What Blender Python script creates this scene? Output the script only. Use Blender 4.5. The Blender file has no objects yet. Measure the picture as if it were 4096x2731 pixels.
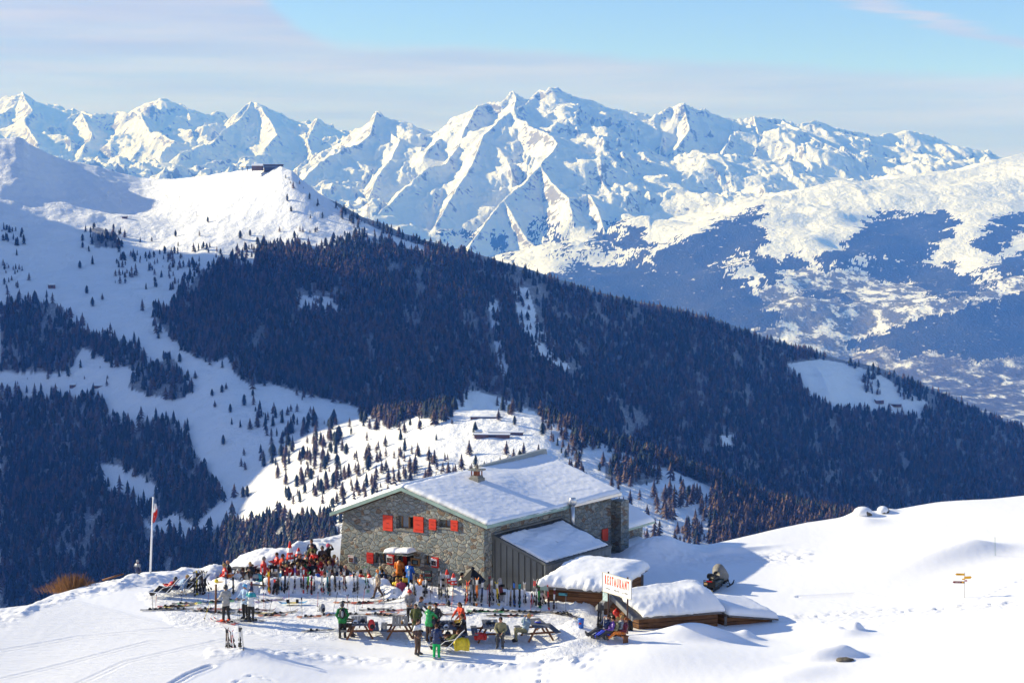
import bpy, bmesh, math, random
import numpy as np
from mathutils import Vector, Matrix
SC = bpy.context.scene
COL = SC.collection
R = math.radians
# ---------------------------------------------------------------- camera frame (photo 4096 x 2731)
FOC, CXP, CYP, CAMZ = 7200.0, 2048.0, 1365.5, 21.4
PITCH = math.atan((CYP - 720.0) / FOC)
cp, sp = math.cos(PITCH), math.sin(PITCH)
def ray(px, py):
    t = (py - CYP) / FOC; u = (px - CXP) / FOC
    return u, cp - t * sp, -sp - t * cp
def at(px, py, Y):
    dx, dy, dz = ray(px, py); k = Y / dy
    return Vector((dx * k, Y, CAMZ + dz * k))
def hit(px, py, z=0.0):
    dx, dy, dz = ray(px, py); k = (z - CAMZ) / dz
    return Vector((dx * k, dy * k, z))
def atn(px, py, Y):                      # numpy version
    t = (py - CYP) / FOC; u = (px - CXP) / FOC
    dy = cp - t * sp; dz = -sp - t * cp; k = Y / dy
    return u * k, Y, CAMZ + dz * k
def proj(x, y, z):
    zc = z - CAMZ
    f = y * cp - zc * sp; v = y * sp + zc * cp
    return CXP + FOC * x / f, CYP - FOC * v / f
# ---------------------------------------------------------------- numpy noise
def _h(ix, iy, seed):
    n = (ix.astype(np.int64) * 374761393 + iy.astype(np.int64) * 668265263 + seed * 982451653) & 0xFFFFFFFF
    n = ((n ^ (n >> 13)) * 1274126177) & 0xFFFFFFFF
    n = (n ^ (n >> 16)) & 0xFFFFFFFF
    return n
def noise(x, y, seed=0):
    x0 = np.floor(x); y0 = np.floor(y); fx = x - x0; fy = y - y0
    u = fx * fx * fx * (fx * (fx * 6 - 15) + 10); v = fy * fy * fy * (fy * (fy * 6 - 15) + 10)
    def g(ix, iy, dx, dy):
        a = _h(ix, iy, seed) / 4294967295.0 * 6.2831853
        return np.cos(a) * dx + np.sin(a) * dy
    a = g(x0, y0, fx, fy); b = g(x0 + 1, y0, fx - 1, fy); c = g(x0, y0 + 1, fx, fy - 1); d = g(x0 + 1, y0 + 1, fx - 1, fy - 1)
    return ((a * (1 - u) + b * u) * (1 - v) + (c * (1 - u) + d * u) * v) * 1.5
def fbm(x, y, octv=5, seed=0, gain=.5, lac=2.03):
    s = 0; a = 1.0
    for i in range(octv):
        s = s + a * noise(x, y, seed + i * 17); x = x * lac + 3.1; y = y * lac + 7.7; a *= gain
    return s
def ridged(x, y, octv=5, seed=0, gain=.5, lac=2.07):
    s = 0; a = 1.0; w = 1.0
    for i in range(octv):
        n = (1 - np.abs(noise(x, y, seed + i * 31))) ** 2
        s = s + a * n * w; w = np.clip(n * 1.4, 0, 1); x = x * lac + 5.2; y = y * lac + 1.3; a *= gain
    return s
def inpoly(px, py, poly):
    ins = np.zeros(np.shape(px), bool); n = len(poly)
    for i in range(n):
        x1, y1 = poly[i]; x2, y2 = poly[(i + 1) % n]
        if y1 == y2: continue
        c = ((y1 > py) != (y2 > py)) & (px < (x2 - x1) * (py - y1) / (y2 - y1) + x1)
        ins ^= c
    return ins
def interp2(xs, ys, T, x, y):            # smooth bilinear table lookup, T[yrow][xcol]
    T = np.asarray(T, float)
    xi = np.clip(np.interp(x, xs, np.arange(len(xs))), 0, len(xs) - 1.0001); yi = np.clip(np.interp(y, ys, np.arange(len(ys))), 0, len(ys) - 1.0001)
    a = xi.astype(int); b = yi.astype(int); u = xi - a; v = yi - b
    return (T[b, a] * (1 - u) + T[b, a + 1] * u) * (1 - v) + (T[b + 1, a] * (1 - u) + T[b + 1, a + 1] * u) * v
# ---------------------------------------------------------------- mesh helpers
def link(o, parent=None):
    COL.objects.link(o)
    if parent is not None: o.parent = parent
    return o
def tag(o, label=None, cat=None, group=None, kind=None):
    if label: o['label'] = label
    if cat: o['category'] = cat
    if group: o['group'] = group
    if kind: o['kind'] = kind
    return o
def empty(name, loc=(0, 0, 0), rz=0.0, label=None, cat=None, group=None, parent=None):
    o = bpy.data.objects.new(name, None); o.empty_display_size = .2
    link(o, parent); o.location = loc; o.rotation_euler = (0, 0, rz)
    return tag(o, label, cat, group)
def np_mesh(name, V, F, mat=None, smooth=True, quads=True):
    V = np.asarray(V, np.float32); F = np.asarray(F, np.int32)
    k = F.shape[1]; me = bpy.data.meshes.new(name)
    me.vertices.add(len(V)); me.vertices.foreach_set('co', V.ravel())
    me.loops.add(F.size); me.loops.foreach_set('vertex_index', F.ravel())
    me.polygons.add(len(F)); me.polygons.foreach_set('loop_start', np.arange(len(F), dtype=np.int32) * k)
    me.polygons.foreach_set('loop_total', np.full(len(F), k, np.int32))
    if smooth: me.polygons.foreach_set('use_smooth', np.ones(len(F), bool))
    me.update(calc_edges=True)
    if mat: me.materials.append(mat)
    return me
def grid_faces(nr, nc):
    i = np.arange((nr - 1) * (nc - 1)); r = i // (nc - 1); c = i % (nc - 1); a = r * nc + c
    return np.stack([a, a + 1, a + nc + 1, a + nc], 1)
def add_attr(me, name, arr):
    a = me.attributes.new(name, 'FLOAT', 'POINT'); a.data.foreach_set('value', np.asarray(arr, np.float32).ravel())
class MB:
    """collects simple shapes, built as one mesh object"""
    def __init__(s): s.v = []; s.f = []; s.m = []; s.mi = 0
    def mat(s, i): s.mi = i; return s
    def add(s, vs, fs):
        b = len(s.v); s.v += [tuple(p) for p in vs]; s.f += [tuple(b + i for i in f) for f in fs]; s.m += [s.mi] * len(fs); return s
    def box(s, x0, y0, z0, x1, y1, z1, M=None):
        vs = [Vector(p) for p in ((x0, y0, z0), (x1, y0, z0), (x1, y1, z0), (x0, y1, z0), (x0, y0, z1), (x1, y0, z1), (x1, y1, z1), (x0, y1, z1))]
        if M is not None: vs = [M @ p for p in vs]
        return s.add(vs, [(0, 3, 2, 1), (4, 5, 6, 7), (0, 1, 5, 4), (1, 2, 6, 5), (2, 3, 7, 6), (3, 0, 4, 7)])
    def hexa(s, b, t):                   # 4 bottom points, 4 top points (counter-clockwise)
        return s.add(list(b) + list(t), [(0, 3, 2, 1), (4, 5, 6, 7), (0, 1, 5, 4), (1, 2, 6, 5), (2, 3, 7, 6), (3, 0, 4, 7)])
    def bar(s, a, b, w, h=None, up=(0, 0, 1)):
        a = Vector(a); b = Vector(b); h = h or w; d = (b - a).normalized(); u = Vector(up)
        if abs(d.dot(u)) > .98: u = Vector((0, 1, 0)) if abs(d.y) < .9 else Vector((1, 0, 0))
        x = d.cross(u).normalized() * w / 2; y = x.cross(d).normalized() * h / 2
        return s.hexa([a - x - y, a + x - y, b + x - y, b - x - y], [a - x + y, a + x + y, b + x + y, b - x + y])
    def tube(s, pts, rad, n=8, cap=True):
        pts = [Vector(p) for p in pts]; rad = rad if hasattr(rad, '__len__') else [rad] * len(pts)
        rings = []; u = None
        for i, p in enumerate(pts):
            d = (pts[min(i + 1, len(pts) - 1)] - pts[max(i - 1, 0)]).normalized()
            if u is None: u = d.orthogonal().normalized()
            u = (u - d * u.dot(d)); u = u.normalized() if u.length > 1e-6 else d.orthogonal().normalized(); w = d.cross(u)
            rings.append([p + (u * math.cos(a) + w * math.sin(a)) * rad[i] for a in [2 * math.pi * k / n for k in range(n)]])
        b = 0; vs = [q for r_ in rings for q in r_]; fs = []
        for i in range(len(rings) - 1):
            for k in range(n): fs.append((i * n + k, i * n + (k + 1) % n, (i + 1) * n + (k + 1) % n, (i + 1) * n + k))
        if cap: fs.append(tuple(range(n - 1, -1, -1))); fs.append(tuple(range((len(rings) - 1) * n, len(rings) * n)))
        return s.add(vs, fs)
    def ball(s, c, r, nu=10, nv=7, M=None):
        c = Vector(c); r = r if hasattr(r, '__len__') else (r, r, r); vs = []; fs = []
        for j in range(nv + 1):
            t = math.pi * j / nv
            for i in range(nu):
                a = 2 * math.pi * i / nu; p = Vector((math.sin(t) * math.cos(a) * r[0], math.sin(t) * math.sin(a) * r[1], math.cos(t) * r[2]))
                vs.append(c + (M @ p if M is not None else p))
        for j in range(nv):
            for i in range(nu): fs.append((j * nu + i, (j + 1) * nu + i, (j + 1) * nu + (i + 1) % nu, j * nu + (i + 1) % nu))
        return s.add(vs, fs)
    def build(s, name, mats=None, parent=None, smooth=False, loc=None, weld=False):
        me = bpy.data.meshes.new(name); me.from_pydata(s.v, [], s.f)
        for m_ in (mats if isinstance(mats, (list, tuple)) else [mats] if mats else []): me.materials.append(m_)
        if any(s.m): me.polygons.foreach_set('material_index', s.m)
        if smooth: me.polygons.foreach_set('use_smooth', [True] * len(s.f))
        me.update()
        o = bpy.data.objects.new(name, me); link(o, parent)
        if loc is not None: o.location = loc
        return o
# ---------------------------------------------------------------- materials
def mat(name, col=(.5, .5, .5), rough=.7, metal=0.0, noise_amt=0.0, noise_scale=5.0, bump=0.0, bump_scale=20.0, col2=None, spec=.3):
    m = bpy.data.materials.new(name); m.use_nodes = True; nt = m.node_tree; b = nt.nodes['Principled BSDF']
    b.inputs['Base Color'].default_value = (*col, 1); b.inputs['Roughness'].default_value = rough; b.inputs['Metallic'].default_value = metal
    b.inputs['Specular IOR Level'].default_value = spec
    tc = nt.nodes.new('ShaderNodeTexCoord')
    if noise_amt or col2:
        n = nt.nodes.new('ShaderNodeTexNoise'); n.inputs['Scale'].default_value = noise_scale; n.inputs['Detail'].default_value = 5
        nt.links.new(tc.outputs['Object'], n.inputs['Vector'])
        mx = nt.nodes.new('ShaderNodeMix'); mx.data_type = 'RGBA'
        c2 = col2 or tuple(c * (1 - noise_amt) for c in col)
        mx.inputs[6].default_value = (*col, 1); mx.inputs[7].default_value = (*c2, 1)
        rp = nt.nodes.new('ShaderNodeMapRange'); rp.inputs[1].default_value = .35; rp.inputs[2].default_value = .65
        nt.links.new(n.outputs['Fac'], rp.inputs[0]); nt.links.new(rp.outputs[0], mx.inputs[0]); nt.links.new(mx.outputs[2], b.inputs['Base Color'])
    if bump:
        n2 = nt.nodes.new('ShaderNodeTexNoise'); n2.inputs['Scale'].default_value = bump_scale; n2.inputs['Detail'].default_value = 6
        nt.links.new(tc.outputs['Object'], n2.inputs['Vector'])
        bp = nt.nodes.new('ShaderNodeBump'); bp.inputs['Strength'].default_value = bump; bp.inputs['Distance'].default_value = .05
        nt.links.new(n2.outputs['Fac'], bp.inputs['Height']); nt.links.new(bp.outputs['Normal'], b.inputs['Normal'])
    return m
class NT:
    def __init__(s, m): s.m = m; s.nt = m.node_tree; s.b = s.nt.nodes.get('Principled BSDF')
    def n(s, t, **kw):
        x = s.nt.nodes.new('ShaderNode' + t)
        for k, v in kw.items():
            if k.startswith('i_'):
                k = k[2:]; x.inputs[int(k) if k.isdigit() else k.replace('_', ' ')].default_value = v
            else: setattr(x, k, v)
        return x
    def l(s, a, b): s.nt.links.new(a, b)
    def noise(s, vec, scale, detail=4, rough=.55):
        x = s.n('TexNoise'); x.inputs['Scale'].default_value = scale; x.inputs['Detail'].default_value = detail; x.inputs['Roughness'].default_value = rough
        s.l(vec, x.inputs['Vector']); return x.outputs['Fac']
    def math(s, op, a, b=None, c=None, clamp=False):
        x = s.n('Math', operation=op, use_clamp=clamp)
        for i, v in enumerate((a, b, c)):
            if v is None: continue
            if isinstance(v, (int, float)): x.inputs[i].default_value = v
            else: s.l(v, x.inputs[i])
        return x.outputs[0]
    def step(s, v, a, b, to0=0.0, to1=1.0):
        x = s.n('MapRange', interpolation_type='SMOOTHSTEP')
        s.l(v, x.inputs[0])
        for i, q in ((1, a), (2, b), (3, to0), (4, to1)): x.inputs[i].default_value = q
        return x.outputs[0]
    def mix(s, f, a, b):
        x = s.n('Mix', data_type='RGBA')
        if isinstance(f, (int, float)): x.inputs[0].default_value = f
        else: s.l(f, x.inputs[0])
        for i, v in ((6, a), (7, b)):
            if isinstance(v, tuple): x.inputs[i].default_value = (*v, 1) if len(v) == 3 else v
            else: s.l(v, x.inputs[i])
        return x.outputs[2]
    def attr(s, name): x = s.n('Attribute', attribute_name=name); return x.outputs['Fac']
    def bump(s, h, strength=1.0, dist=1.0, nrm=None):
        x = s.n('Bump'); x.inputs['Strength'].default_value = strength; x.inputs['Distance'].default_value = dist; s.l(h, x.inputs['Height'])
        if nrm: s.l(nrm, x.inputs['Normal'])
        return x.outputs[0]
def newmat(name, rough=.7):
    m = bpy.data.materials.new(name); m.use_nodes = True; t = NT(m); t.b.inputs['Roughness'].default_value = rough
    t.b.inputs['Specular IOR Level'].default_value = .2; return m, t
# ---------------------------------------------------------------- camera, sun, sky, haze
cam_d = bpy.data.cameras.new('camera'); cam = link(bpy.data.objects.new('camera', cam_d))
cam_d.sensor_width = 36; cam_d.lens = 36 * FOC / 4096; cam_d.clip_start = 1; cam_d.clip_end = 90000
cam.location = (0, 0, CAMZ); cam.rotation_euler = (math.pi / 2 - PITCH, 0, 0); SC.camera = cam
SUN_AZ = R(180 - 17); SUN_EL = R(22.5)      # direction to the sun: left and a little beyond
S = Vector((math.cos(SUN_EL) * math.cos(SUN_AZ), math.cos(SUN_EL) * math.sin(SUN_AZ), math.sin(SUN_EL)))
sd = bpy.data.lights.new('sun', 'SUN'); sd.energy = 4.6; sd.angle = R(.53); sd.color = (1, .93, .82)
so = link(bpy.data.objects.new('sun', sd)); so.rotation_euler = S.to_track_quat('Z', 'Y').to_euler()
W = bpy.data.worlds.new('World'); SC.world = W; W.use_nodes = True
def build_world():
    nt = W.node_tree; t = NT(W); bg = nt.nodes['Background']
    sky = t.n('TexSky', sky_type='NISHITA', sun_disc=False); sky.sun_elevation = SUN_EL
    sky.sun_rotation = math.pi / 2 - SUN_AZ; sky.altitude = 2300; sky.air_density = 1.0; sky.dust_density = .6; sky.ozone_density = 1.2
    tc = t.n('TexCoord'); sx = t.n('SeparateXYZ'); t.l(tc.outputs['Generated'], sx.inputs[0])
    X, Y, Z = sx.outputs
    az = t.math('ARCTAN2', X, Y); el = t.math('ARCSINE', Z)
    cb = t.n('CombineXYZ'); t.l(az, cb.inputs[0]); t.l(t.math('MULTIPLY', el, 5.0), cb.inputs[1])
    # one high veil of cloud whose upper edge sinks from left to right, with streaks
    n1 = t.noise(cb.outputs[0], 5.0, 6, .6); n2 = t.noise(cb.outputs[0], 2.2, 3, .5)
    edge = t.math('ADD', t.math('MULTIPLY', az, SKY_EDGE[1]), SKY_EDGE[0])
    h = t.math('SUBTRACT', t.math('ADD', edge, t.math('MULTIPLY', t.math('SUBTRACT', n1, .5), .02)), el)
    corner = t.step(az, -.09, -.20, 0, .06)
    m1 = t.step(t.math('ADD', h, corner), -.003, .0065)
    cb2 = t.n('CombineXYZ'); t.l(az, cb2.inputs[0]); t.l(t.math('MULTIPLY', el, 16.0), cb2.inputs[1])
    n3 = t.noise(cb2.outputs[0], 7.0, 6, .6)
    dens = t.step(n3, .3, .7, .80, 1.0)
    wisp_y = t.math('SUBTRACT', el, t.math('ADD', t.math('MULTIPLY', az, -.28), .148))
    wn = t.math('MULTIPLY', t.math('SUBTRACT', n3, .5), .02)
    wisp = t.math('MULTIPLY', t.step(t.math('ABSOLUTE', t.math('ADD', wisp_y, wn)), .006, .0), t.step(az, .02, .12))
    wisp = t.math('MULTIPLY', wisp, .8)
    m = t.math('MAXIMUM', t.math('MULTIPLY', m1, dens), wisp)
    bl = t.step(t.noise(cb2.outputs[0], 4.0, 5, .55), .35, .7)
    cc = t.mix(bl, (2.85, 3.2, 5.1), (3.9, 3.98, 5.2))
    skyc = t.n('Mix', data_type='RGBA', blend_type='MULTIPLY'); skyc.inputs[0].default_value = 1
    t.l(sky.outputs[0], skyc.inputs[6]); t.l(t.mix(t.step(el, .12, .55), SKY_TINT, SKY_TINT2), skyc.inputs[7])
    t.l(t.mix(m, skyc.outputs[2], cc), bg.inputs['Color'])
    bg.inputs['Strength'].default_value = SKY_STR
SKY_EDGE = (.0708, -.049); SKY_STR = .095; SKY_TINT = (.66, .77, 1.2); SKY_TINT2 = (1.25, 1.22, 1.35)
build_world()
HAZE_D = 6.3e-5
def build_haze():
    m = bpy.data.materials.new('air'); m.use_nodes = True; nt = m.node_tree; nt.nodes.clear()
    out = nt.nodes.new('ShaderNodeOutputMaterial'); v = nt.nodes.new('ShaderNodeVolumePrincipled')
    v.inputs['Color'].default_value = (.06, .245, 1, 1); v.inputs['Absorption Color'].default_value = (1, 1, 1, 1)
    v.inputs['Density'].default_value = HAZE_D; v.inputs['Anisotropy'].default_value = 0.0
    nt.links.new(v.outputs[0], out.inputs['Volume'])
    b = MB(); b.box(-16000, -500, -2101, 16000, 33000, 1900)
    o = b.build('haze', m); o['kind'] = 'stuff'; o['label'] = 'thin blue air fading the far mountains'
build_haze()
SC.view_settings.view_transform = 'Standard'; SC.view_settings.look = 'None'; SC.view_settings.exposure = 0.8; SC.view_settings.gamma = 1
cy = SC.cycles; cy.max_bounces = 4; cy.diffuse_bounces = 3; cy.glossy_bounces = 2; cy.volume_bounces = 0; cy.use_denoising = True
cy.caustics_reflective = False; cy.caustics_refractive = False
# ================================================================ FAR MOUNTAINS (8 - 28 km)
def P3(px, py, km): return atn(float(px), float(py), km * 1000.0)
SKYL = [(0,413),(24,386),(60,383),(89,374),(110,392),(143,428),(179,461),(205,489),(232,493),(250,484),(327,450),(369,458),(464,440),(512,446),(571,416),(637,401),(661,399),(672,424),(699,430),(723,414),(747,428),(760,458),(815,481),(875,513),(905,496),(952,449),(1006,410),(1030,416),(1050,452),(1086,481),(1113,496),(1167,505),(1202,496),(1226,505),(1268,480),(1280,499),(1321,505),(1400,559)]
SKYT = [(1395,556),(1428,535),(1461,502),(1485,479),(1500,452),(1512,452),(1526,462),(1535,496),(1556,520),(1610,535),(1693,550),(1740,560)]
SKYM = [(1640,560),(1693,550),(1740,535),(1824,523),(1860,514),(1886,473),(1913,422),(1955,410),(2008,401),(2050,369),(2068,374),(2107,407),(2133,383),(2157,360),(2181,374),(2190,362),(2234,358),(2264,383),(2306,416),(2359,440),(2407,458),(2461,470),(2520,478),(2550,470),(2592,476),(2609,458),(2657,434),(2683,424),(2731,416),(2791,440),(2830,437),(2874,463),(2932,475),(3015,466),(3059,475),(3129,479),(3199,498),(3250,486),(3295,498),(3346,517),(3404,526),(3448,523),(3493,539),(3557,536),(3620,526),(3678,533),(3754,555),(3812,581),(3875,619),(3930,652),(4000,700),(4150,800)]
SKY4 = [(4400,560),(4250,590),(4096,614),(4003,635),(3939,651),(3875,676),(3716,702),(3607,711),(3461,724),(3365,724),(3250,750),(3161,775),(3059,794),(3040,797),(3008,836),(2855,890),(2791,928),(2683,950),(2600,985),(2490,1038),(2282,1092),(2100,1180)]
def zig(pts, km0, km1, amp=.35, seed=1):
    rnd = random.Random(seed); n = len(pts)
    return [(x, y, km0 + (km1 - km0) * i / max(1, n - 1) + rnd.uniform(-amp, amp)) for i, (x, y) in enumerate(pts)]
RIDGES = []   # (polyline [(px,py,km)], slope, fade)
def ridge(pts, slope=.8, fade=3200., crag=45.): RIDGES.append(([P3(*p) for p in pts], slope, fade, crag))
ridge(zig(SKYL, 24.5, 22.5, .25, 3), .6, 3500, 110.)
ridge(zig(SKYT, 18.5, 18.6, .04, 5), .6, 1800, 160.)
ridge(zig(SKYM[:30], 18.3, 18.8, .12, 7), .75, 3800, 110.)
ridge(zig(SKYM[29:], 18.8, 21.5, .12, 9), .7, 3500, 70.)
ridge(zig(SKY4, 17.0, 13.0, .05, 11), .24, 4000, 0.)
# spurs read off the photograph
ridge([(89,376,24.4),(130,440,23.6),(100,490,22.6),(150,560,21.5)], .8)
ridge([(327,450,24),(370,530,22.8),(330,600,21.5)], .7)
ridge([(661,400,23.8),(560,455,23),(600,520,22),(700,560,21.2),(640,620,20)], .7)
ridge([(1006,412,23.2),(960,470,22.4),(900,520,21.6),(850,560,20.9),(720,610,20)], .8)
ridge([(1030,416,23.2),(1080,480,22.3),(1110,540,21.4),(1060,600,20.4)], .8)
ridge([(1167,505,22.8),(1150,560,21.8),(1080,620,20.4),(960,640,19.5)], .8)
ridge([(1268,482,22.6),(1230,560,21.6),(1250,620,20.4),(1200,650,19.8)], .8)
ridge([(1505,452,18.5),(1480,530,17.8),(1400,590,17.2),(1300,640,16.6),(1230,700,16.2),(1200,760,15.8)], .62)
ridge([(1535,520,18.4),(1600,560,17.6),(1560,640,16.8),(1500,720,16),(1470,800,15.5)], .45)
ridge([(1860,514,18.2),(1760,560,17.4),(1700,610,16.8)], .5)
ridge([(1913,422,18.3),(1870,500,17.6),(1830,585,16.9),(1790,640,16.4),(1717,669,16),(1621,758,15.2),(1556,818,14.7),(1490,880,14.3)], .62)
ridge([(2068,374,18.5),(2056,449,17.7),(2000,480,17.3),(1930,540,16.8),(1900,620,16.2),(1860,700,15.6),(1800,800,14.9),(1740,900,14.3)], .6)
ridge([(2133,400,18.4),(2056,449,17.6),(2115,508,17.0),(2187,532,16.6),(2234,568,16.2),(2205,615,15.9),(2163,663,15.6),(2074,746,15.1),(2014,794,14.8),(1955,871,14.4),(1890,960,14.0),(1850,1060,13.6)], .78)
ridge([(2163,663,15.6),(2210,730,15.1),(2276,794,14.7),(2290,860,14.3)], .7)
ridge([(2014,794,14.8),(2060,880,14.4),(2110,960,14.1),(2200,1040,13.8)], .7)
ridge([(2276,794,14.7),(2353,776,14.9),(2390,836,14.5),(2420,930,14.1),(2450,1010,13.8)], .7)
ridge([(2234,358,18.7),(2330,520,18),(2400,640,17.2),(2470,760,16.4),(2560,860,15.6)], .45)
ridge([(2592,473,18.8),(2650,540,18.2),(2640,600,17.6),(2638,683,17),(2728,714,16.4),(2810,772,15.9),(2890,850,15.3)], .7)
ridge([(2731,418,18.9),(2760,520,18.2),(2700,600,17.6)], .7)
ridge([(2932,475,19),(2919,561,18.2),(2855,683,17.3),(2912,766,16.7)], .65)
ridge([(3015,466,19.1),(3040,560,18.4),(3000,650,17.7),(3080,740,17)], .6)
ridge([(3129,485,19.3),(3206,523,18.8),(3289,574,18.3),(3391,619,17.9),(3448,683,17.5),(3595,715,17.2)], .75)
ridge([(3289,574,18.3),(3240,660,17.7),(3180,740,17.2)], .7)
ridge([(3493,539,20.5),(3480,620,19.8),(3540,700,19)], .6)
ridge([(3620,526,20.8),(3600,600,20.2),(3650,700,19.2)], .6)
ridge([(3678,533,21),(3710,587,20.4),(3812,640,19.8),(3863,700,19.2)], .7)
# lower right buttresses and the dark wooded spur
ridge([(3040,797,15.5),(3050,880,14.9),(3090,960,14.3),(3000,1050,13.6)], .45)
ridge([(3461,724,16.4),(3420,850,15.4),(3300,960,14.4),(3200,1080,13.4)], .36)
ridge([(3939,651,16.8),(3800,880,15.2),(3700,1040,13.8),(3600,1150,13)], .3)
ridge([(4400,1040,11.6),(4096,1148,11.5),(3939,1206,11.4),(3780,1251,11.3),(3684,1289,11.2),(3557,1328,11.1),(3461,1353,11.0),(3352,1390,10.9)], .42, 2500, 0.)
def far_height(X, Y, px):
    xs = [-500, 1400, 1800, 2100, 2500, 3000, 3500, 4600]
    ys = [7000, 9000, 11500, 12500, 13500, 15000, 17000, 19000, 21500, 24000, 30000]
    T = [[-1000,-1000,-1000,-1050,-1100,-1120,-1120,-1120],
         [-900,-900,-950,-1000,-1080,-1110,-1110,-1110],
         [-700,-700,-800,-900,-1020,-1090,-1090,-1080],
         [-500,-550,-700,-850,-950,-980,-980,-950],
         [-300,-350,-560,-720,-830,-840,-800,-760],
         [-150,-150,-330,-480,-600,-560,-500,-420],
         [50,20,-50,-150,-330,-300,-260,-150],
         [120,100,100,80,-100,-200,-250,-300],
         [200,150,100,100,0,0,-100,-300],
         [280,150,0,0,-100,-100,-200,-300],
         [0,0,-300,-300,-300,-300,-300,-300]]
    H = interp2(xs, ys, T, px, Y)
    wx = X + 430 * fbm(X / 1300, Y / 1300, 3, 51); wy = Y + 430 * fbm(X / 1300, Y / 1300, 3, 77)
    dr = np.full(X.shape, 1500.)
    for pts, sl, fade, crag in RIDGES:
        best = np.full(X.shape, -1e9)
        zmx = max(p[2] for p in pts)
        for (x1, y1, z1), (x2, y2, z2) in zip(pts[:-1], pts[1:]):
            dx, dy = x2 - x1, y2 - y1; L2 = dx * dx + dy * dy + 1e-6
            # warp only away from the ridge so that the crest keeps its traced line
            t = np.clip(((X - x1) * dx + (Y - y1) * dy) / L2, 0, 1)
            d0 = np.hypot(X - x1 - t * dx, Y - y1 - t * dy); k = np.clip(d0 / 700, 0, 1)
            Xw = X + (wx - X) * k; Yw = Y + (wy - Y) * k
            t = np.clip(((Xw - x1) * dx + (Yw - y1) * dy) / L2, 0, 1)
            d = np.hypot(Xw - x1 - t * dx, Yw - y1 - t * dy); lee = 1 - .54 * np.clip((Xw - x1 - t * dx) / (d + 1), 0, 1)
            h = z1 + t * (z2 - z1) - d * lee * (.2 + max(0, sl - .2) / (1 + d / fade)) - (crag * (1 - np.exp(-d / (crag * 1.1))) if crag else 0)
            best = np.maximum(best, h)
            dr = np.where(h > H - 5, np.minimum(dr, d0), dr)
        H = np.maximum(H, best)
    return H, dr
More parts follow.
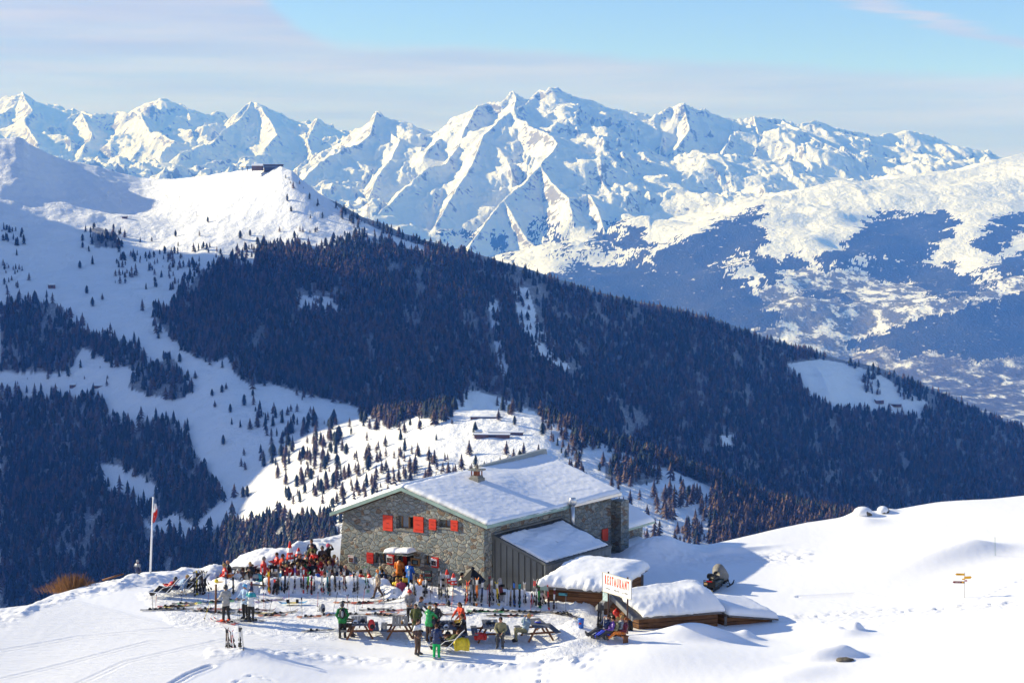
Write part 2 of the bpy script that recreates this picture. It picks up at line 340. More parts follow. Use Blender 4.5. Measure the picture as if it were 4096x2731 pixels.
def build_far():
    nc, nr = 1180, 560
    px = np.linspace(-330, 4430, nc)
    u = np.linspace(0, 1, nr); Y = 8200 + (25600 - 8200) * (u ** .95)
    PX, YY = np.meshgrid(px, Y)
    X = (PX - CXP) / FOC * YY / cp
    H, dr = far_height(X, YY, PX)
    rel = np.clip((H + 850) / 700, 0, 1)
    valley = np.clip((-900 - H) / 150, 0, 1)
    wxx = X + 120 * fbm(X / 500, YY / 700, 3, 5)
    rg = ridged(wxx / 950, YY / 1500, 5, 21, .55) - .9
    fl = ridged(wxx / 300 + .3 * YY / 900, YY / 1200, 4, 41, .5) - .9
    near = np.where(PX > 2600, np.clip((YY - 13200) / 2500, .2, 1), np.clip((YY - 12500) / 2500, .1, 1)); soft = np.clip(1.15 - np.clip((PX - 2900) / 900, 0, .85) * (YY < 17200), .3, 1)
    cr = np.clip(dr / 500, .3, 1)
    H = H + rel * near * soft * cr * (115 * rg + 46 * fl) * np.clip(1.15 - np.clip((PX - 2300) / 600, 0, .5), 0, 1) + rel * near * soft * (np.clip(dr / 200, .7, 1) * 9 * fbm(X / 130, YY / 200, 4, 61) + 10 * (ridged(wxx / 120 + YY / 1500, YY / 480, 3, 67) - .8))
    H = H + (1 - rel) * 12 * fbm(X / 400, YY / 400, 4, 13)
    _, PYi = proj(X, YY, H)
    V = np.stack([X, YY, H], -1).reshape(-1, 3)
    # what grows or shows where: woods on the lower slopes (traced outlines), meadows and hamlets in the valley
    wob = 46 * fbm(X / 300, YY / 300, 6, 91, .7); wob2 = 26 * fbm(X / 260, YY / 260, 6, 93, .7)
    rj = np.random.RandomState(8); sj = np.clip(1 + 1.5 * fbm(X / 250, YY / 250, 2, 95), .3, 2.5)
    qx = PX + wob + rj.randn(*PX.shape) * 5 * sj; qy = PYi + wob2 + rj.randn(*PX.shape) * 4 * sj
    W_ = np.zeros(X.shape)
    woods = [
        [(2600,990),(2800,925),(3010,838),(3045,860),(3050,940),(3040,1010),(3090,1035),(3180,1010),(3230,1060),(3300,1020),(3400,960),(3460,880),(3560,850),(3700,850),(3820,860),(3800,930),(3750,990),(3700,1040),(3760,1080),(3800,1050),(3850,1120),(3760,1200),(3620,1140),(3540,1125),(3420,1080),(3300,1075),(3380,1035),(3240,1060),(3100,1110),(3060,1180),(3030,1100),(2990,1050),(2870,1100),(3000,1130),(3090,1230),(3150,1260),(3080,1330),(2900,1300),(2600,1300),(2200,1250),(2200,1090),(2400,1060)],
        [(4200,840),(3990,860),(3930,920),(3880,980),(3900,1010),(3960,1030),(4010,1000),(4040,960),(4096,930),(4200,900)],
        [(4200,1000),(4080,990),(4020,1040),(3950,1070),(3890,1090),(3830,1120),(3780,1170),(3740,1200),(3900,1180),(4000,1130),(4096,1080),(4200,1050)],
        [(3200,1180),(3290,1150),(3400,1170),(3440,1190),(3400,1210),(3250,1200)],
        [(4300,1080),(4096,1148),(3939,1206),(3780,1251),(3684,1289),(3557,1328),(3461,1353),(3352,1390),(3500,1400),(3600,1430),(4096,1440),(4300,1440)],
        [(1960,890),(2010,960),(2040,1010),(2080,1060),(2160,1090),(2250,1110),(2200,1130),(2100,1060),(2000,1010),(1970,950)],
        [(2470,880),(2540,900),(2600,960),(2620,985),(2500,1010),(2470,960)],
        [(2400,920),(2440,900),(2460,990),(2420,1020),(2390,980)],
        [(2130,880),(2150,870),(2170,960),(2160,1000),(2140,960)],[(2160,870),(2200,890),(2220,960),(2190,940)],[(2222,890),(2240,900),(2250,1010),(2235,1040),(2225,980)],
        [(2270,980),(2285,990),(2290,1080),(2270,1070)],[(2350,950),(2372,960),(2370,1040),(2350,1040)],[(2300,1030),(2380,1090),(2300,1100)],
        [(1840,920),(1880,900),(1890,960),(1850,980)],[(1760,930),(1800,925),(1800,960),(1760,960)]]
    for p in woods: W_ = np.maximum(W_, inpoly(qx, qy, p).astype(float))
    opens = [[(2845,1050),(2990,1015),(2990,1035),(2930,1060),(2850,1062)],[(3410,1035),(3465,1030),(3462,1048),(3410,1045)],[(3535,1020),(3560,1025),(3555,1050),(3530,1040)],[(2610,1000),(2680,960),(2640,1040),(2600,1080)],[(3900,1110),(3990,1085),(4000,1110),(3930,1150)]]
    for p in opens: W_ = np.where(inpoly(qx, qy, p), 0, W_)
    fields = inpoly(qx, qy, [(3050,1180),(3200,1070),(3500,1100),(3760,1190),(4096,1060),(4300,1060),(4300,1750),(3000,1750),(3000,1300)]).astype(float) * (1 - W_)
    me = np_mesh('mountains', V, grid_faces(nr, nc), None)
    add_attr(me, 'wood', W_); add_attr(me, 'field', fields); add_attr(me, 'low', valley)
    m, t = newmat('mountain_snow', .75)
    geo = t.n('NewGeometry'); pos = geo.outputs['Position']; sx = t.n('SeparateXYZ'); t.l(geo.outputs['Normal'], sx.inputs[0])
    sc_ = t.n('VectorMath', operation='SCALE'); sc_.inputs['Scale'].default_value = .001; t.l(pos, sc_.inputs[0]); p = sc_.outputs[0]
    nA = t.noise(p, 5.0, 8, .65); nB = t.noise(p, 22.0, 6, .6); nC = t.noise(p, 60.0, 4, .6)
    st = t.math('ADD', t.math('MULTIPLY', t.math('SUBTRACT', nA, .5), 1.1), t.math('MULTIPLY', t.math('SUBTRACT', nB, .5), 1.0))
    rock = t.step(t.math('ADD', sx.outputs[2], st), .69, .57)
    snow = t.mix(nB, (.86, .87, .88), (.80, .81, .83))
    rockc = t.mix(nC, (.07, .065, .065), (.18, .165, .15))
    c = t.mix(t.math('MULTIPLY', rock, .85), snow, rockc)
    w = t.attr('wood'); wn = t.math('ADD', w, t.math('MULTIPLY', t.math('SUBTRACT', nC, .5), 2.2)); wm = t.step(t.math('ADD', wn, t.math('MULTIPLY', t.math('SUBTRACT', nB, .5), .6)), .42, .6)
    treec = t.mix(nB, (.010, .015, .017), (.028, .028, .024))
    gl_ = t.math('MULTIPLY', t.step(nB, .60, .70), t.step(nA, .50, .58)); wm = t.math('MULTIPLY', wm, t.math('SUBTRACT', 1.0, t.math('MULTIPLY', gl_, .8)))
    c = t.mix(t.math('MULTIPLY', wm, .985), c, treec)
    # fields: snowy meadows broken by hedges, copses, roofs
    sc2 = t.n('VectorMath', operation='MULTIPLY'); sc2.inputs[1].default_value = (1, .55, 1); t.l(p, sc2.inputs[0])
    nF = t.noise(sc2.outputs[0], 9.0, 9, .72); f = t.attr('field')
    fm = t.math('MULTIPLY', f, t.step(nF, .44, .52)); c = t.mix(t.math('MULTIPLY', fm, .92), c, t.mix(nC, (.03, .035, .04), (.10, .09, .08)))
    lo = t.math('MULTIPLY', t.attr('low'), t.step(nF, .36, .46)); lo = t.math('MULTIPLY', lo, f)
    c = t.mix(t.math('MULTIPLY', lo, .85), c, t.mix(nC, (.03, .03, .035), (.09, .075, .07)))
    t.l(c, t.b.inputs['Base Color'])
    hb = t.math('ADD', t.math('MULTIPLY', nA, 2.2), t.math('ADD', nB, t.math('MULTIPLY', nC, t.math('ADD', t.math('MULTIPLY', wm, 1.2), .4))))
    t.l(t.bump(hb, .55, 32), t.b.inputs['Normal'])
    me.materials.append(m)
    o = link(bpy.data.objects.new('mountains', me)); tag(o, 'snowy mountain ranges across the far valley', kind='structure')
build_far()
# ================================================================ THE SLOPE ACROSS THE SIDE VALLEY (1.4 - 3.6 km)
M_SKY = [(-500,560),(-300,552),(0,573),(36,570),(65,563),(95,570),(119,591),(179,617),(232,635),(298,648),(387,664),(488,694),(565,712),(643,716),(714,715),(833,701),(929,686),(1012,676),(1071,668),(1125,666),(1167,684),(1202,714),(1262,764),(1310,796),(1377,828),(1443,866),(1508,888),(1568,912),(1633,942),(1717,972),(1818,998),(1895,1010),(1985,1040),(2133,1080),(2252,1119),(2371,1160),(2520,1197),(2610,1218),(2747,1245),(2874,1280),(3002,1325),(3129,1374),(3238,1404),(3397,1442),(3512,1465),(3652,1520),(3780,1576),(3907,1634),(4003,1678),(4092,1706),(4300,1790),(4600,1900)]
# columns: px ; rows: (km, py) from the foot up to just under the crest ; last row is the crest km
MC = [-500, 0, 300, 600, 900, 1200, 1500, 1750, 1950, 2142, 2400, 2700, 3040, 3400, 3800, 4150, 4600]
MY = [[1.30]*6+[1.2]*11,
      [1.60]*4+[1.55,1.5]+[1.42]*11,
      [1.88]*4+[1.82,1.72]+[1.66]*11,
      [2.02]*4+[1.98,1.92,1.86,1.84,1.84,1.84,1.84,1.84,1.84,1.84,1.84,1.84,1.84],
      [2.12]*4+[2.1,2.06,2.0,1.97,1.96,1.97,1.97,1.98,2.0,2.0,2.0,2.0,2.0],
      [2.30,2.30,2.28,2.25,2.22,2.22,2.22,2.28,2.34,2.40,2.50,2.6,2.7,2.8,2.88,2.95,3.0],
      [2.60,2.60,2.50,2.45,2.42,2.42,2.42,2.44,2.48,2.52,2.62,2.71,2.81,2.9,2.97,3.02,3.08],
      [2.80,2.80,2.76,2.73,2.64,2.60,2.60,2.6,2.62,2.64,2.73,2.82,2.91,3.0,3.06,3.1,3.16],
      [2.98,2.98,3.0,2.99,2.86,2.78,2.75,2.75,2.75,2.76,2.84,2.92,3.01,3.1,3.15,3.18,3.24],
      [3.16,3.18,3.32,3.40,3.10,2.95,2.88,2.87,2.86,2.87,2.94,3.02,3.10,3.2,3.24,3.26,3.32]]
MP = [[3300,3300,3200,3100,2950,2760,2600,2560,2540,2540,2560,2590,2640,2680,2700,2720,2740],
      [3000,3000,2900,2800,2600,2380,2260,2240,2220,2220,2240,2290,2360,2440,2480,2500,2520],
      [2680,2660,2560,2440,2260,2100,1970,1900,1860,1850,1900,1990,2110,2200,2240,2260,2280],
      [2450,2430,2330,2220,2060,1900,1760,1650,1640,1655,1770,1880,2010,2085,2120,2150,2170],
      [2220,2200,2100,2010,1880,1760,1690,1650,1760,1790,1910,2040,2160,2240,2280,2300,2320],
      [1900,1880,1800,1710,1620,1580,1590,1640,1740,1800,1900,1960,2020,2070,2110,2140,2160],
      [1330,1300,1340,1340,1340,1360,1400,1440,1520,1580,1680,1750,1820,1880,1950,2010,2060],
      [1010,990,1060,1080,1110,1140,1200,1260,1350,1420,1500,1570,1650,1720,1830,1900,1980],
      [800,790,840,880,925,960,1020,1110,1190,1250,1350,1400,1490,1570,1690,1790,1930]]
def build_mid():
    nc, nr = 900, 420
    px = np.linspace(-480, 4580, nc)
    sky = np.interp(px, [p[0] for p in M_SKY], [p[1] for p in M_SKY])
    def smooth_cols(row):                      # cubic-ish interpolation across columns
        v = np.interp(px, MC, row); k = np.hanning(35); k /= k.sum()
        return np.convolve(np.pad(v, 17, mode='edge'), k, 'valid')
    Yk = np.array([smooth_cols(r) for r in MY]) * 1000
    Pk = np.array([smooth_cols(r) for r in MP] + [sky])
    Zk = np.array([atn(px, Pk[i], Yk[i])[2] for i in range(10)])
    # refine rows with monotone hermite interpolation in Y
    s = np.linspace(0, 9, nr - 60); Y = np.zeros((nr, nc)); Z = np.zeros((nr, nc))
    m = np.zeros_like(Zk); sl = (Zk[1:] - Zk[:-1]) / (Yk[1:] - Yk[:-1])
    m[1:-1] = .5 * (sl[1:] + sl[:-1]); m[0] = sl[0]; m[-1] = sl[-1] * .6
    for j, q in enumerate(s):
        i = min(int(q), 8); t = q - i; h = Yk[i + 1] - Yk[i]
        Y[j] = Yk[i] + t * h
        Z[j] = (2*t**3-3*t**2+1)*Zk[i] + (t**3-2*t**2+t)*h*m[i] + (-2*t**3+3*t**2)*Zk[i+1] + (t**3-t**2)*h*m[i+1]
    for j in range(60):                        # the back of the ridge
        t = (j + 1) / 60.; Y[nr - 60 + j] = Yk[-1] + 900 * t; Z[nr - 60 + j] = Zk[-1] - 900 * t * .12 - 420 * t * t
    X = (px[None, :] - CXP) / FOC * Y / cp
    # exact column position
    for j in range(nr):
        zc = Z[j] - CAMZ; X[j] = (px - CXP) / FOC * (Y[j] * cp - zc * sp)
    dcr = np.abs(np.arange(nr) - (nr - 61))[:, None] / 40.
    k = np.clip(dcr, .12, 1)
    PXg = np.repeat(px[None], nr, 0)
    wood_rough = np.clip((PXg - 1100) / 500, .25, 1)
    wood_rough = wood_rough * np.clip((Y - 2050) / 250, .12, 1)
    # shoulder running down from the left summit: gentle on the sunny side, steep on the lee side
    cl = [(20, 3420), (80, 3330), (160, 3200), (260, 3090), (430, 3000), (760, 2930)]
    lx = [(a - CXP) / FOC * b for a, b in cl]; best = np.full(X.shape, 1e9); side = np.zeros(X.shape); along = np.zeros(X.shape)
    for i in range(len(cl) - 1):
        x1, y1, x2, y2 = lx[i], cl[i][1], lx[i + 1], cl[i + 1][1]; dx, dy = x2 - x1, y2 - y1
        t = np.clip(((X - x1) * dx + (Y - y1) * dy) / (dx * dx + dy * dy), 0, 1); d = np.hypot(X - x1 - t * dx, Y - y1 - t * dy)
        sd_ = np.sign(dx * (Y - y1) - dy * (X - x1)); c_ = d < best; best = np.where(c_, d, best); side = np.where(c_, sd_, side); along = np.where(c_, i + t, along)
    amp = np.interp(along, [0, .8, 2, 3, 4, 5], [0, 4, 8, 8, 4, 0])
    Z = Z + amp * np.where(side > 0, np.exp(-(best / 50) ** 2), np.exp(-(best / 230) ** 2))
    q_ = np.concatenate([s, np.full(60, 9.0)])[:, None]; t_ = np.clip(q_ - 8.0, 0, 1)      # hollow under the left crest with a steep shaded headwall
    wpx = np.clip((PXg - 110) / 160, 0, 1) ** 2 * (3 - 2 * np.clip((PXg - 110) / 160, 0, 1)) * np.clip((760 - PXg) / 260, 0, 1)
    Z = Z - 12 * wpx * np.clip(t_ / .12, 0, 1) * (1 - t_) ** .8 + 5 * wpx * np.exp(-((q_ - 7.9) / .25) ** 2)
    Z = Z + k * wood_rough * (22 * (ridged(X / 420 + Y / 2500, Y / 900, 4, 5) - .9)) + k * np.clip((Y - 2000) / 400, .35, 1) * 7 * fbm(X / 160, Y / 160, 5, 9) + 1.2 * fbm(X / 22, Y / 22, 3, 19)
    _, PY = proj(X, Y, Z)
    # left shoulder: a bench that catches the sun, and the bowl under the lift station
    V = np.stack([X, Y, Z], -1)
    return PXg, PY, V, nr, nc
MID_PX, MID_PY, MID_V, MID_NR, MID_NC = build_mid()
MAIN_WOOD = [(1060,975),(1300,1000),(1400,960),(1480,985),(1560,985),(1640,1010),(1700,1020),(1760,1000),(1790,985),(1900,1005),(2133,1078),(2371,1150),(2610,1200),(2874,1270),(3129,1360),(3397,1430),(3652,1500),(3907,1600),(4200,1720),(4500,1800),(4500,2400),(3420,2095),(3040,2018),(2860,1955),(2700,1885),(2560,1835),(2480,1800),(2384,1765),(2225,1690),(2142,1650),(2000,1590),(1900,1560),(1829,1546),(1823,1642),(1766,1680),(1657,1661),(1587,1712),(1466,1648),(1402,1610),(1202,1572),(1078,1531),(995,1539),(937,1490),(912,1431),(829,1448),(746,1407),(663,1324),(605,1266),(690,1220),(760,1150),(800,1080),(900,1060),(1000,1080)]
CLEAR = [[(3149,1455),(3282,1436),(3397,1455),(3512,1493),(3576,1532),(3710,1608),(3697,1678),(3595,1653),(3448,1640),(3333,1646),(3219,1570),(3187,1500)]]
SPARSE = [[(2050,1150),(2110,1150),(2160,1300),(2280,1470),(2240,1500),(2130,1420),(2080,1300)],[(1180,1180),(1350,1190),(1370,1250),(1200,1230)],[(2880,1740),(2960,1740),(2900,1820)],[(1950,1200),(1990,1200),(2040,1500),(2000,1500)]]
WOODS = [  # (outline, trees per 1000 m2, share of larch, size factor)
 (MAIN_WOOD, 9.0, .45, 1.0),
 ([(520,1010),(640,1000),(800,990),(1000,1000),(1090,1050),(1100,1120),(1000,1200),(800,1180),(560,1150),(470,1120),(450,1060)], 2.6, .35, .8),
 ([(360,915),(400,910),(470,940),(470,990),(380,990)], 5, .1, .8),
 ([(0,1020),(60,1020),(100,1080),(60,1180),(0,1180)], 3, .3, .8),([(15,920),(60,925),(95,970),(80,990),(20,960)], 4, .1, .8),
 ([(1100,750),(1200,740),(1310,800),(1500,890),(1560,990),(1400,960),(1250,960),(1060,960),(1080,860)], .9, .25, .7),
 ([(1310,790),(1377,815),(1508,880),(1633,935),(1818,990),(1985,1030),(2252,1105),(2600,1205),(2874,1265),(3129,1360),(3397,1430),(3652,1500),(3907,1600),(4200,1720),(4200,1760),(3907,1660),(3652,1560),(3397,1480),(3129,1410),(2874,1310),(2600,1245),(2252,1145),(1985,1070),(1818,1020),(1633,965),(1508,915),(1377,850)], 7.5, .3, .8),
 ([(1110,670),(1190,690),(1230,760),(1180,820),(1120,760)], 1.8, .1, .45),
 ([(0,1224),(83,1216),(191,1208),(250,1224),(282,1290),(390,1340),(440,1360),(560,1400),(585,1450),(560,1490),(420,1430),(330,1390),(280,1470),(230,1490),(100,1490),(0,1480)], 8, .4, 1.0),
 ([(600,1450),(700,1440),(740,1510),(770,1570),(700,1600),(600,1580),(510,1550),(530,1500)], 5.5, .45, 1.0),
 ([(0,1564),(91,1589),(415,1597),(423,1647),(473,1680),(531,1747),(564,1680),(688,1672),(721,1730),(788,1821),(846,1896),(887,1995),(812,2045),(770,2100),(700,2050),(600,2100),(560,2040),(640,1950),(560,1900),(530,1870),(373,1850),(420,1950),(540,1990),(560,2100),(700,2150),(800,2160),(900,2090),(1078,2090),(1326,2085),(1360,2200),(1360,2330),(0,2560)], 8.5, .35, 1.05),
 ([(1000,1650),(1150,1640),(1370,1700),(1390,1900),(1370,2000),(1130,2010),(1120,1880),(1040,1860),(960,1890),(940,1830),(1100,1800)], 2.9, .6, 1.0),
 ([(1370,1640),(1600,1650),(1750,1700),(1700,1800),(1500,1860),(1380,1800)], .7, .6, .9),
 ([(2150,1700),(2420,1790),(2450,1850),(2200,1830)], 1.6, .8, .9),
 ([(1300,1850),(1500,1900),(1500,2100),(1300,2100)], 2.0, .6, 1.0),
 ([(1400,1800),(1700,1830),(1900,1850),(2100,1810),(2350,1800),(2350,1950),(1900,1960),(1400,2000)], 3.0, .85, .95),
 ([(2000,1600),(2142,1655),(2060,1680),(1990,1660)], 3.0, .7, 1.0),
 ([(2200,1690),(2400,1770),(2620,1900),(2620,1960),(2420,1900),(2300,1790)], 3.1, .7, .95),
 ([(2420,1850),(2600,1850),(2630,1920),(2560,1940),(2420,1915)], 5.0, .4, .85),
 ([(2380,1950),(2560,1960),(2600,2100),(2520,2180),(2450,2100)], 1.8, .8, 1.0),
 ([(2560,1920),(2700,1930),(2800,2000),(2900,2040),(2880,2250),(2600,2250),(2560,2100),(2620,2010)], 2.6, .88, 1.0),
 ([(2840,1985),(2960,1975),(3040,2012),(3200,2030),(3420,2060),(3420,2250),(2860,2250)], 8.5, .88, 1.0),
 ([(3149,1455),(3282,1436),(3400,1470),(3480,1540),(3400,1560),(3280,1560),(3220,1540)], 1.4, .5, 1.0),
 ([(3440,1500),(3520,1500),(3520,1600),(3450,1560)], 4.5, .6, 1.0),([(3570,1530),(3700,1560),(3700,1610),(3600,1600)], 5, .7, 1.0),
 ([(0,1480),(480,1500),(480,1560),(0,1560)], .2, .3, .4),([(280,1380),(520,1500),(420,1520),(260,1440)], .8, .3, .35),
]
SINGLES = [(905,1560),(887,1575),(1010,1590),(1040,1640),(920,1650),(860,1630),(928,1700),(960,1710),(1000,1720),(1030,1690),(1060,1690),(896,1780),(1445,1690),(1560,1720),(1600,1760),(700,1535),(850,1590),(780,1520),(720,1450),(330,970),(330,1000),(320,1075),(370,1060),(350,1180),(370,1230),(410,1200),(500,960),(560,970),(700,950),(800,945),(830,890),(880,1020),(960,960),(1000,945),(780,1010),(1350,1870),(1480,1720),(1900,1750),(2060,1700),(2170,1740),(2260,1760),(1490,1990),(970,1995),(990,1990)]
def mid_lookup(px, py):                       # nearest visible grid vertex under a picture point -> world point
    c = int(round((px + 480) / (5060.0 / (MID_NC - 1)))); c = max(0, min(MID_NC - 1, c))
    col = MID_PY[:MID_NR - 60, c]; vis = np.minimum.accumulate(col)
    for j in range(2, len(col)):
        if vis[j] <= py < vis[j - 1] or (vis[j] <= py and vis[j - 1] >= py): return MID_V[j, c]
    return MID_V[MID_NR - 62, c]
def build_mid_mesh():
    V = MID_V.reshape(-1, 3)
    me = np_mesh('valley_slope', V, grid_faces(MID_NR, MID_NC))
    wd = np.zeros(MID_PX.shape)
    for poly, dens, la, szf in WOODS:
        if dens > 4: wd = np.maximum(wd, inpoly(MID_PX, MID_PY, poly) * 1.0)
    for c in CLEAR + SPARSE: wd = np.where(inpoly(MID_PX, MID_PY, c), 0, wd)
    add_attr(me, 'wood', wd)
    m, t = newmat('slope_snow', .7)
    geo = t.n('NewGeometry'); sc_ = t.n('VectorMath', operation='SCALE'); sc_.inputs['Scale'].default_value = .01; t.l(geo.outputs['Position'], sc_.inputs[0]); p = sc_.outputs[0]
    sx = t.n('SeparateXYZ'); t.l(geo.outputs['Normal'], sx.inputs[0])
    nA = t.noise(p, 1.6, 8, .62); nB = t.noise(p, 9.0, 6, .6); nC = t.noise(p, 40.0, 4, .6)
    snow = t.mix(nA, (.86, .87, .89), (.80, .82, .85))
    st = t.math('ADD', t.math('MULTIPLY', t.math('SUBTRACT', nB, .5), .5), t.math('MULTIPLY', t.math('SUBTRACT', nC, .5), .35))
    rock = t.step(t.math('ADD', sx.outputs[2], st), .56, .48)
    c = t.mix(t.math('MULTIPLY', rock, .7), snow, (.13, .11, .10))
    wf = t.math('MULTIPLY', t.attr('wood'), t.step(nC, .2, .5)); c = t.mix(t.math('MULTIPLY', wf, .76), c, (.04, .038, .036))
    t.l(c, t.b.inputs['Base Color'])
    hb = t.math('ADD', t.math('MULTIPLY', nA, 2.0), t.math('ADD', nB, t.math('MULTIPLY', nC, .3)))
    t.l(t.bump(hb, .7, 5.0), t.b.inputs['Normal']); me.materials.append(m)
    o = link(bpy.data.objects.new('valley_slope', me)); tag(o, 'snow slope across the side valley', kind='structure')
build_mid_mesh()
# ---------------------------------------------------------------- trees
def tree_arrays(kind, seed, fine=False):
    """one conifer, 1 unit tall: returns crown (V,F tri) and trunk (V,F tri)"""
    rnd = random.Random(seed); V = []; F = []
    if kind == 'spruce': tiers, w0, z0, npt = (11 if fine else 6), .20, .06, (9 if fine else 6)
    elif kind == 'pine': tiers, w0, z0, npt = (9 if fine else 5), .27, .10, (9 if fine else 6)
    else: tiers, w0, z0, npt = (13 if fine else 6), .23, .10, (9 if fine else 5)
    for i in range(tiers):
        f = i / (tiers - 1.0); z = z0 + (1 - z0) * (f ** .92) * .97
        if kind == 'spruce': w = w0 * (1 - f) ** .85 + .015
        elif kind == 'pine': w = w0 * math.sin(math.pi * min(1, (f * .78 + .22))) ** .6 * (1.05 - .45 * f)
        else: w = w0 * (1 - f) ** .7 * (.55 + .6 * math.sin(math.pi * min(1, f + .25))) + .02
        th = (1 - z0) / tiers * (2.1 if kind != 'larch' else 1.5)
        top = len(V); V.append((rnd.uniform(-.01, .01), rnd.uniform(-.01, .01), min(1.0, z + th))); a0 = rnd.uniform(0, 6.28)
        n = npt * 2
        for k in range(n):
            a = a0 + 2 * math.pi * k / n + rnd.uniform(-.15, .15)
            r = w * (rnd.uniform(.85, 1.25) if k % 2 == 0 else (rnd.uniform(.35, .6) if kind != 'larch' else rnd.uniform(.15, .32)))
            dz = -th * rnd.uniform(.05, .3) if k % 2 == 0 else th * rnd.uniform(.05, .25)
            V.append((r * math.cos(a), r * math.sin(a), z + dz))
        for k in range(n):
            if kind == 'larch' and k % 4 == 3 and rnd.random() < .5: continue
            F.append((top, top + 1 + k, top + 1 + (k + 1) % n))
    T = []; TF = []; h = .5 if kind == 'larch' else .25
    for k in range(4): T.append((.016 * math.cos(k * 1.57), .016 * math.sin(k * 1.57), -.06))
    for k in range(4): T.append((.010 * math.cos(k * 1.57), .010 * math.sin(k * 1.57), h))
    for k in range(4): k2 = (k + 1) % 4; TF += [(k, k2, 4 + k2), (k, 4 + k2, 4 + k)]
    return np.array(V, float), np.array(F), np.array(T, float), np.array(TF)
def tree_mat(name, c1, c2, snow):
    m, t = newmat(name, .9)
    oi = t.n('ObjectInfo'); geo = t.n('NewGeometry'); sc_ = t.n('VectorMath', operation='SCALE'); sc_.inputs['Scale'].default_value = .05
    t.l(geo.outputs['Position'], sc_.inputs[0]); n = t.noise(sc_.outputs[0], 1.3, 3); nf = t.noise(sc_.outputs[0], 22.0, 3)
    sx = t.n('SeparateXYZ'); t.l(geo.outputs['Normal'], sx.inputs[0])
    c = t.mix(t.step(n, .35, .65), c1, c2)
    c = t.mix(t.math('MULTIPLY', t.step(nf, .62 - .12 * snow, .74 - .1 * snow), .12 + .25 * snow), c, (.5, .53, .58))
    t.l(c, t.b.inputs['Base Color']); return m
MT_SPR = tree_mat('spruce_needles', (.014, .024, .018), (.022, .034, .024), .5)
MT_LAR = tree_mat('larch_twigs', (.15, .095, .065), (.075, .054, .043), .35)
MT_TRK = mat('tree_bark', (.07, .05, .04), .9)
def build_trees():
    rs = np.random.RandomState(4)
    V = MID_V; nr = MID_NR - 66
    A = V[:nr - 1, :-1]; B = V[:nr - 1, 1:]; C = V[1:nr, :-1]; D = V[1:nr, 1:]
    area = np.abs((B - A)[..., 0] * (C - A)[..., 1] - (B - A)[..., 1] * (C - A)[..., 0])
    cx = .25 * (A + B + C + D); PX = .25 * (MID_PX[:nr-1, :-1] + MID_PX[:nr-1, 1:] + MID_PX[1:nr, :-1] + MID_PX[1:nr, 1:]); PY = .25 * (MID_PY[:nr-1, :-1] + MID_PY[:nr-1, 1:] + MID_PY[1:nr, :-1] + MID_PY[1:nr, 1:])
    vis = np.minimum.accumulate(MID_PY[:nr], 0)[:-1][:, :-1]; seen = (PY < vis + 14) & (PX > -60) & (PX < 4160)
    # the hut and the foreground hide the foot of the slope
    fg = np.interp(PX, [0,110,354,564,884,1138,1335,1600,1960,2600,2670,3111,3348,3586,4096], [2440,2425,2340,2290,2280,2215,2290,2150,2150,2200,2215,2130,2090,2050,2000])
    seen &= PY < fg + 25
    wobx = 24 * fbm(cx[..., 0] / 60, cx[..., 1] / 60, 4, 7); woby = 20 * fbm(cx[..., 0] / 45, cx[..., 1] / 45, 4, 8)
    jx = rs.randn(*PX.shape) * 15; jy = rs.randn(*PX.shape) * 12; sj = np.clip(1 + 2 * noise(cx[..., 0] / 50, cx[..., 1] / 50, 77), .2, 2.4)
    dens = np.zeros(PX.shape); lar = np.zeros(PX.shape); szf = np.ones(PX.shape)
    for poly, d, la, sz in WOODS:
        ins = inpoly(PX + wobx + jx * sj, PY + woby + jy * sj, poly) & (d > dens); dens = np.where(ins, d, dens); lar = np.where(ins, la, lar); szf = np.where(ins, sz, szf)
    for c in CLEAR: 
        ins = inpoly(PX + wobx * .5, PY + woby * .5, c); base = np.zeros(PX.shape)
        for poly, d, la, sz in WOODS[23:26]: base = np.maximum(base, inpoly(PX, PY, poly) * d)
        dens = np.where(ins, base, dens)
    for c in SPARSE: dens = np.where(inpoly(PX + wobx * 2, PY + woby * 2, c), dens * .25, dens)
    gap = fbm(cx[..., 0] / 40 + 3, cx[..., 1] / 120, 4, 27); dens = dens * np.clip(1.15 - np.clip(gap - .38, 0, 1) * 3, .4, 1.2)
    dens = np.where(dens > 4, dens * 4.7, dens * 1.9); dens = dens * np.where(dens < 6, np.clip(1 + 2.2 * fbm(cx[..., 0] / 30, cx[..., 1] / 30, 3, 29), .05, 3.2), 1)
    n = rs.poisson(np.where(seen, area * dens / 1000.0, 0))
    r, c = np.nonzero(n); rep = n[r, c]; r = np.repeat(r, rep); c = np.repeat(c, rep)
    u = rs.rand(len(r)); v = rs.rand(len(r))
    pos = A[r, c] * ((1-u)*(1-v))[:, None] + B[r, c] * (u*(1-v))[:, None] + C[r, c] * ((1-u)*v)[:, None] + D[r, c] * (u*v)[:, None]
    isl = rs.rand(len(r)) < np.clip(lar[r, c] + .3 * noise(pos[:, 0] / 90, pos[:, 1] / 90, 3), 0, 1)
    hgt = (9.5 + 9 * rs.rand(len(r)) ** 1.3) * szf[r, c] * np.where(isl, 1.05, .98) * np.where(rs.rand(len(r)) < .22, .35 + .4 * rs.rand(len(r)), 1)
    tpx, tpy = proj(pos[:, 0], pos[:, 1], pos[:, 2]); dd = dens[r, c]
    sing = []
    for (x, y) in SINGLES:
        p = mid_lookup(x, y); sing.append((p[0], p[1], p[2], rs.uniform(8, 15), rs.rand() < .3))
    allp = np.array([[*p, h, l, 99] for p, h, l in zip(pos, hgt, isl)] + [[*s_, 1e3] for s_ in sing])
    allp[:len(pos), 5] = dd
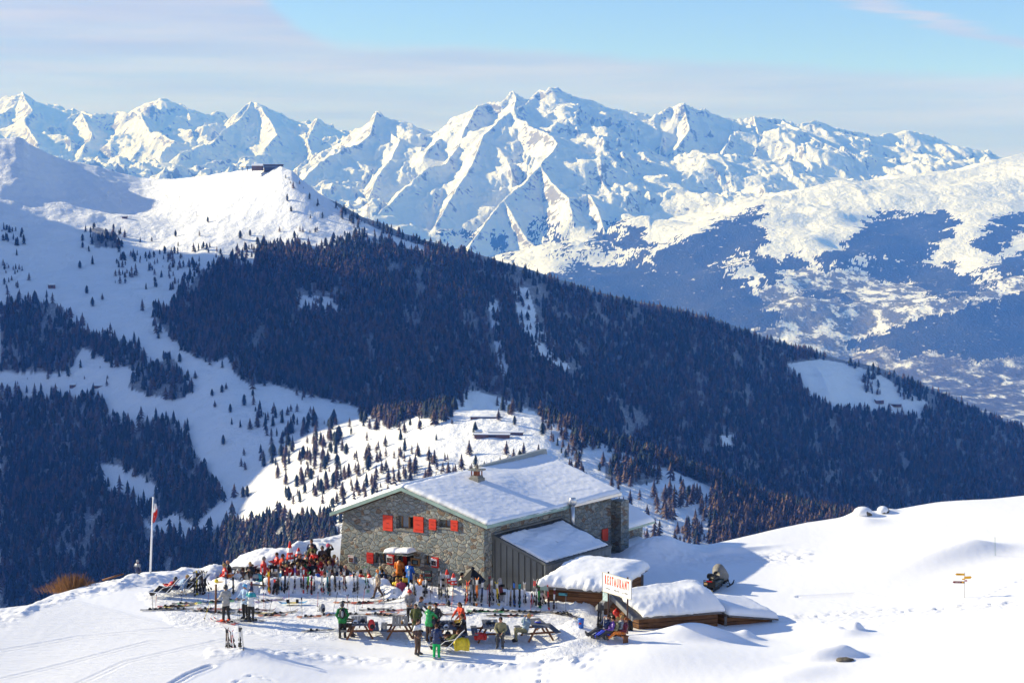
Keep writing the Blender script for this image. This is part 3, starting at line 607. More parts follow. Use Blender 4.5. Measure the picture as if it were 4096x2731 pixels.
    # the largest in the picture stand as trees of their own
    size = allp[:, 3] / allp[:, 1]; lone = (allp[:, 5] < 9) | (allp[:, 5] > 500)
    score = size * np.where(lone, 1.5, .8) * np.where(allp[:, 5] > 500, 2, 1)
    order = np.argsort(-score); nind = 290; ind = order[:nind]; rest = order[nind:]
    print('TREES', len(allp))
    # individual trees
    protos = {}
    for kd in ('spruce', 'pine', 'larch'):
        for sd_ in range(4):
            cv, cf, tv, tf = tree_arrays(kd, 100 + sd_, True)
            cm = np_mesh('crown', cv, cf, MT_LAR if kd == 'larch' else MT_SPR, smooth=False); tm = np_mesh('trunk', tv, tf, MT_TRK)
            protos[(kd, sd_)] = (cm, tm)
    rnd = random.Random(9)
    for q in ind:
        x, y, z, h, l, d = allp[q]; kd = 'larch' if l else rnd.choice(['spruce', 'pine', 'pine'])
        cm, tm = protos[(kd, rnd.randrange(4))]
        qx, qy = proj(x, y, z)
        place = 'on the slope below the ski run' if qx < 1000 else 'in the copse left of the hut roof' if qx < 1500 else 'on the meadow behind the hut roof' if qx < 2350 else 'in the wood right of the hut'
        look = {'larch': 'bare brown larch', 'spruce': 'dark pointed spruce', 'pine': 'dark rounded pine'}[kd]
        e = empty(kd + '_tree', (x, y, z - .3), rnd.uniform(0, 6.28), f'{look} standing {place}', kd + ' tree', f'{look}s {place}')
        e.scale = (h * rnd.uniform(.9, 1.15),) * 2 + (h,)
        a = bpy.data.objects.new('crown', cm); link(a, e); b = bpy.data.objects.new('trunk', tm); link(b, e)
    # the rest is forest
    for kd in ('larch', 'dark'):
        sel = [q for q in rest if (allp[q, 4] > .5) == (kd == 'larch')]
        sel = np.array(sel); Vs = []; Fs = []; base = 0
        vars_ = [tree_arrays(k2, 200 + i) for i in range(5) for k2 in (['larch'] if kd == 'larch' else ['spruce', 'pine'])]
        ch = rs.randint(0, len(vars_), len(sel))
        for vi, (cv, cf, tv, tf) in enumerate(vars_):
            s_ = sel[ch == vi]
            if not len(s_): continue
            vv = np.vstack([cv, tv]); ff = np.vstack([cf, tf + len(cv)])
            a = rs.rand(len(s_)) * 6.28; ca = np.cos(a)[:, None]; sa = np.sin(a)[:, None]
            h = allp[s_, 3][:, None]; w = h * (rs.rand(len(s_), 1) * .35 + .85)
            P = np.stack([(vv[None, :, 0] * ca - vv[None, :, 1] * sa) * w + allp[s_, 0][:, None], (vv[None, :, 0] * sa + vv[None, :, 1] * ca) * w + allp[s_, 1][:, None], vv[None, :, 2] * h + allp[s_, 2][:, None] - .3], -1).reshape(-1, 3)
            Vs.append(P); Fs.append((ff[None] + (np.arange(len(s_)) * len(vv))[:, None, None] + base).reshape(-1, 3)); base += len(P)
        me = np_mesh('forest', np.vstack(Vs), np.vstack(Fs), MT_LAR if kd == 'larch' else MT_SPR, smooth=False)
        o = link(bpy.data.objects.new('larch_forest' if kd == 'larch' else 'conifer_forest', me))
        tag(o, 'bare brown larch forest on the far slope' if kd == 'larch' else 'dark evergreen forest on the far slope', kind='stuff')
build_trees()
def build_shade_ridge():
    # unseen ridge added left of view, its crest shaped to shade the ski slope
    prof = [(900,-350),(1400,-100),(1800,260),(2380,300),(2450,335),(2520,390),(2600,480),(2700,560),(2850,600),(3000,620),(3100,560),(3190,435),(3300,335),(3450,240),(3800,200),(4600,-100)]
    xs = np.linspace(-3300, -1300, 70); ys = np.linspace(900, 4600, 150); X, Y = np.meshgrid(xs, ys)
    H = np.interp(Y, [p[0] for p in prof], [p[1] for p in prof])
    Z = H - np.abs(X + 1800) * .78 + 30 * (ridged(X / 300, Y / 300, 4, 3) - .9) * np.clip(np.abs(X + 1800) / 200, 0, 1) + 34 * fbm(Y / 110, X / 400, 5, 8, .65)
    me = np_mesh('shade_ridge', np.stack([X, Y, Z], -1).reshape(-1, 3), grid_faces(150, 70), bpy.data.materials['slope_snow'])
    tag(link(bpy.data.objects.new('shade_ridge', me)), 'unseen snowy ridge added beyond the left edge to shade the slope', kind='structure')
build_shade_ridge()
# ================================================================ THE SHOULDER WITH THE HUT
def rimpt(px, py, z): p = hit(px, py, z); return (p.x, p.y, z)
RIM = [(-120, 74, -2.5), (-45, 78, -1.0)] + [rimpt(*q) for q in [(0,2436,.0),(110,2420,.1),(205,2380,.1),(354,2338,.15),(470,2322,.2),(564,2292,.25),(801,2282,.3),(967,2262,.5),(1138,2222,.9)]] + [(-8.5, 108, .4), (0, 112, -.3), (6, 112, -.2)] + [rimpt(*q) for q in [(2670,2201,.3),(2839,2177,.4),(3111,2116,.7),(3233,2091,.8),(3348,2075,.95),(3586,2042,1.2),(3755,2011,1.6),(3966,1997,1.8),(4095,1984,1.9),(4400,1960,2.2)]] + [(60, 120, 3.0), (120, 130, 5.0)]
RX, RY, RZ = (np.array([r[i] for r in RIM]) for i in range(3))
CTRL = []
def C(px, py, z): p = hit(px, py, z); CTRL.append((p.x, p.y, z))
for q in [(0,2600,-.5),(0,2731,-.9),(400,2500,-.2),(700,2450,0),(700,2650,-.5),(1000,2400,0),(1000,2484,-.1),(1100,2600,-.35),(1400,2450,0),(1370,2551,-.3),(1400,2700,-.9),(1750,2640,-.55),(1700,2450,0),(1900,2560,-.3),(2000,2450,0),(2100,2560,-.3),(2300,2480,-.1),(2300,2600,-.3),(2050,2700,-.8),(2400,2545,-.25),(2600,2640,-.2),(2600,2731,-.6),(3000,2600,-.3),(3000,2731,-.4),(3050,2550,-.45),(3200,2500,-.3),(3200,2400,-.2),(3500,2560,-.1),(3700,2700,0),(3600,2450,0),(3855,2387,.4),(4096,2450,.6),(4096,2300,.9),(3700,2330,.3),(3450,2250,.5),(3100,2330,-.1),(2865,2352,-.2),(2650,2300,-.1),(2900,2260,.1),(4096,2600,.5),(4096,2731,.5),(3300,2180,.5),(3800,2120,1.2),(2600,2230,0)]: C(*q)
CTRL += [(-6, 96, .0), (-2, 99, 0), (4, 102, 0), (8, 98, -.1), (-12, 95, .1), (-30, 70, -1.0), (-30, 60, -.6), (0, 68, -.9), (0, 60, .3), (30, 62, .8), (0, 45, 4.2), (-35, 45, 3.2), (35, 45, 5), (0, 25, 10.5), (-35, 25, 9.5), (40, 25, 11.5), (0, 0, 18.7), (-40, 0, 17.5), (40, 0, 19.5), (45, 90, 2.0), (48, 105, 2.6), (-45, 65, -1), (70, 60, 3), (70, 100, 4)]
CT = np.array(CTRL)
def tps_fit(P, z, lam=.5):
    d = np.hypot(P[:, None, 0] - P[None, :, 0], P[:, None, 1] - P[None, :, 1]) + 1e-9
    K = d * d * np.log(d) + lam * np.eye(len(P)); Q = np.hstack([np.ones((len(P), 1)), P])
    A = np.block([[K, Q], [Q.T, np.zeros((3, 3))]]); return np.linalg.solve(A, np.concatenate([z, [0, 0, 0]]))
_rim = np.stack([RX, RY, RZ], 1)[1:-1]; _all = np.vstack([CT, _rim])
_w = tps_fit(_all[:, :2], _all[:, 2])
def base_z(x, y):
    sh = np.shape(x); x = np.ravel(x); y = np.ravel(y); out = np.empty(len(x)); n = len(_all)
    for i in range(0, len(x), 40000):
        a = x[i:i + 40000]; b = y[i:i + 40000]
        d = np.hypot(a[:, None] - _all[None, :, 0], b[:, None] - _all[None, :, 1]) + 1e-9
        out[i:i + 40000] = (d * d * np.log(d)) @ _w[:n] + _w[n] + _w[n + 1] * a + _w[n + 2] * b
    return out.reshape(sh)
# mounds: (px, py, z of foot, half length, half width, turn deg, height)
BUMPS = []
def bump(px, py, L, Wd, ang, h, z=0.0, pw=2.0): p = hit(px, py, z); BUMPS.append((p.x, p.y, L, Wd, R(ang), h, pw))
def wall_bump(pts, wd, h, pw=2.0):            # a bank along a line of picture points at ground level
    q = [hit(a, b, 0) for a, b in pts]
    for i in range(len(q) - 1):
        n = max(1, int((q[i + 1] - q[i]).length / .2))
        for k in range(n):
            p = q[i].lerp(q[i + 1], k / n); BANK.append((p.x, p.y, wd, h))
BANK = []
wall_bump([(1075,2366),(1200,2363),(1320,2365),(1450,2366),(1548,2368)], .5, .80)
wall_bump([(880,2352),(960,2366),(1030,2362),(1075,2364)], .55, .45)
wall_bump([(1648,2398),(1720,2398),(1800,2402),(1900,2410),(2000,2412),(2080,2414),(2170,2416)], .55, .66)
wall_bump([(1530,2372),(1555,2380),(1590,2392)], .4, .5)
wall_bump([(2205,2425),(2270,2428),(2330,2436),(2360,2440)], .55, .42)
wall_bump([(870,2310),(1000,2290),(1100,2270),(1160,2255)], 1.0, .35)
wall_bump([(1010,2268),(1080,2250),(1150,2232)], 1.3, .6)
wall_bump([(470,2350),(620,2330),(760,2312),(860,2318)], .8, .2)
bump(1885, 2345, 1.2, .8, 0, .3); bump(2050, 2365, 1.4, .9, 0, .45)
bump(1990, 2330, 1.2, .7, -20, .45)
bump(2560, 2546, 1.2, .6, 0, .08, -.25); bump(2742, 2552, 1.6, .8, 0, .62, -.25); bump(2870, 2550, 1.6, .8, -8, .36, -.25); bump(2985, 2548, .5, .5, 0, .34, -.3)
bump(2440, 2570, 1.3, .6, 10, .3, -.25); bump(2330, 2535, 1.0, .7, 0, .35, -.2); bump(2290, 2520, .6, .4, 0, .4, -.2)
bump(2640, 2235, 1.5, 1.5, 40, .8, .0); bump(2560, 2250, 1.5, 1.6, 40, .8); bump(2700, 2225, 1.6, 1.3, 20, .3); bump(2500, 2275, 1.6, 1.2, 40, .4)
bump(3810, 2235, 2.6, 1.2, 15, .42, .7); bump(3900, 2218, 1.6, 1.0, 0, .32, .8); bump(3680, 2262, 2.6, 1.4, 20, .2, .5)
bump(3340, 2532, .5, .45, 0, .26, -.25, 3.2); bump(3420, 2532, .42, .38, 0, .42, -.25, 3.4); bump(3385, 2545, .9, .5, 0, .25, -.25)
bump(3315, 2634, 1.35, .6, 8, .5, -.2, 3.0); bump(3385, 2636, .6, .5, 0, .12, -.2); bump(3200, 2690, 1.8, .9, 25, .18, -.2)
bump(3455, 2092, 1.0, .8, 0, .22, .95); bump(3445, 2062, .8, .7, 0, .35, 1.0); bump(3550, 2052, .6, .5, 0, .2, 1.1)
bump(2500, 2640, 7, 2.4, 5, .3, -.3); bump(3700, 2660, 5, 2.2, -8, .12); bump(3950, 2700, 4, 2, 0, .15, .3)
bump(2950, 2205, 2.0, .35, 25, .22, .3); bump(2905, 2200, 1.0, .35, 60, .25, .3)
bump(1000, 2622, 1.6, .5, -4, .25, -.4); bump(1180, 2632, 1.6, .4, -4, .16, -.4); bump(1350, 2655, 1.6, .4, -6, .14, -.5)
bump(2230, 2620, 1.0, .6, 20, .2, -.3); bump(2290, 2590, 1.2, .5, 30, .22, -.3)
TB = ([-16.5, -15, -12, -6.3, -5.6, -.5, 1], [94.6, 93.7, 93.1, 93.1, 91.7, 91.5, 91.8])
def terr_y0(x): return float(np.interp(x, *TB))
def softpoly(fx, fy, poly, r=22):
    return sum(inpoly(fx + r * math.cos(k * 2.4) * (k + 1) / 9, fy + .55 * r * math.sin(k * 2.4) * (k + 1) / 9, poly) for k in range(9)) / 9.0
def near_z(x, y, detail=True):
    x = np.asarray(x, float); y = np.asarray(y, float); z = base_z(x, y)
    z = z + .05 * fbm(x / 9, y / 9, 2, 71)
    for bx, by, L, Wd, an, h, pw in BUMPS:
        ca, sa = math.cos(an), math.sin(an); u = ((x - bx) * ca + (y - by) * sa) / L; v = (-(x - bx) * sa + (y - by) * ca) / Wd
        z = z + h * np.exp(-(u * u + v * v) ** (pw / 2))
    bk = np.zeros(x.shape)
    for bx, by, wd, h in BANK:
        d2 = ((x - bx) ** 2 + (y - by) ** 2) / (wd * wd); bk = np.maximum(bk, h * np.exp(-d2 ** 1.5))
    lump = np.clip(bk * 2.2, 0, 1)
    y0 = np.interp(x, [-16.5, -15, -12, -6.3, -5.6, -.5, 1], [94.6, 93.7, 93.1, 93.1, 91.7, 91.5, 91.8])
    sm = lambda t: np.clip(t, 0, 1) ** 2 * (3 - 2 * np.clip(t, 0, 1))
    z = z - .48 * sm((y - y0) / .5) * sm((y0 + 5.2 - y) / 2.5) * sm((x + 16.5) / 1.5) * sm((1.2 - x) / 1.0)
    z = z + bk * (1 + .16 * fbm(x / 1.5, y / 1.5, 2, 5)) + lump * (.06 * fbm(x / .16, y / .16, 3, 6) + .12 * np.abs(fbm(x / .42, y / .42, 2, 8)))
    # churned snow where people walk, ploughed rim on the left, tracks
    fx, fy = proj(x, y, z)
    tr = softpoly(fx + 14 * noise(x * 2, y * 2, 4), fy + 8 * noise(x * 2, y * 2, 5), [(600,2370),(900,2330),(1500,2340),(2400,2440),(2420,2560),(2300,2620),(1900,2600),(1500,2545),(1100,2530),(700,2490)])
    rimz = np.clip(1.25 - np.abs(y - np.interp(x, RX, RY) + 1.4) / 1.7, 0, 1) * (x < -9)
    row = np.exp(-((fy - np.interp(fx, [820,1000,1400,1750,2000,2250], [2612,2606,2640,2662,2672,2640])) / 16) ** 2) * (fx > 830) * (fx < 2300)
    e1 = np.exp(-((fy - np.interp(fx, [3100,3400,3700,4096], [2475,2452,2440,2408])) / 13) ** 2) * (fx > 3080)
    e2 = np.exp(-((fy - np.interp(fx, [2700,2950,3200], [2230,2236,2225])) / 22) ** 2) * (fx > 2650) * (fx < 3250)
    pile = np.clip(1.2 - np.hypot(x - 8.5, (y - 100)) / 4, 0, 1)
    ch = np.clip(tr * .30 + rimz * 1.0 + row * 1.0 + e1 * 1.0 + e2 * 1.1 + pile * .9, 0, 1.3)
    if detail:
        z = z + ch * (.07 * fbm(x / .75, y / .75, 4, 33) + .055 * fbm(x / .2, y / .2, 3, 35)) + rimz * .18 * np.clip(fbm(x / 1.3, y / 1.3, 3, 37), 0, 1) + row * .1
        z = z + .004 * fbm(x / .35, y / 1.2, 3, 41)
    else: z = z + rimz * .1
    if detail:
        for pts, wd, dp, gap in TRACKS:
            near = np.full(x.shape, 9.); al = np.zeros(x.shape); s0 = 0.
            for (x1, y1), (x2, y2) in zip(pts[:-1], pts[1:]):
                dx, dy = x2 - x1, y2 - y1; L2 = dx * dx + dy * dy + 1e-9; t = np.clip(((x - x1) * dx + (y - y1) * dy) / L2, 0, 1)
                dd = np.hypot(x - x1 - t * dx, y - y1 - t * dy); c_ = dd < near; near = np.where(c_, dd, near); al = np.where(c_, s0 + t * math.sqrt(L2), al); s0 += math.sqrt(L2)
            if gap == 'twin': z = z - dp * (np.exp(-((near - .16) / wd) ** 2)) + dp * .4 * np.exp(-((near - .32) / wd) ** 2)
            else: st_ = np.clip(np.sin(al * 2 * math.pi / gap + 2.5 * noise(x, y, 3)) * 2, 0, 1) * (.6 + .6 * noise(x * 1.3, y * 1.3, 6)); z = z - dp * np.exp(-(near / wd) ** 2) * st_ + dp * .5 * np.exp(-((near - wd * 1.5) / wd) ** 2) * st_
    d = np.clip(y - np.interp(x, RX, RY), 0, None)
    return z - .62 * d * d / (d + 1.6)
def trk(pts, wd, dp, gap): TRACKS.append(([(hit(a, b, 0).x, hit(a, b, 0).y) for a, b in pts], wd, dp, gap))
TRACKS = []
trk([(3200,2372),(3420,2372),(3560,2400),(3700,2430),(3850,2440)], .07, .06, 'twin')
trk([(560,2731),(640,2690),(760,2640),(840,2618)], .08, .07, 'twin'); trk([(0,2560),(300,2520),(700,2500),(1100,2540)], .06, .03, 'twin'); trk([(0,2640),(250,2600),(600,2540),(1200,2560)], .06, .03, 'twin'); trk([(100,2731),(500,2600),(900,2540)], .06, .03, 'twin')
trk([(3250,2390),(3340,2395),(3460,2425),(3600,2418)], .10, .05, .7); trk([(900,2700),(940,2660),(1000,2640),(1200,2665),(1500,2660)], .09, .07, .75); trk([(2110,2720),(2160,2660),(2180,2600)], .13, .10, .6); trk([(2330,2640),(2420,2600),(2500,2575),(2700,2560)], .12, .08, .7)
trk([(3400,2500),(3700,2470),(3900,2455),(4096,2470)], .10, .05, .6); trk([(4096,2380),(3900,2440),(3650,2452),(3300,2470)], .13, .06, .5)
def build_near():
    xs = np.concatenate([np.linspace(-120, -37, 46)[:-1], np.linspace(-37, 37, 690), np.linspace(37, 120, 46)[1:]])
    ys = np.concatenate([np.linspace(-14, 71, 50)[:-1], np.linspace(71, 118, 560), np.linspace(118, 330, 70)[1:]])
    X, Y = np.meshgrid(xs, ys); Z = near_z(X, Y)
    me = np_mesh('snow_ground', np.stack([X, Y, Z], -1).reshape(-1, 3), grid_faces(len(ys), len(xs)))
    fx, fy = proj(X, Y, Z)
    add_attr(me, 'trod', softpoly(fx + 14 * noise(X * 2, Y * 2, 4), fy + 8 * noise(X * 2, Y * 2, 5), [(560,2380),(900,2330),(1500,2330),(2400,2430),(2420,2570),(2300,2640),(1900,2620),(1500,2560),(1100,2540),(700,2500)]) * 1.0)
    add_attr(me, 'piste', softpoly(fx, fy, [(-2000,2430),(300,2400),(700,2500),(1100,2540),(1400,2600),(1000,2600),(700,2731),(500,2900),(-2000,2900)]) * 1.0)
    m, t = newmat('snow', .55); t.b.inputs['Specular IOR Level'].default_value = .25
    geo = t.n('NewGeometry'); pos = geo.outputs['Position']
    nA = t.noise(pos, .35, 4); nB = t.noise(pos, 3.0, 6, .6); nC = t.noise(pos, 14.0, 5, .6)
    mp = t.n('Mapping'); t.l(pos, mp.inputs[0]); mp.inputs['Rotation'].default_value = (0, 0, R(-16)); mp.inputs['Scale'].default_value = (.12, 2.4, 1)
    wv = t.noise(mp.outputs[0], 3.2, 5, .7)
    c = t.mix(nA, (.87, .87, .87), (.82, .83, .85)); tr = t.attr('trod')
    c = t.mix(t.math('MULTIPLY', tr, t.step(nB, .5, .75, 0, .35)), c, (.70, .70, .70))
    t.l(c, t.b.inputs['Base Color'])
    pi_ = t.attr('piste')
    h = t.math('ADD', t.math('MULTIPLY', nB, t.math('ADD', t.math('MULTIPLY', tr, .16), .014)), t.math('MULTIPLY', nC, t.math('ADD', t.math('MULTIPLY', tr, .06), .004)))
    h = t.math('ADD', h, t.math('MULTIPLY', t.math('MULTIPLY', wv, pi_), .10))
    t.l(t.bump(h, .8, 1.0), t.b.inputs['Normal']); me.materials.append(m)
    tag(link(bpy.data.objects.new('snow_ground', me)), 'snow covered shoulder around the hut', kind='structure')
    return xs, ys, Z
GX, GY, GZ = build_near()
M_SNOW = bpy.data.materials['snow']
def gz(x, y):
    i = min(max(np.searchsorted(GX, x) - 1, 0), len(GX) - 2); j = min(max(np.searchsorted(GY, y) - 1, 0), len(GY) - 2)
    u = (x - GX[i]) / (GX[i + 1] - GX[i]); v = (y - GY[j]) / (GY[j + 1] - GY[j])
    return float((GZ[j, i] * (1 - u) + GZ[j, i + 1] * u) * (1 - v) + (GZ[j + 1, i] * (1 - u) + GZ[j + 1, i + 1] * u) * v)
def gnd(px, py):                          # the snow surface under a picture point
    p = hit(px, py, 0); Y = 68.0
    while Y < 125:
        q = at(px, py, Y)
        if q.z < gz(q.x, q.y):
            for _ in range(12):
                Y -= .06; q = at(px, py, Y)
                if q.z > gz(q.x, q.y): break
            return Vector((q.x, q.y, gz(q.x, q.y)))
        Y += .3
    return p
# ---------------------------------------------------------------- materials for buildings
def stone_mat():
    m, t = newmat('rubble_stone', .85); tc = t.n('TexCoord'); v = tc.outputs['Object']
    n = t.n('TexNoise'); n.inputs['Scale'].default_value = 1.6; n.inputs['Detail'].default_value = 3; t.l(v, n.inputs['Vector'])
    ad = t.n('VectorMath', operation='MULTIPLY_ADD'); t.l(n.outputs['Color'], ad.inputs[0]); ad.inputs[1].default_value = (.30, .30, .30); t.l(v, ad.inputs[2])
    ml = t.n('VectorMath', operation='MULTIPLY'); t.l(ad.outputs[0], ml.inputs[0]); ml.inputs[1].default_value = (1, 1, 1.45); vv = ml.outputs[0]
    vo = t.n('TexVoronoi', feature='F1'); vo.inputs['Scale'].default_value = 3.0; t.l(vv, vo.inputs['Vector'])
    ve = t.n('TexVoronoi', feature='DISTANCE_TO_EDGE'); ve.inputs['Scale'].default_value = 3.0; t.l(vv, ve.inputs['Vector'])
    hs = t.n('SeparateColor'); t.l(vo.outputs['Color'], hs.inputs[0])
    c = t.mix(hs.outputs[0], (.19, .22, .215), (.35, .375, .355)); c = t.mix(t.step(hs.outputs[1], .86, .94), c, (.22, .16, .115)); c = t.mix(t.step(hs.outputs[2], .86, .93), c, (.42, .39, .32))
    fn = t.noise(v, 12.0, 6, .7); c = t.mix(t.step(fn, .35, .75, 0, .55), c, (.10, .11, .105))
    mort = t.step(ve.outputs['Distance'], .045, .02); c = t.mix(mort, c, t.mix(fn, (.46, .42, .35), (.30, .27, .23)))
    t.l(c, t.b.inputs['Base Color'])
    h = t.math('ADD', t.math('MULTIPLY', t.step(ve.outputs['Distance'], .0, .12), .08), t.math('MULTIPLY', fn, .05)); h = t.math('ADD', h, t.math('MULTIPLY', hs.outputs[2], .04))
    t.l(t.bump(h, .9, 1.0), t.b.inputs['Normal']); return m
M_STONE = stone_mat()
def plank_mat(name, c1, c2, c3, rows=5.0):
    m, t = newmat(name, .8); tc = t.n('TexCoord'); v = tc.outputs['Object']; sx = t.n('SeparateXYZ'); t.l(v, sx.inputs[0])
    zz = t.math('MULTIPLY', sx.outputs[2], rows); fr = t.math('FRACT', zz); fl = t.math('FLOOR', zz)
    cb = t.n('CombineXYZ'); t.l(t.math('MULTIPLY', sx.outputs[0], .6), cb.inputs[0]); t.l(t.math('MULTIPLY', sx.outputs[1], .6), cb.inputs[1]); t.l(t.math('MULTIPLY', fl, 3.7), cb.inputs[2])
    n = t.noise(cb.outputs[0], 1.2, 3); mp = t.n('Mapping'); t.l(v, mp.inputs[0]); mp.inputs['Scale'].default_value = (1, 1, 9); g = t.noise(mp.outputs[0], 2.5, 6, .7)
    c = t.mix(t.step(n, .35, .65), c1, c2); c = t.mix(t.step(g, .42, .7), c, c3)
    gap = t.step(t.math('ABSOLUTE', t.math('SUBTRACT', fr, .5)), .43, .49); c = t.mix(gap, c, (.012, .009, .007)); t.l(c, t.b.inputs['Base Color'])
    h = t.math('SUBTRACT', t.math('MULTIPLY', g, .02), t.math('MULTIPLY', gap, .05)); t.l(t.bump(h, .8, 1.0), t.b.inputs['Normal']); return m
M_LOG = plank_mat('old_larch_boards', (.17, .075, .032), (.085, .042, .022), (.24, .12, .055), 4.6)
M_LOGG = plank_mat('grey_boards', (.20, .165, .13), (.12, .09, .065), (.26, .22, .18), 4.6)
M_COPPER = mat('weathered_green_sheet', (.30, .42, .37), .5, .2, .25, 1.5)
M_ZINC = mat('dark_sheet_metal', (.155, .165, .165), .5, .2, .3, .8)
M_ZINC2 = mat('grey_ribbed_metal', (.27, .29, .29), .45, .25, .2, .8)
M_RED = mat('red_shutter_paint', (.70, .055, .025), .5, 0, .12, 6)
M_RED2 = mat('dark_red_paint', (.55, .03, .02), .5)
M_OCHRE = mat('varnished_wood_frame', (.33, .17, .06), .5, 0, .3, 8)
M_DARK = mat('dark_interior', (.008, .008, .009), .6)
M_GLASS = mat('window_glass', (.10, .13, .17), .06, .0, 0, 5, spec=.8)
M_GREYW = mat('weathered_grey_wood', (.16, .15, .145), .8, 0, .35, 9)
M_WOODB = mat('brown_wood', (.17, .07, .03), .7, 0, .35, 9)
M_STEEL = mat('stainless_steel', (.55, .55, .55), .3, .9)
M_WHITE = mat('white_paint', (.80, .80, .80), .5)
M_BLACK = mat('black_plastic', (.012, .012, .013), .5)
M_CONC = mat('concrete', (.26, .25, .22), .9, 0, .3, 4, .3, 15)
def snow_slab(name, P, na, nb, thick, parent=None, seed=1, over=.10, lump=.05, rough=.0):
    """rounded snow blanket on a surface P(a,b)->Vector, a,b in 0..1"""
    V = []; F = []
    n2 = nb + 1
    pts = [[P(i / na, j / nb) for j in range(n2)] for i in range(na + 1)]
    cen = sum((p for r_ in pts for p in r_), Vector()) / ((na + 1) * n2)
    for i in range(na + 1):
        for j in range(n2):
            a, b = i / na, j / nb; p = pts[i][j].copy()
            la = (pts[-1][j] - pts[0][j]).length; lb = (pts[i][-1] - pts[i][0]).length
            e = min(min(a, 1 - a) * la, min(b, 1 - b) * lb); th = thick(a, b)
            k = min(1, e / max(.02, th * .9)); rd = math.sqrt(max(0, 1 - (1 - k) ** 2))
            w = float(fbm(np.array([p.x / .9 + seed]), np.array([p.y / .9]), 4, seed)[0]); w2 = float(noise(np.array([p.x / .25]), np.array([p.y / .25]), seed)[0])
            h = th * (.12 + .88 * rd) * (1 + .03 * w) + lump * w2 * (1.04 - k) + rough * (w2 + .6 * w)
            out = (p - cen); out.z = 0
            edge = 1 if (i in (0, na) or j in (0, nb)) else 0
            if k < 1: p += out.normalized() * over * (1 - k) * (1 + .9 * w)
            V.append((p.x, p.y, p.z + max(.01, h)))
    N = len(V)
    for i in range(na + 1):
        for j in range(n2): V.append(tuple(pts[i][j] + Vector((0, 0, .006))))
    for i in range(na):
        for j in range(nb):
            a = i * n2 + j; q = (a, a + n2, a + n2 + 1, a + 1); F.append(q); F.append(tuple(N + x for x in reversed(q)))
    def skirt(idx):
        for k in range(len(idx) - 1): F.append((idx[k], idx[k + 1], N + idx[k + 1], N + idx[k]))
    skirt([i * n2 for i in range(na, -1, -1)]); skirt([i * n2 + nb for i in range(na + 1)]); skirt([j for j in range(n2)]); skirt([na * n2 + j for j in range(nb, -1, -1)])
    me = bpy.data.meshes.new(name); me.from_pydata(V, [], F); me.materials.append(M_SNOWP); me.polygons.foreach_set('use_smooth', [True] * len(F)); me.update()
    bm = bmesh.new(); bm.from_mesh(me); bmesh.ops.recalc_face_normals(bm, faces=bm.faces); bm.to_mesh(me); bm.free()
    o = link(bpy.data.objects.new(name, me), parent); return o
M_SNOWP = mat('settled_snow', (.86, .87, .88), .6, 0, .04, 1.0, .5, 2.5)
# ================================================================ THE STONE HUT
UP = Vector((0, 0, 1))
eA = hit(1947, 2104, 3.56); eL = Vector((-9.93, 97.0, 3.28)); eL.z = at(1320, 2054, 97.0).z; eL.x = at(1320, 2054, 97.0).x
Uv = Vector((eA.x - eL.x, eA.y - eL.y, 0)).normalized()          # along the gable, left to right
Yr = 94.64; eD = at(1607, 1952, Yr)
eB = hit(2485, 1973, 3.56); eC = at(2184, 1817, 106.5)
Vv = (eB - eA); Vv.z = 0; LV = Vv.length; Vv.normalize()
Vr = (eC - eD); LR = Vr.length; Vr.z = 0; Vr.normalize()
HUT = empty('stone_hut', (eA.x, eA.y, 0), 0, 'large grey rubble stone mountain hut with red shutters under a broad snow covered gable roof', 'building')
HL = Vector(HUT.location)
def put(o, parent=HUT):                     # children are written in world coordinates; shift them into the parent's frame
    o.parent = parent
    off = Vector()
    p = parent
    while p is not None: off += Vector(p.location); p = p.parent
    o.location = Vector(o.location) - off
    return o
def fac(px, py, d=0.0):                     # a picture point on the gable wall plane, d metres in front
    o = eA + Vv * .40 - Vv * d; n = Uv.cross(UP)
    dx, dy, dz = ray(px, py); r_ = Vector((dx, dy, dz)); c = Vector((0, 0, CAMZ)); t = (o - c).dot(n) / r_.dot(n); return c + r_ * t
def side(px, py, d=0.0):                    # the same on the long wall facing right
    n = Vv.cross(UP); o = eA - Uv * .45 + n * d
    r_ = Vector(ray(px, py)); c = Vector((0, 0, CAMZ)); t = (o - c).dot(n) / r_.dot(n); return c + r_ * t
def slopez(a):                              # roof underside height at fraction a along the gable, 0 = left eave
    tr = (Vector((eD.x, eD.y, 0)) - Vector((eL.x, eL.y, 0))).dot(Uv) / (Vector((eA.x, eA.y, 0)) - Vector((eL.x, eL.y, 0))).length
    return eL.z + (eD.z - eL.z) * a / tr if a < tr else eD.z + (eA.z - eD.z) * (a - tr) / (1 - tr)
W_ALL = (Vector((eA.x, eA.y, 0)) - Vector((eL.x, eL.y, 0))).length
TRR = (Vector((eD.x, eD.y, 0)) - Vector((eL.x, eL.y, 0))).dot(Uv) / W_ALL
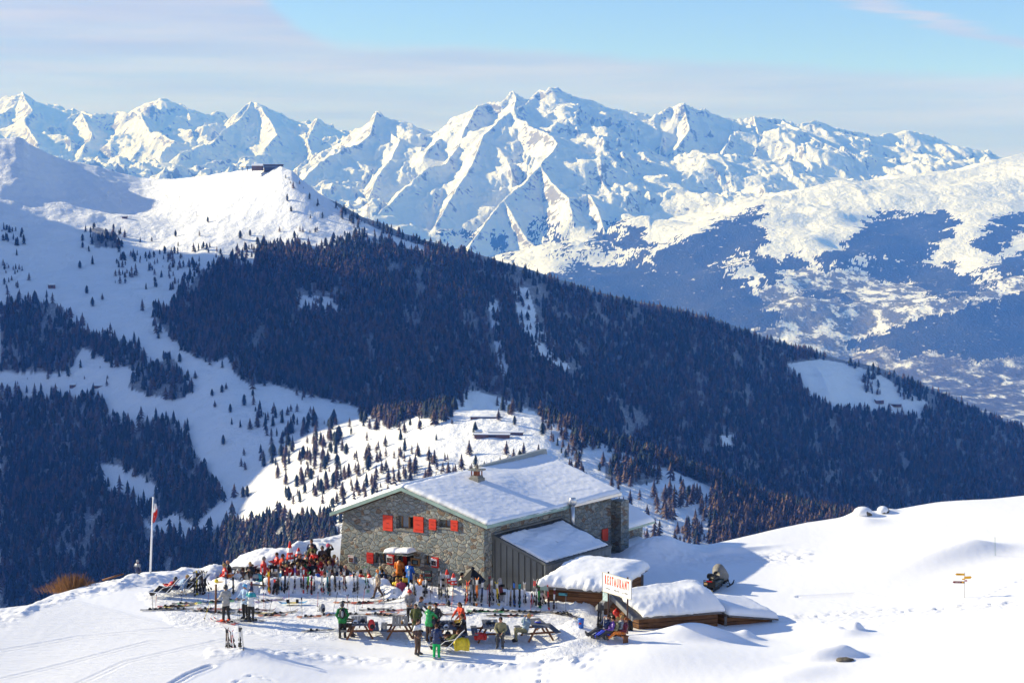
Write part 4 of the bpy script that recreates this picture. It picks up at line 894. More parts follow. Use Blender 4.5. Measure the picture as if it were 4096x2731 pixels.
def wall_body():
    aL, aR = .55 / W_ALL, 1 - .45 / W_ALL
    b = MB(); base = -1.2
    def pt(a, z, v): q = Vector((eL.x, eL.y, 0)) + (Vector((eA.x, eA.y, 0)) - Vector((eL.x, eL.y, 0))) * a + Vv * v; return Vector((q.x, q.y, z))
    batter = .45                                  # the left corner leans out towards the foot
    vb = LV - .3
    f = [pt(aL - batter / W_ALL, base, .40), pt(aR, base, .40), pt(aR, slopez(aR) - .16, .40), pt(TRR, slopez(TRR) - .16, .40), pt(aL, slopez(aL) - .16, .40)]
    k = [p + Vv * (vb - .40) for p in f]
    b.add(f + k, [(0, 1, 2, 3, 4), (9, 8, 7, 6, 5), (0, 5, 6, 1), (1, 6, 7, 2), (2, 7, 8, 3), (3, 8, 9, 4), (4, 9, 5, 0)])
    o = b.build('wall', [M_STONE, M_DARK]); return o
wall = wall_body()
CUT = []
def cutter(x0, y0, x1, y1, depth=.32, surf=fac):
    """box recess given by two picture corners on a wall"""
    n = Vv if surf is fac else -(Vv.cross(UP)); h_ = Uv if surf is fac else Vv
    p = surf(x0, y0); q = surf(x1, y1); w = (q - p).dot(h_); z0, z1 = q.z, p.z
    p0 = Vector((p.x, p.y, 0)) - n * .2; p1 = p0 + h_ * w; m = n * (depth + .2)
    b = MB(); f = [Vector((p0.x, p0.y, z0)), Vector((p1.x, p1.y, z0)), Vector((p1.x, p1.y, z0)) + m, Vector((p0.x, p0.y, z0)) + m]
    b.hexa(f, [v + UP * (z1 - z0) for v in f]); o = b.build('cut', M_STONE); CUT.append(o); return o
OPEN = dict(w1=(1583,2060,1657,2118), w2=(1753,2075,1806,2112), w3=(1500,2209,1556,2256), dr=(1592,2212,1655,2330), w4=(1695,2218,1735,2262))
for k_, v_ in OPEN.items(): cutter(*v_, depth=.45 if k_ == 'dr' else .34)
for c_ in CUT:
    md = wall.modifiers.new('b', 'BOOLEAN'); md.operation = 'DIFFERENCE'; md.object = c_; md.solver = 'EXACT'
dg = bpy.context.evaluated_depsgraph_get(); wm = bpy.data.meshes.new_from_object(wall.evaluated_get(dg)); wall.modifiers.clear(); wall.data = wm
for c_ in CUT: bpy.data.objects.remove(c_)
put(wall)
def panel(name, mt, x0, y0, x1, y1, d0, d1, parent=HUT, surf=fac, label=None):
    """board on a wall between picture corners, from d0 to d1 metres in front of it"""
    n = -Vv if surf is fac else Vv.cross(UP); h_ = Uv if surf is fac else Vv
    p = surf(x0, y0); q = surf(x1, y1); w = (q - p).dot(h_)
    p0 = Vector((p.x, p.y, 0)); b = MB()
    f = [Vector((p0.x, p0.y, q.z)) + n * d1, Vector((p0.x, p0.y, q.z)) + h_ * w + n * d1, Vector((p0.x, p0.y, q.z)) + h_ * w + n * d0, Vector((p0.x, p0.y, q.z)) + n * d0]
    b.hexa(f, [v + UP * (p.z - q.z) for v in f]); o = b.build(name, mt); put(o, parent)
    if label: o['label'] = label
    return o
def window(x0, y0, x1, y1, dark_right=False, fw=3.2):
    """wooden frame with panes set back in the recess"""
    fr = panel('window', M_OCHRE, x0, y0, x1, y0 + fw, -.30, -.22)
    for r_ in ((x0, y1 - fw, x1, y1), (x0, y0 + fw, x0 + fw, y1 - fw), (x1 - fw, y0 + fw, x1, y1 - fw)): panel('frame', M_OCHRE, *r_, -.30, -.22, fr)
    mid = (x0 + x1) / 2
    if dark_right:
        panel('pane', M_GLASS, x0 + fw, y0 + fw, mid - 1, y1 - fw, -.28, -.27, fr); panel('frame', M_OCHRE, mid - 1.5, y0 + fw, mid + 2, y1 - fw, -.30, -.20, fr)
        panel('opening', M_DARK, mid + 2, y0 + fw, x1 - fw, y1 - fw, -.32, -.31, fr)
    else: panel('pane', M_GLASS, x0 + fw, y0 + fw, x1 - fw, y1 - fw, -.28, -.27, fr)
    return fr
window(1596, 2061, 1655, 2116, True); window(1772, 2076, 1805, 2111)
w_ = window(1521, 2212, 1552, 2246); window(1697, 2222, 1730, 2258)
panel('sill', M_CONC, 1583, 2117, 1658, 2121, -.30, .05); panel('sill', M_CONC, 1750, 2112, 1808, 2115, -.30, .04)
def shutter(x0, y0, x1, y1, m=M_RED, bars=True):
    s_ = panel('shutter', m, x0, y0, x1, y1, .03, .08)
    if bars:
        h = (y1 - y0)
        for f in (.22, .78): panel('batten', m, x0 + 2, y0 + h * f - 2, x1 - 2, y0 + h * f + 2, .083, .105, s_)
        panel('latch', M_BLACK, (x0 + x1) / 2 - 5, y0 + h * .5 - 1, (x0 + x1) / 2 + 5, y0 + h * .5 + 1, .083, .10, s_)
    return s_
shutter(1535, 2057, 1573, 2123); shutter(1657, 2063, 1696, 2130); shutter(1719, 2073, 1747, 2119); shutter(1806, 2078, 1834, 2123)
shutter(1470, 2207, 1496, 2252, M_RED2); s1 = shutter(1552, 2212, 1580, 2258, M_RED2, False); s2 = shutter(1729, 2225, 1757, 2270, M_RED2, False)
# door in its recess
dr = panel('door', M_DARK, 1594, 2213, 1653, 2330, -.44, -.40)
panel('door_leaf', M_RED2, 1596, 2214, 1610, 2330, -.38, -.33, dr); panel('door_leaf', M_WOODB, 1638, 2214, 1652, 2330, -.38, -.33, dr)
def facet(name, mt, pts, parent=HUT):       # thin solid between a front polygon and the wall, world points
    b = MB(); n = Vv; k = len(pts); b.add(list(pts) + [p + n * .03 for p in pts], [tuple(range(k)), tuple(range(2 * k - 1, k - 1, -1))] + [(i, i + k, (i + 1) % k + k, (i + 1) % k) for i in range(k)])
    o = b.build(name, mt); return put(o, parent)
# awning stone slab with two humps of snow
aw = panel('awning', M_STONE, 1568, 2203, 1668, 2209, -.05, .75)
def aw_snow(x0, x1, dy):
    a = fac(x0, 2203 + dy, .05); b_ = fac(x1, 2205 + dy, .05)
    return snow_slab('snow_cap', lambda u, v: a + (b_ - a) * u - Vv * (.72 * v), 14, 10, lambda u, v: .26, None, 3, .04, .03)
put(aw_snow(1570, 1613, -1), aw); put(aw_snow(1614, 1667, 0), aw)
# boards and menus
def text_mesh(name, s_, size, m, origin, right, up, parent, extrude=.004, bold=0.0, sx=1.0, center=False, label=None):
    cu = bpy.data.curves.new(name, 'FONT'); cu.body = s_; cu.size = size; cu.extrude = extrude; cu.offset = bold; cu.resolution_u = 3
    if center: cu.align_x = 'CENTER'
    to = bpy.data.objects.new(name, cu); COL.objects.link(to); bpy.context.view_layer.update()
    me = bpy.data.meshes.new_from_object(to.evaluated_get(bpy.context.evaluated_depsgraph_get())); bpy.data.objects.remove(to)
    right = right.normalized(); up = up.normalized(); nn = right.cross(up)
    M = Matrix(((right.x * sx, up.x, nn.x, origin.x), (right.y * sx, up.y, nn.y, origin.y), (right.z * sx, up.z, nn.z, origin.z), (0, 0, 0, 1)))
    me.transform(M); me.materials.clear(); me.materials.append(m); me.polygons.foreach_set('material_index', [0] * len(me.polygons))
    o = bpy.data.objects.new(name, me); COL.objects.link(o); put(o, parent)
    if label: o['label'] = label
    return o
M_INKW = mat('chalk_white', (.75, .74, .70), .8); M_INKR = mat('red_print', (.62, .05, .04), .6); M_INKO = mat('orange_chalk', (.60, .22, .08), .7)
M_BOARD = mat('blackboard', (.02, .02, .022), .7); M_INKG = mat('green_chalk', (.15, .5, .3), .7)
def menu_board(x0, y0, x1, y1, d, head, headm, label, scribble=(M_INKO, M_INKW, M_INKR), title=None):
    w_b = empty('menu_board', fac((x0 + x1) / 2, y1, d), 0, label, 'menu board', 'menu boards on the hut wall')
    panel('frame', M_WHITE, x0, y0, x1, y1, d, d + .025, w_b)
    hb = panel('header', headm, x0 + 1, y0 + 1.2, x1 - 1, y0 + (y1 - y0) * .26, d + .027, d + .032, w_b)
    panel('slate', M_BOARD, x0 + 2.0, y0 + (y1 - y0) * .29, x1 - 2.0, y1 - 2.2, d + .027, d + .032, w_b)
    p = fac((x0 + x1) / 2, y0 + (y1 - y0) * .23, d + .034); text_mesh('lettering', head, .12, M_INKW if headm is M_INKR else M_INKR, p, Uv, UP, w_b, .002, .003, center=True)
    rn = random.Random(int(x0)); n = 6; b = MB()
    for i in range(n):
        yy = y0 + (y1 - y0) * (.36 + .55 * i / n); m_ = i % 3
        x = x0 + 3.5
        while x < x1 - 4:
            w = rn.uniform(1.5, 5); xe = min(x + w, x1 - 3.5)
            A_, B_ = fac(x, yy, d + .036), fac(xe, yy + rn.uniform(-.3, .3), d + .036); b.mat(m_); b.bar(A_, B_, .022, .006); x = xe + rn.uniform(.8, 1.6)
    o = b.build('chalk_writing', list(scribble)); put(o, w_b); return w_b
menu_board(1395, 2218, 1417, 2250, .02, 'rivella', M_INKR, 'small red headed menu board with black slate alone on the stone wall')
menu_board(1552, 2217, 1575, 2250, .10, 'MENU', M_WHITE, 'white framed menu board hung on the red shutter left of the door')
menu_board(1729, 2229, 1752, 2262, .10, 'MENU', M_WHITE, 'white framed menu board hung on the red shutter right of the door')
fb = empty('framed_board', fac(1662, 2262, .05), 0, 'wooden framed notice board beside the hut door', 'notice board')
panel('frame', M_OCHRE, 1645, 2229, 1681, 2263, .02, .06, fb); panel('notice', M_BOARD, 1651, 2236, 1675, 2257, .062, .068, fb)
pp = panel('paper', mat('faded_print', (.12, .20, .22), .7, 0, .6, 9), 1655, 2240, 1671, 2254, .069, .072, fb)
st = empty('garden_gnome', fac(1518, 2253, -.1), 0, 'small pale carved figure on the lower left window ledge', 'figurine'); bb = MB(); q_ = fac(1518, 2253, -.12)
bb.tube([q_, q_ + UP * .12, q_ + UP * .22, q_ + UP * .27, q_ + UP * .33, q_ + UP * .38], [.07, .075, .05, .045, .05, .005], 10); bb.ball(q_ + UP * .05 + Uv * .06, .035); bb.ball(q_ + UP * .05 - Uv * .06, .035)
o = bb.build('body', mat('pale_carved_wood', (.42, .36, .28), .8, 0, .3, 20), None, True); put(o, st)
# roof: boards, green sheet edge, snow
def roofP(a, v):                            # a across 0..1 (left eave to right eave), v along 0..1
    q = Vector((eL.x, eL.y, 0)).lerp(Vector((eA.x, eA.y, 0)), a)
    ln = LV * a + (1 - a) * LR if a > TRR else LR
    ln = LR + (LV - LR) * max(0, (a - TRR) / (1 - TRR)); d_ = Vr.lerp(Vv, max(0, (a - TRR) / (1 - TRR)))
    q = q + d_ * ln * v; return Vector((q.x, q.y, slopez(a) + (0.0 if a < TRR else 0.0)))
b = MB()
for a0, a1 in ((0, TRR), (TRR, 1)):
    c4 = [roofP(a0, 0), roofP(a1, 0), roofP(a1, 1), roofP(a0, 1)]; b.hexa([p - UP * .14 for p in c4], [p - UP * .02 for p in c4])
roof = b.build('roof', M_WOODB); put(roof)
b = MB()
for P_, Q_ in ((roofP(0, 0), roofP(TRR, 0)), (roofP(TRR, 0), roofP(1, 0))):
    o_ = -Vv * .02; b.hexa([P_ + o_ - UP * .13 - Vv * .03, Q_ + o_ - UP * .13 - Vv * .03, Q_ + o_ - UP * .13, P_ + o_ - UP * .13], [P_ + o_ + UP * .06 - Vv * .03, Q_ + o_ + UP * .06 - Vv * .03, Q_ + o_ + UP * .06, P_ + o_ + UP * .06])
P_, Q_ = roofP(1, 0) - Vv * .05, roofP(1, .62); n_ = Vv.cross(UP); b.hexa([P_ + n_ * .005 - UP * .13, P_ + n_ * .035 - UP * .13, Q_ + n_ * .035 - UP * .13, Q_ + n_ * .005 - UP * .13], [P_ + n_ * .005 + UP * .05, P_ + n_ * .035 + UP * .05, Q_ + n_ * .035 + UP * .05, Q_ + n_ * .005 + UP * .05])
put(b.build('roof_edge', M_COPPER), roof)
b = MB(); P_, Q_ = roofP(1, .62) , roofP(1, 1); b.hexa([P_ + n_ * .005 - UP * .11, P_ + n_ * .035 - UP * .11, Q_ + n_ * .035 - UP * .11, Q_ + n_ * .005 - UP * .11], [P_ + n_ * .005 + UP * .05, P_ + n_ * .035 + UP * .05, Q_ + n_ * .035 + UP * .05, Q_ + n_ * .005 + UP * .05]); put(b.build('gutter', M_STEEL), roof)
b = MB(); P_, Q_ = roofP(TRR, .52) + UP * .1, roofP(TRR, 1.0) + UP * .1; b.hexa([P_ - Uv * .25 - UP * .1, P_ + Uv * .10 - UP * .1, Q_ + Uv * .10 - UP * .1, Q_ - Uv * .25 - UP * .1], [P_ - Uv * .22 + UP * .12, P_ + Uv * .05 + UP * .12, Q_ + Uv * .05 + UP * .24, Q_ - Uv * .22 + UP * .24]); put(b.build('ridge_cap', M_ZINC2), roof)
def th_r(u, v):
    t = .20 + .05 * math.sin(3 * u + 5 * v); t += .16 * math.exp(-((v - .45) / .12) ** 2 - ((u - .35) / .3) ** 2) - .07 * math.exp(-((u - .1) / .1) ** 2 - ((v - .75) / .25) ** 2)
    return t
put(snow_slab('snow_cover', lambda u, v: roofP(TRR + (1 - TRR) * u, .012 + .985 * v) - UP * .02, 70, 100, th_r, None, 11, .05, .03, .010), roof)
put(snow_slab('snow_cover', lambda u, v: roofP(TRR * (1 - u), .012 + .98 * v) - UP * .02, 34, 60, lambda u, v: .27 + .05 * math.sin(9 * v), None, 13, .06, .05), roof)
# chimney
def on_slope(px, py):
    pn = (eA - eD).cross(eB - eD); r_ = Vector(ray(px, py)); c = Vector((0, 0, CAMZ)); return c + r_ * ((eD - c).dot(pn) / r_.dot(pn))
chb = on_slope(1907, 1933) - UP * .02; ch0 = chb
chm = MB(); w = .23
def ring(z, w_): return [chb + Uv * w_ * a + Vv * w_ * b_ + UP * z for a, b_ in ((-1, -1), (1, -1), (1, 1), (-1, 1))]
topz = at(1907, 1880, ch0.y).z - chb.z
chm.hexa(ring(0, .30), ring(.35, .30)); chm.hexa(ring(.35, .25), ring(topz - .28, .22))
co = chm.build('chimney', M_CONC); put(co)
b = MB()
for a, b_ in ((-1, -1), (1, -1), (1, 1), (-1, 1)): p = chb + Uv * .19 * a + Vv * .19 * b_; b.bar(p + UP * (topz - .28), p + UP * topz, .07)
b.hexa(ring(topz - .28, .12), ring(topz, .12)); put(b.build('smoke_opening', mat('brick_red', (.30, .10, .05), .8)), co)
b = MB(); b.hexa(ring(topz, .34), ring(topz + .07, .34)); put(b.build('cap_slab', M_STONE), co)
b = MB(); b.tube([chb + UP * (topz + .07), chb + UP * (topz + .16), chb + UP * (topz + .26), chb + UP * (topz + .36)], [.10, .11, .08, .02], 7); put(b.build('cap_stone', M_STONE), co)
b = MB(); b.hexa(ring(-.1, .33), ring(.10, .31)); put(b.build('flashing', M_COPPER), co)
# rear pillar, rear wing, red shutter on the long wall
b = MB(); p0 = side(2452, 2100); p0 = Vector((p0.x, p0.y, 0)); f = [p0 - n_ * .2, p0 + n_ * .55, p0 + n_ * .55 + Vv * .8, p0 - n_ * .2 + Vv * .8]
b.hexa([q - UP * 1 for q in f], [q + UP * 3.12 for q in f]); put(b.build('buttress', M_STONE))
panel('shutter', M_RED, 2405, 2117, 2428, 2160, .03, .08, HUT, side)
def quad_wall(name, m, pts, thick, parent):
    b = MB(); n = (pts[1] - pts[0]).cross(pts[3] - pts[0]).normalized() * thick; b.hexa(pts, [p - n for p in pts]); o = b.build(name, m)
    bm = bmesh.new(); bm.from_mesh(o.data); bmesh.ops.recalc_face_normals(bm, faces=bm.faces); bm.to_mesh(o.data); bm.free(); return put(o, parent)
wg = at(2490, 2122, 104.5); we = hit(2620, 2084, wg.z); wr = at(2489, 2003, we.y + 1.0); wt = wg + (wr - we)
b = MB(); b.hexa([p - UP * .12 for p in (wg, we, wr, wt)], [p for p in (wg, we, wr, wt)]); rw = b.build('rear_roof', M_COPPER); put(rw)
put(snow_slab('snow_cover', lambda u, v: (wg.lerp(we, u)).lerp(wt.lerp(wr, u), v) + UP * .005, 20, 20, lambda u, v: .22, None, 17, .03, .03), rw)
ins = (wt - wg).normalized() * .25; g0 = wg + ins; g1 = wg.lerp(we, .72) + ins; b = MB()
f = [Vector((g0.x, g0.y, -1)), Vector((g1.x, g1.y, -1)), Vector((g1.x, g1.y, -1)) + Vector((ins.x, ins.y, 0)) * 8, Vector((g0.x, g0.y, -1)) + Vector((ins.x, ins.y, 0)) * 8]
b.hexa(f, [Vector((q.x, q.y, wg.z - .1 + (0 if i < 2 else .5))) for i, q in enumerate(f)]); put(b.build('rear_wall', M_STONE))
# ---------------------------------------------------------------- sheet metal shed against the long wall
sTL = side(1968, 2141, .0); sTR = side(2240, 2072, .0); sTR.z = sTL.z
sBL = at(2183, 2258, sTL.y - 1.55); Lw = (sTR - sTL); Lw.z = 0; sBR = sBL + Lw
sh = empty('metal_shed', (sBL.x, sBL.y, 0), 0, 'dark sheet metal lean-to shed with snowy roof against the stone hut', 'shed')
b = MB(); c4 = [sTL, sBL, sBR, sTR]; nf = Vector((sBL.x - sTL.x, sBL.y - sTL.y, 0)).normalized()
lo = [Vector((p.x, p.y, -1.0)) for p in c4]; b.hexa([lo[0] + nf * .05, lo[1] - nf * .08 + Vv * .05, lo[2] - nf * .08 - Vv * .05, lo[3] + nf * .05], [p - UP * .1 for p in [c4[0] + nf * .05, c4[1] - nf * .08 + Vv * .05, c4[2] - nf * .08 - Vv * .05, c4[3] + nf * .05]])
put(b.build('wall', M_ZINC), sh)
b = MB(); nfr = 9                                   # standing seams on the front
for i in range(nfr):
    f_ = (i + .5) / nfr; p = sTL.lerp(sBL, f_); q = Vector((p.x, p.y, -1)); b.bar(q, p - UP * .12, .03)
put(b.build('seam', M_BLACK), sh)
b = MB(); n2_ = 46
for i in range(n2_):
    p = sBL.lerp(sBR, (i + .3) / n2_); q = p + Vector((nf.x, nf.y, 0)) * -.06; b.bar(Vector((q.x, q.y, -1)), q - UP * .06, .11, .06, (nf.x, nf.y, 0))
put(b.build('ribbed_cladding', M_ZINC2), sh)
p = sBL.lerp(sBR, .84); b = MB(); q = p + nf * .0; d_ = (sBR - sBL).normalized(); b.hexa([q + nf * .0 + UP * -1.6, q + d_ * .5 - UP * 1.6, q + d_ * .5 - UP * 1.6 + nf * .05, q + nf * .05 - UP * 1.6], [q - UP * .45, q + d_ * .5 - UP * .45, q + d_ * .5 - UP * .45 + nf * .05, q + nf * .05 - UP * .45]); put(b.build('door', M_ZINC), sh)
b = MB(); b.hexa([p - UP * .08 for p in c4], [p + UP * .02 for p in c4]); 
for i in range(15):
    p, q = sTL.lerp(sTR, i / 14), sBL.lerp(sBR, i / 14); b.bar(p + UP * .04, q + UP * .04, .03, .05)
b.bar(sTL + UP * .08, sTR + UP * .08, .22, .10)
srf = b.build('roof', M_ZINC); put(srf, sh)
put(snow_slab('snow_cover', lambda u, v: (sTL.lerp(sTR, .03 + .93 * u)).lerp(sBL.lerp(sBR, .03 + .93 * u), .10 + .87 * v) + UP * .03, 44, 40, lambda u, v: .10 + .05 * math.sin(7 * u + 3 * v) * math.cos(11 * v), None, 19, .02, .05, .035), srf)
# flue
fl = side(2290, 2062, .62); fb_ = Vector((fl.x, fl.y, sTL.z - .9)); b = MB(); tz = at(2290, 1990, fl.y).z
b.tube([fb_, Vector((fb_.x, fb_.y, tz - .42))], .12, 12); b.tube([Vector((fb_.x, fb_.y, tz - .45)), Vector((fb_.x, fb_.y, tz - .28)), Vector((fb_.x, fb_.y, tz - .04)), Vector((fb_.x, fb_.y, tz))], [.13, .24, .19, .17], 12)
fo = b.build('metal_flue', M_STEEL, None, True); fo['label'] = 'shiny steel flue pipe rising above the shed roof'; fo['category'] = 'flue'
# ================================================================ LOG HUT with thick snow (left of the sign)
A1 = gnd(2165, 2425); A1.z = 0
z1 = at(2165, 2345, A1.y).z
B1 = hit(2440, 2368, z1 - .05); C1 = at(2590, 2302, B1.y + 4.2); C1.z = z1 + .15; D1 = C1 + (A1 - Vector((B1.x, B1.y, 0)));
h1 = empty('log_hut', (A1.x, A1.y, 0), 0, 'old brown board hut with a thick lumpy snow roof in front of the metal shed', 'hut')
fl_ = [Vector((p.x, p.y, 0)) for p in (A1, B1, C1)]; fl_.append(fl_[0] + fl_[2] - fl_[1])
tops = [z1, z1 - .03, z1 + .2, z1 + .2]
cen1 = sum(fl_, Vector()) / 4
def ins_(p, k): return p + (cen1 - p).normalized() * k
b = MB(); lo = [ins_(p, .35) - UP * .9 for p in fl_]; hi = [Vector((q.x, q.y, t_ - .08)) for q, t_ in zip(lo, tops)]; b.hexa(lo, hi); put(b.build('wall', M_LOG), h1)
b = MB(); c4 = [Vector((p.x, p.y, t_)) for p, t_ in zip(fl_, tops)]; b.hexa([p - UP * .1 for p in c4], c4); r1 = b.build('roof', M_GREYW); put(r1, h1)
def th1(u, v):
    return .50 + .26 * math.exp(-((v - .62) / .35) ** 2) * (1 - .35 * u) - .10 * max(0, u - .6) + .10 * math.sin(14 * u) * math.exp(-(v / .12) ** 2)
put(snow_slab('snow_cover', lambda u, v: (c4[0].lerp(c4[1], u)).lerp(c4[3].lerp(c4[2], u), v) + UP * .004, 56, 36, th1, None, 23, .22, .13), r1)
b = MB(); p, q = c4[0], c4[0].lerp(c4[1], .1); d_ = (c4[0] - c4[3]).normalized() * .06; b.hexa([p + d_ - UP * .14, q + d_ - UP * .14, q + d_ * 2 - UP * .14, p + d_ * 2 - UP * .14], [p + d_ + UP * .1, q + d_ + UP * .1, q + d_ * 2 + UP * .1, p + d_ * 2 + UP * .1]); put(b.build('roof_edge', M_COPPER), r1)
b = MB(); u_ = (fl_[1] - fl_[0]).normalized(); fn_ = (fl_[0] - fl_[3]).normalized(); p = fl_[0].lerp(fl_[1], .235) + fn_ * -.22 + UP * (z1 - .42); b.hexa([p, p + u_ * .42, p + u_ * .42 + fn_ * .06, p + fn_ * .06], [p + UP * .13, p + u_ * .42 + UP * .13, p + u_ * .42 + fn_ * .06 + UP * .13, p + fn_ * .06 + UP * .13]); put(b.build('name_plate', mat('turquoise_paint', (.10, .36, .40), .6)), h1)
for j in range(2):
    b = MB(); p = fl_[2 - j] * .0 + ins_(fl_[1], .28).lerp(ins_(fl_[2], .28), .98 - .9 * j); b.bar(p - UP * .6, p + UP * (z1 - .06), .12); put(b.build('corner_post', M_GREYW), h1)
# ================================================================ LOG HUT with gable (right, people sit in front)
ap = at(2440, 2376, 86.6); gl = at(2386, 2428, 87.35); gr_ = at(2533, 2470, 85.3)
axr = Vector((6.1, 1.7, 0)).normalized(); L2 = 7.2
h2 = empty('gable_log_hut', (gl.x, gl.y, 0), 0, 'low brown log hut with a pointed gable half buried under a deep smooth snow roof', 'hut')
gd = Vector((gr_.x - gl.x, gr_.y - gl.y, 0)).normalized()
zr_end = at(2890, 2452, gr_.y + 1.2).z
def pl(p, k): return p + axr * k
# body
Lm = 4.6
ww = [Vector((gl.x, gl.y, 0)) + gd * .28 + axr * .5, Vector((gr_.x, gr_.y, 0)) - gd * .30 + axr * .5]
b = MB(); f0, f1 = ww; apx = Vector((ap.x, ap.y, 0)) + axr * .5
fr = [f0 - UP * .9, f1 - UP * .9, Vector((f1.x, f1.y, gr_.z + .05)), Vector((apx.x, apx.y, ap.z - .16)), Vector((f0.x, f0.y, gl.z + .05))]
bk = [p + axr * (Lm - .5) for p in fr]
b.add(fr + bk, [(0, 1, 2, 3, 4), (9, 8, 7, 6, 5), (0, 5, 6, 1), (1, 6, 7, 2), (2, 7, 8, 3), (3, 8, 9, 4), (4, 9, 5, 0)]); put(b.build('wall', M_LOG), h2)
b = MB(); r0 = ww[1] + axr * (Lm - .1); back = (ww[0] - ww[1]) * .9
lo = [r0 - UP * 1.3, r0 + axr * (L2 - Lm - .2) - UP * 1.3, r0 + axr * (L2 - Lm - .2) + back - UP * 1.3, r0 + back - UP * 1.3]
zx = at(2900, 2458, (r0 + axr * .6).y).z; zy = at(3030, 2478, (r0 + axr * 2.2).y).z
b.hexa(lo, [Vector((lo[0].x, lo[0].y, zx)), Vector((lo[1].x, lo[1].y, zy)), Vector((lo[2].x, lo[2].y, zy + .3)), Vector((lo[3].x, lo[3].y, zx + .3))]); put(b.build('annexe_wall', M_LOG), h2)
for k in (0, 1):
    b = MB(); p = lo[k] + (-back.normalized()) * .03; b.bar(p, Vector((p.x, p.y, (zx, zy)[k] - .02)), .12); put(b.build('corner_post', M_GREYW), h2)
b = MB(); p = lo[0].lerp(lo[1], .15) - back.normalized() * .07; q = lo[1] - back.normalized() * .07; b.bar(Vector((p.x, p.y, zx - .62)), Vector((q.x, q.y, zy - .62)), .05, .07); b.bar(Vector((q.x, q.y, zy - 1.2)), Vector((q.x, q.y, zy - .6)), .05); put(b.build('green_frame', mat('green_paint', (.05, .16, .10), .6)), h2)
# roof slopes with barge boards
b = MB(); th = .09
s1_ = [gl, ap, pl(ap, Lm), pl(gl, Lm)]; s2_ = [ap, gr_, pl(gr_, Lm), pl(ap, Lm)]
for s_ in (s1_, s2_): b.hexa([p - UP * .1 for p in s_], s_)
r2 = b.build('roof', M_GREYW); put(r2, h2)
b = MB(); fo_ = -axr * .05
for p, q in ((gl, ap), (ap, gr_)): b.hexa([p - UP * .17, q - UP * .17, q - UP * .17 + fo_, p - UP * .17 + fo_], [p + UP * .06, q + UP * .06, q + UP * .06 + fo_, p + UP * .06 + fo_])
put(b.build('barge_board', mat('silver_grey_board', (.24, .245, .25), .7, 0, .2, 6)), r2)
E0 = Vector((lo[0].x, lo[0].y, zx)) - back.normalized() * .25; E1 = Vector((lo[1].x, lo[1].y, zy)) - back.normalized() * .25 + axr * .25; bw_ = back + back.normalized() * .4
b = MB(); c4b = [E0, E1, E1 + bw_ + UP * .35, E0 + bw_ + UP * .35]; b.hexa([p - UP * .02 for p in c4b], [p + UP * .06 for p in c4b]); r3 = b.build('annexe_roof', M_GREYW); put(r3, h2)
put(snow_slab('snow_cover', lambda u, v: (c4b[0].lerp(c4b[1], u)).lerp(c4b[3].lerp(c4b[2], u), v) + UP * .066, 30, 20, lambda u, v: .34 + .15 * v, None, 29, .05, .06), r3)
def roof2(u, v):                                 # u along the axis, v from right eave (0) over the ridge (.55) to left eave (1)
    k = .62 + u * (Lm + .05 - .62)
    p = gr_.lerp(ap, v / .55) if v < .55 else ap.lerp(gl, (v - .55) / .45)
    return pl(p, k) + UP * .005
def th2(u, v):
    t = .20 + .16 * min(1, u * 2.2); t += .26 * math.exp(-((v - .22) / .22) ** 2) * min(1, .25 + u * 1.3) + .10 * math.exp(-((u - .86) / .14) ** 2)
    return t
put(snow_slab('snow_cover', roof2, 70, 60, th2, None, 31, .20, .03, .012), r2)
# ---------------------------------------------------------------- RESTAURANT sign on two posts
sgL = at(2410, 2287, 86.0); zt = sgL.z; sgR = hit(2525, 2320, zt); hb_ = at(2411, 2362, 86.0).z
sgd = (sgR - sgL); SW = sgd.length; sgd.normalize(); sn = -UP.cross(sgd).normalized(); sn = sgd.cross(UP).normalized()
sg = empty('restaurant_sign', (sgL.x, sgL.y, 0), 0, 'large white board lettered RESTAURANT in red on two rusty posts above the log hut', 'sign')
b = MB(); H_ = zt - hb_; b.hexa([sgL - UP * H_, sgR - UP * H_, sgR - UP * H_ - sn * .04, sgL - UP * H_ - sn * .04], [sgL, sgR, sgR - sn * .04, sgL - sn * .04]); put(b.build('board', mat('sign_white', (.86, .86, .84), .5)), sg)
b = MB()
for p, q in ((sgL, sgR), (sgL - UP * H_, sgR - UP * H_), (sgL, sgL - UP * H_), (sgR, sgR - UP * H_)): b.bar(p + sn * .004, q + sn * .004, .035)
put(b.build('frame', mat('pale_grey_frame', (.55, .52, .42), .5)), sg)
M_SR = mat('sign_red', (.80, .10, .055), .5); M_SG = mat('sign_grey', (.28, .28, .28), .5)
for pxx, py0, py1 in ((.17, 0, 0), (.84, 0, 0)):
    p = sgL.lerp(sgR, pxx) - sn * .07; b = MB(); zb = gz(p.x, p.y) - .3; b.bar(Vector((p.x, p.y, zb)), Vector((p.x, p.y, zt + .08)), .075); put(b.build('post', mat('rusty_post', (.11, .06, .045), .7)), sg)
adv = [.60,.54,.54,.54,.60,.60,.60,.64,.62,.52]; tot = sum(adv); kx = SW * .87 / tot; xx = SW * .065
for ch_, a_ in zip('RESTAURANT', adv):
    text_mesh('red_letter', ch_, .60, M_SR, sgL + sgd * (xx + a_ * kx * .5) - UP * (H_ * .56) + sn * .008, sgd, UP, sg, .004, .022, sx=kx * 1.02, center=True); xx += a_ * kx
for tx_, fx_, w_ in (('Cabane', .18, .20), ('Bella-Tola', .50, .26), ('alt. 2340 m', .80, .28)):
    text_mesh('grey_lettering', tx_, .125, M_SG, sgL + sgd * (SW * fx_) - UP * (H_ * .82) + sn * .008, sgd, UP, sg, .003, .001, sx=SW * w_ / (.068 * len(tx_)), center=True)
print('SIGN', SW, H_)
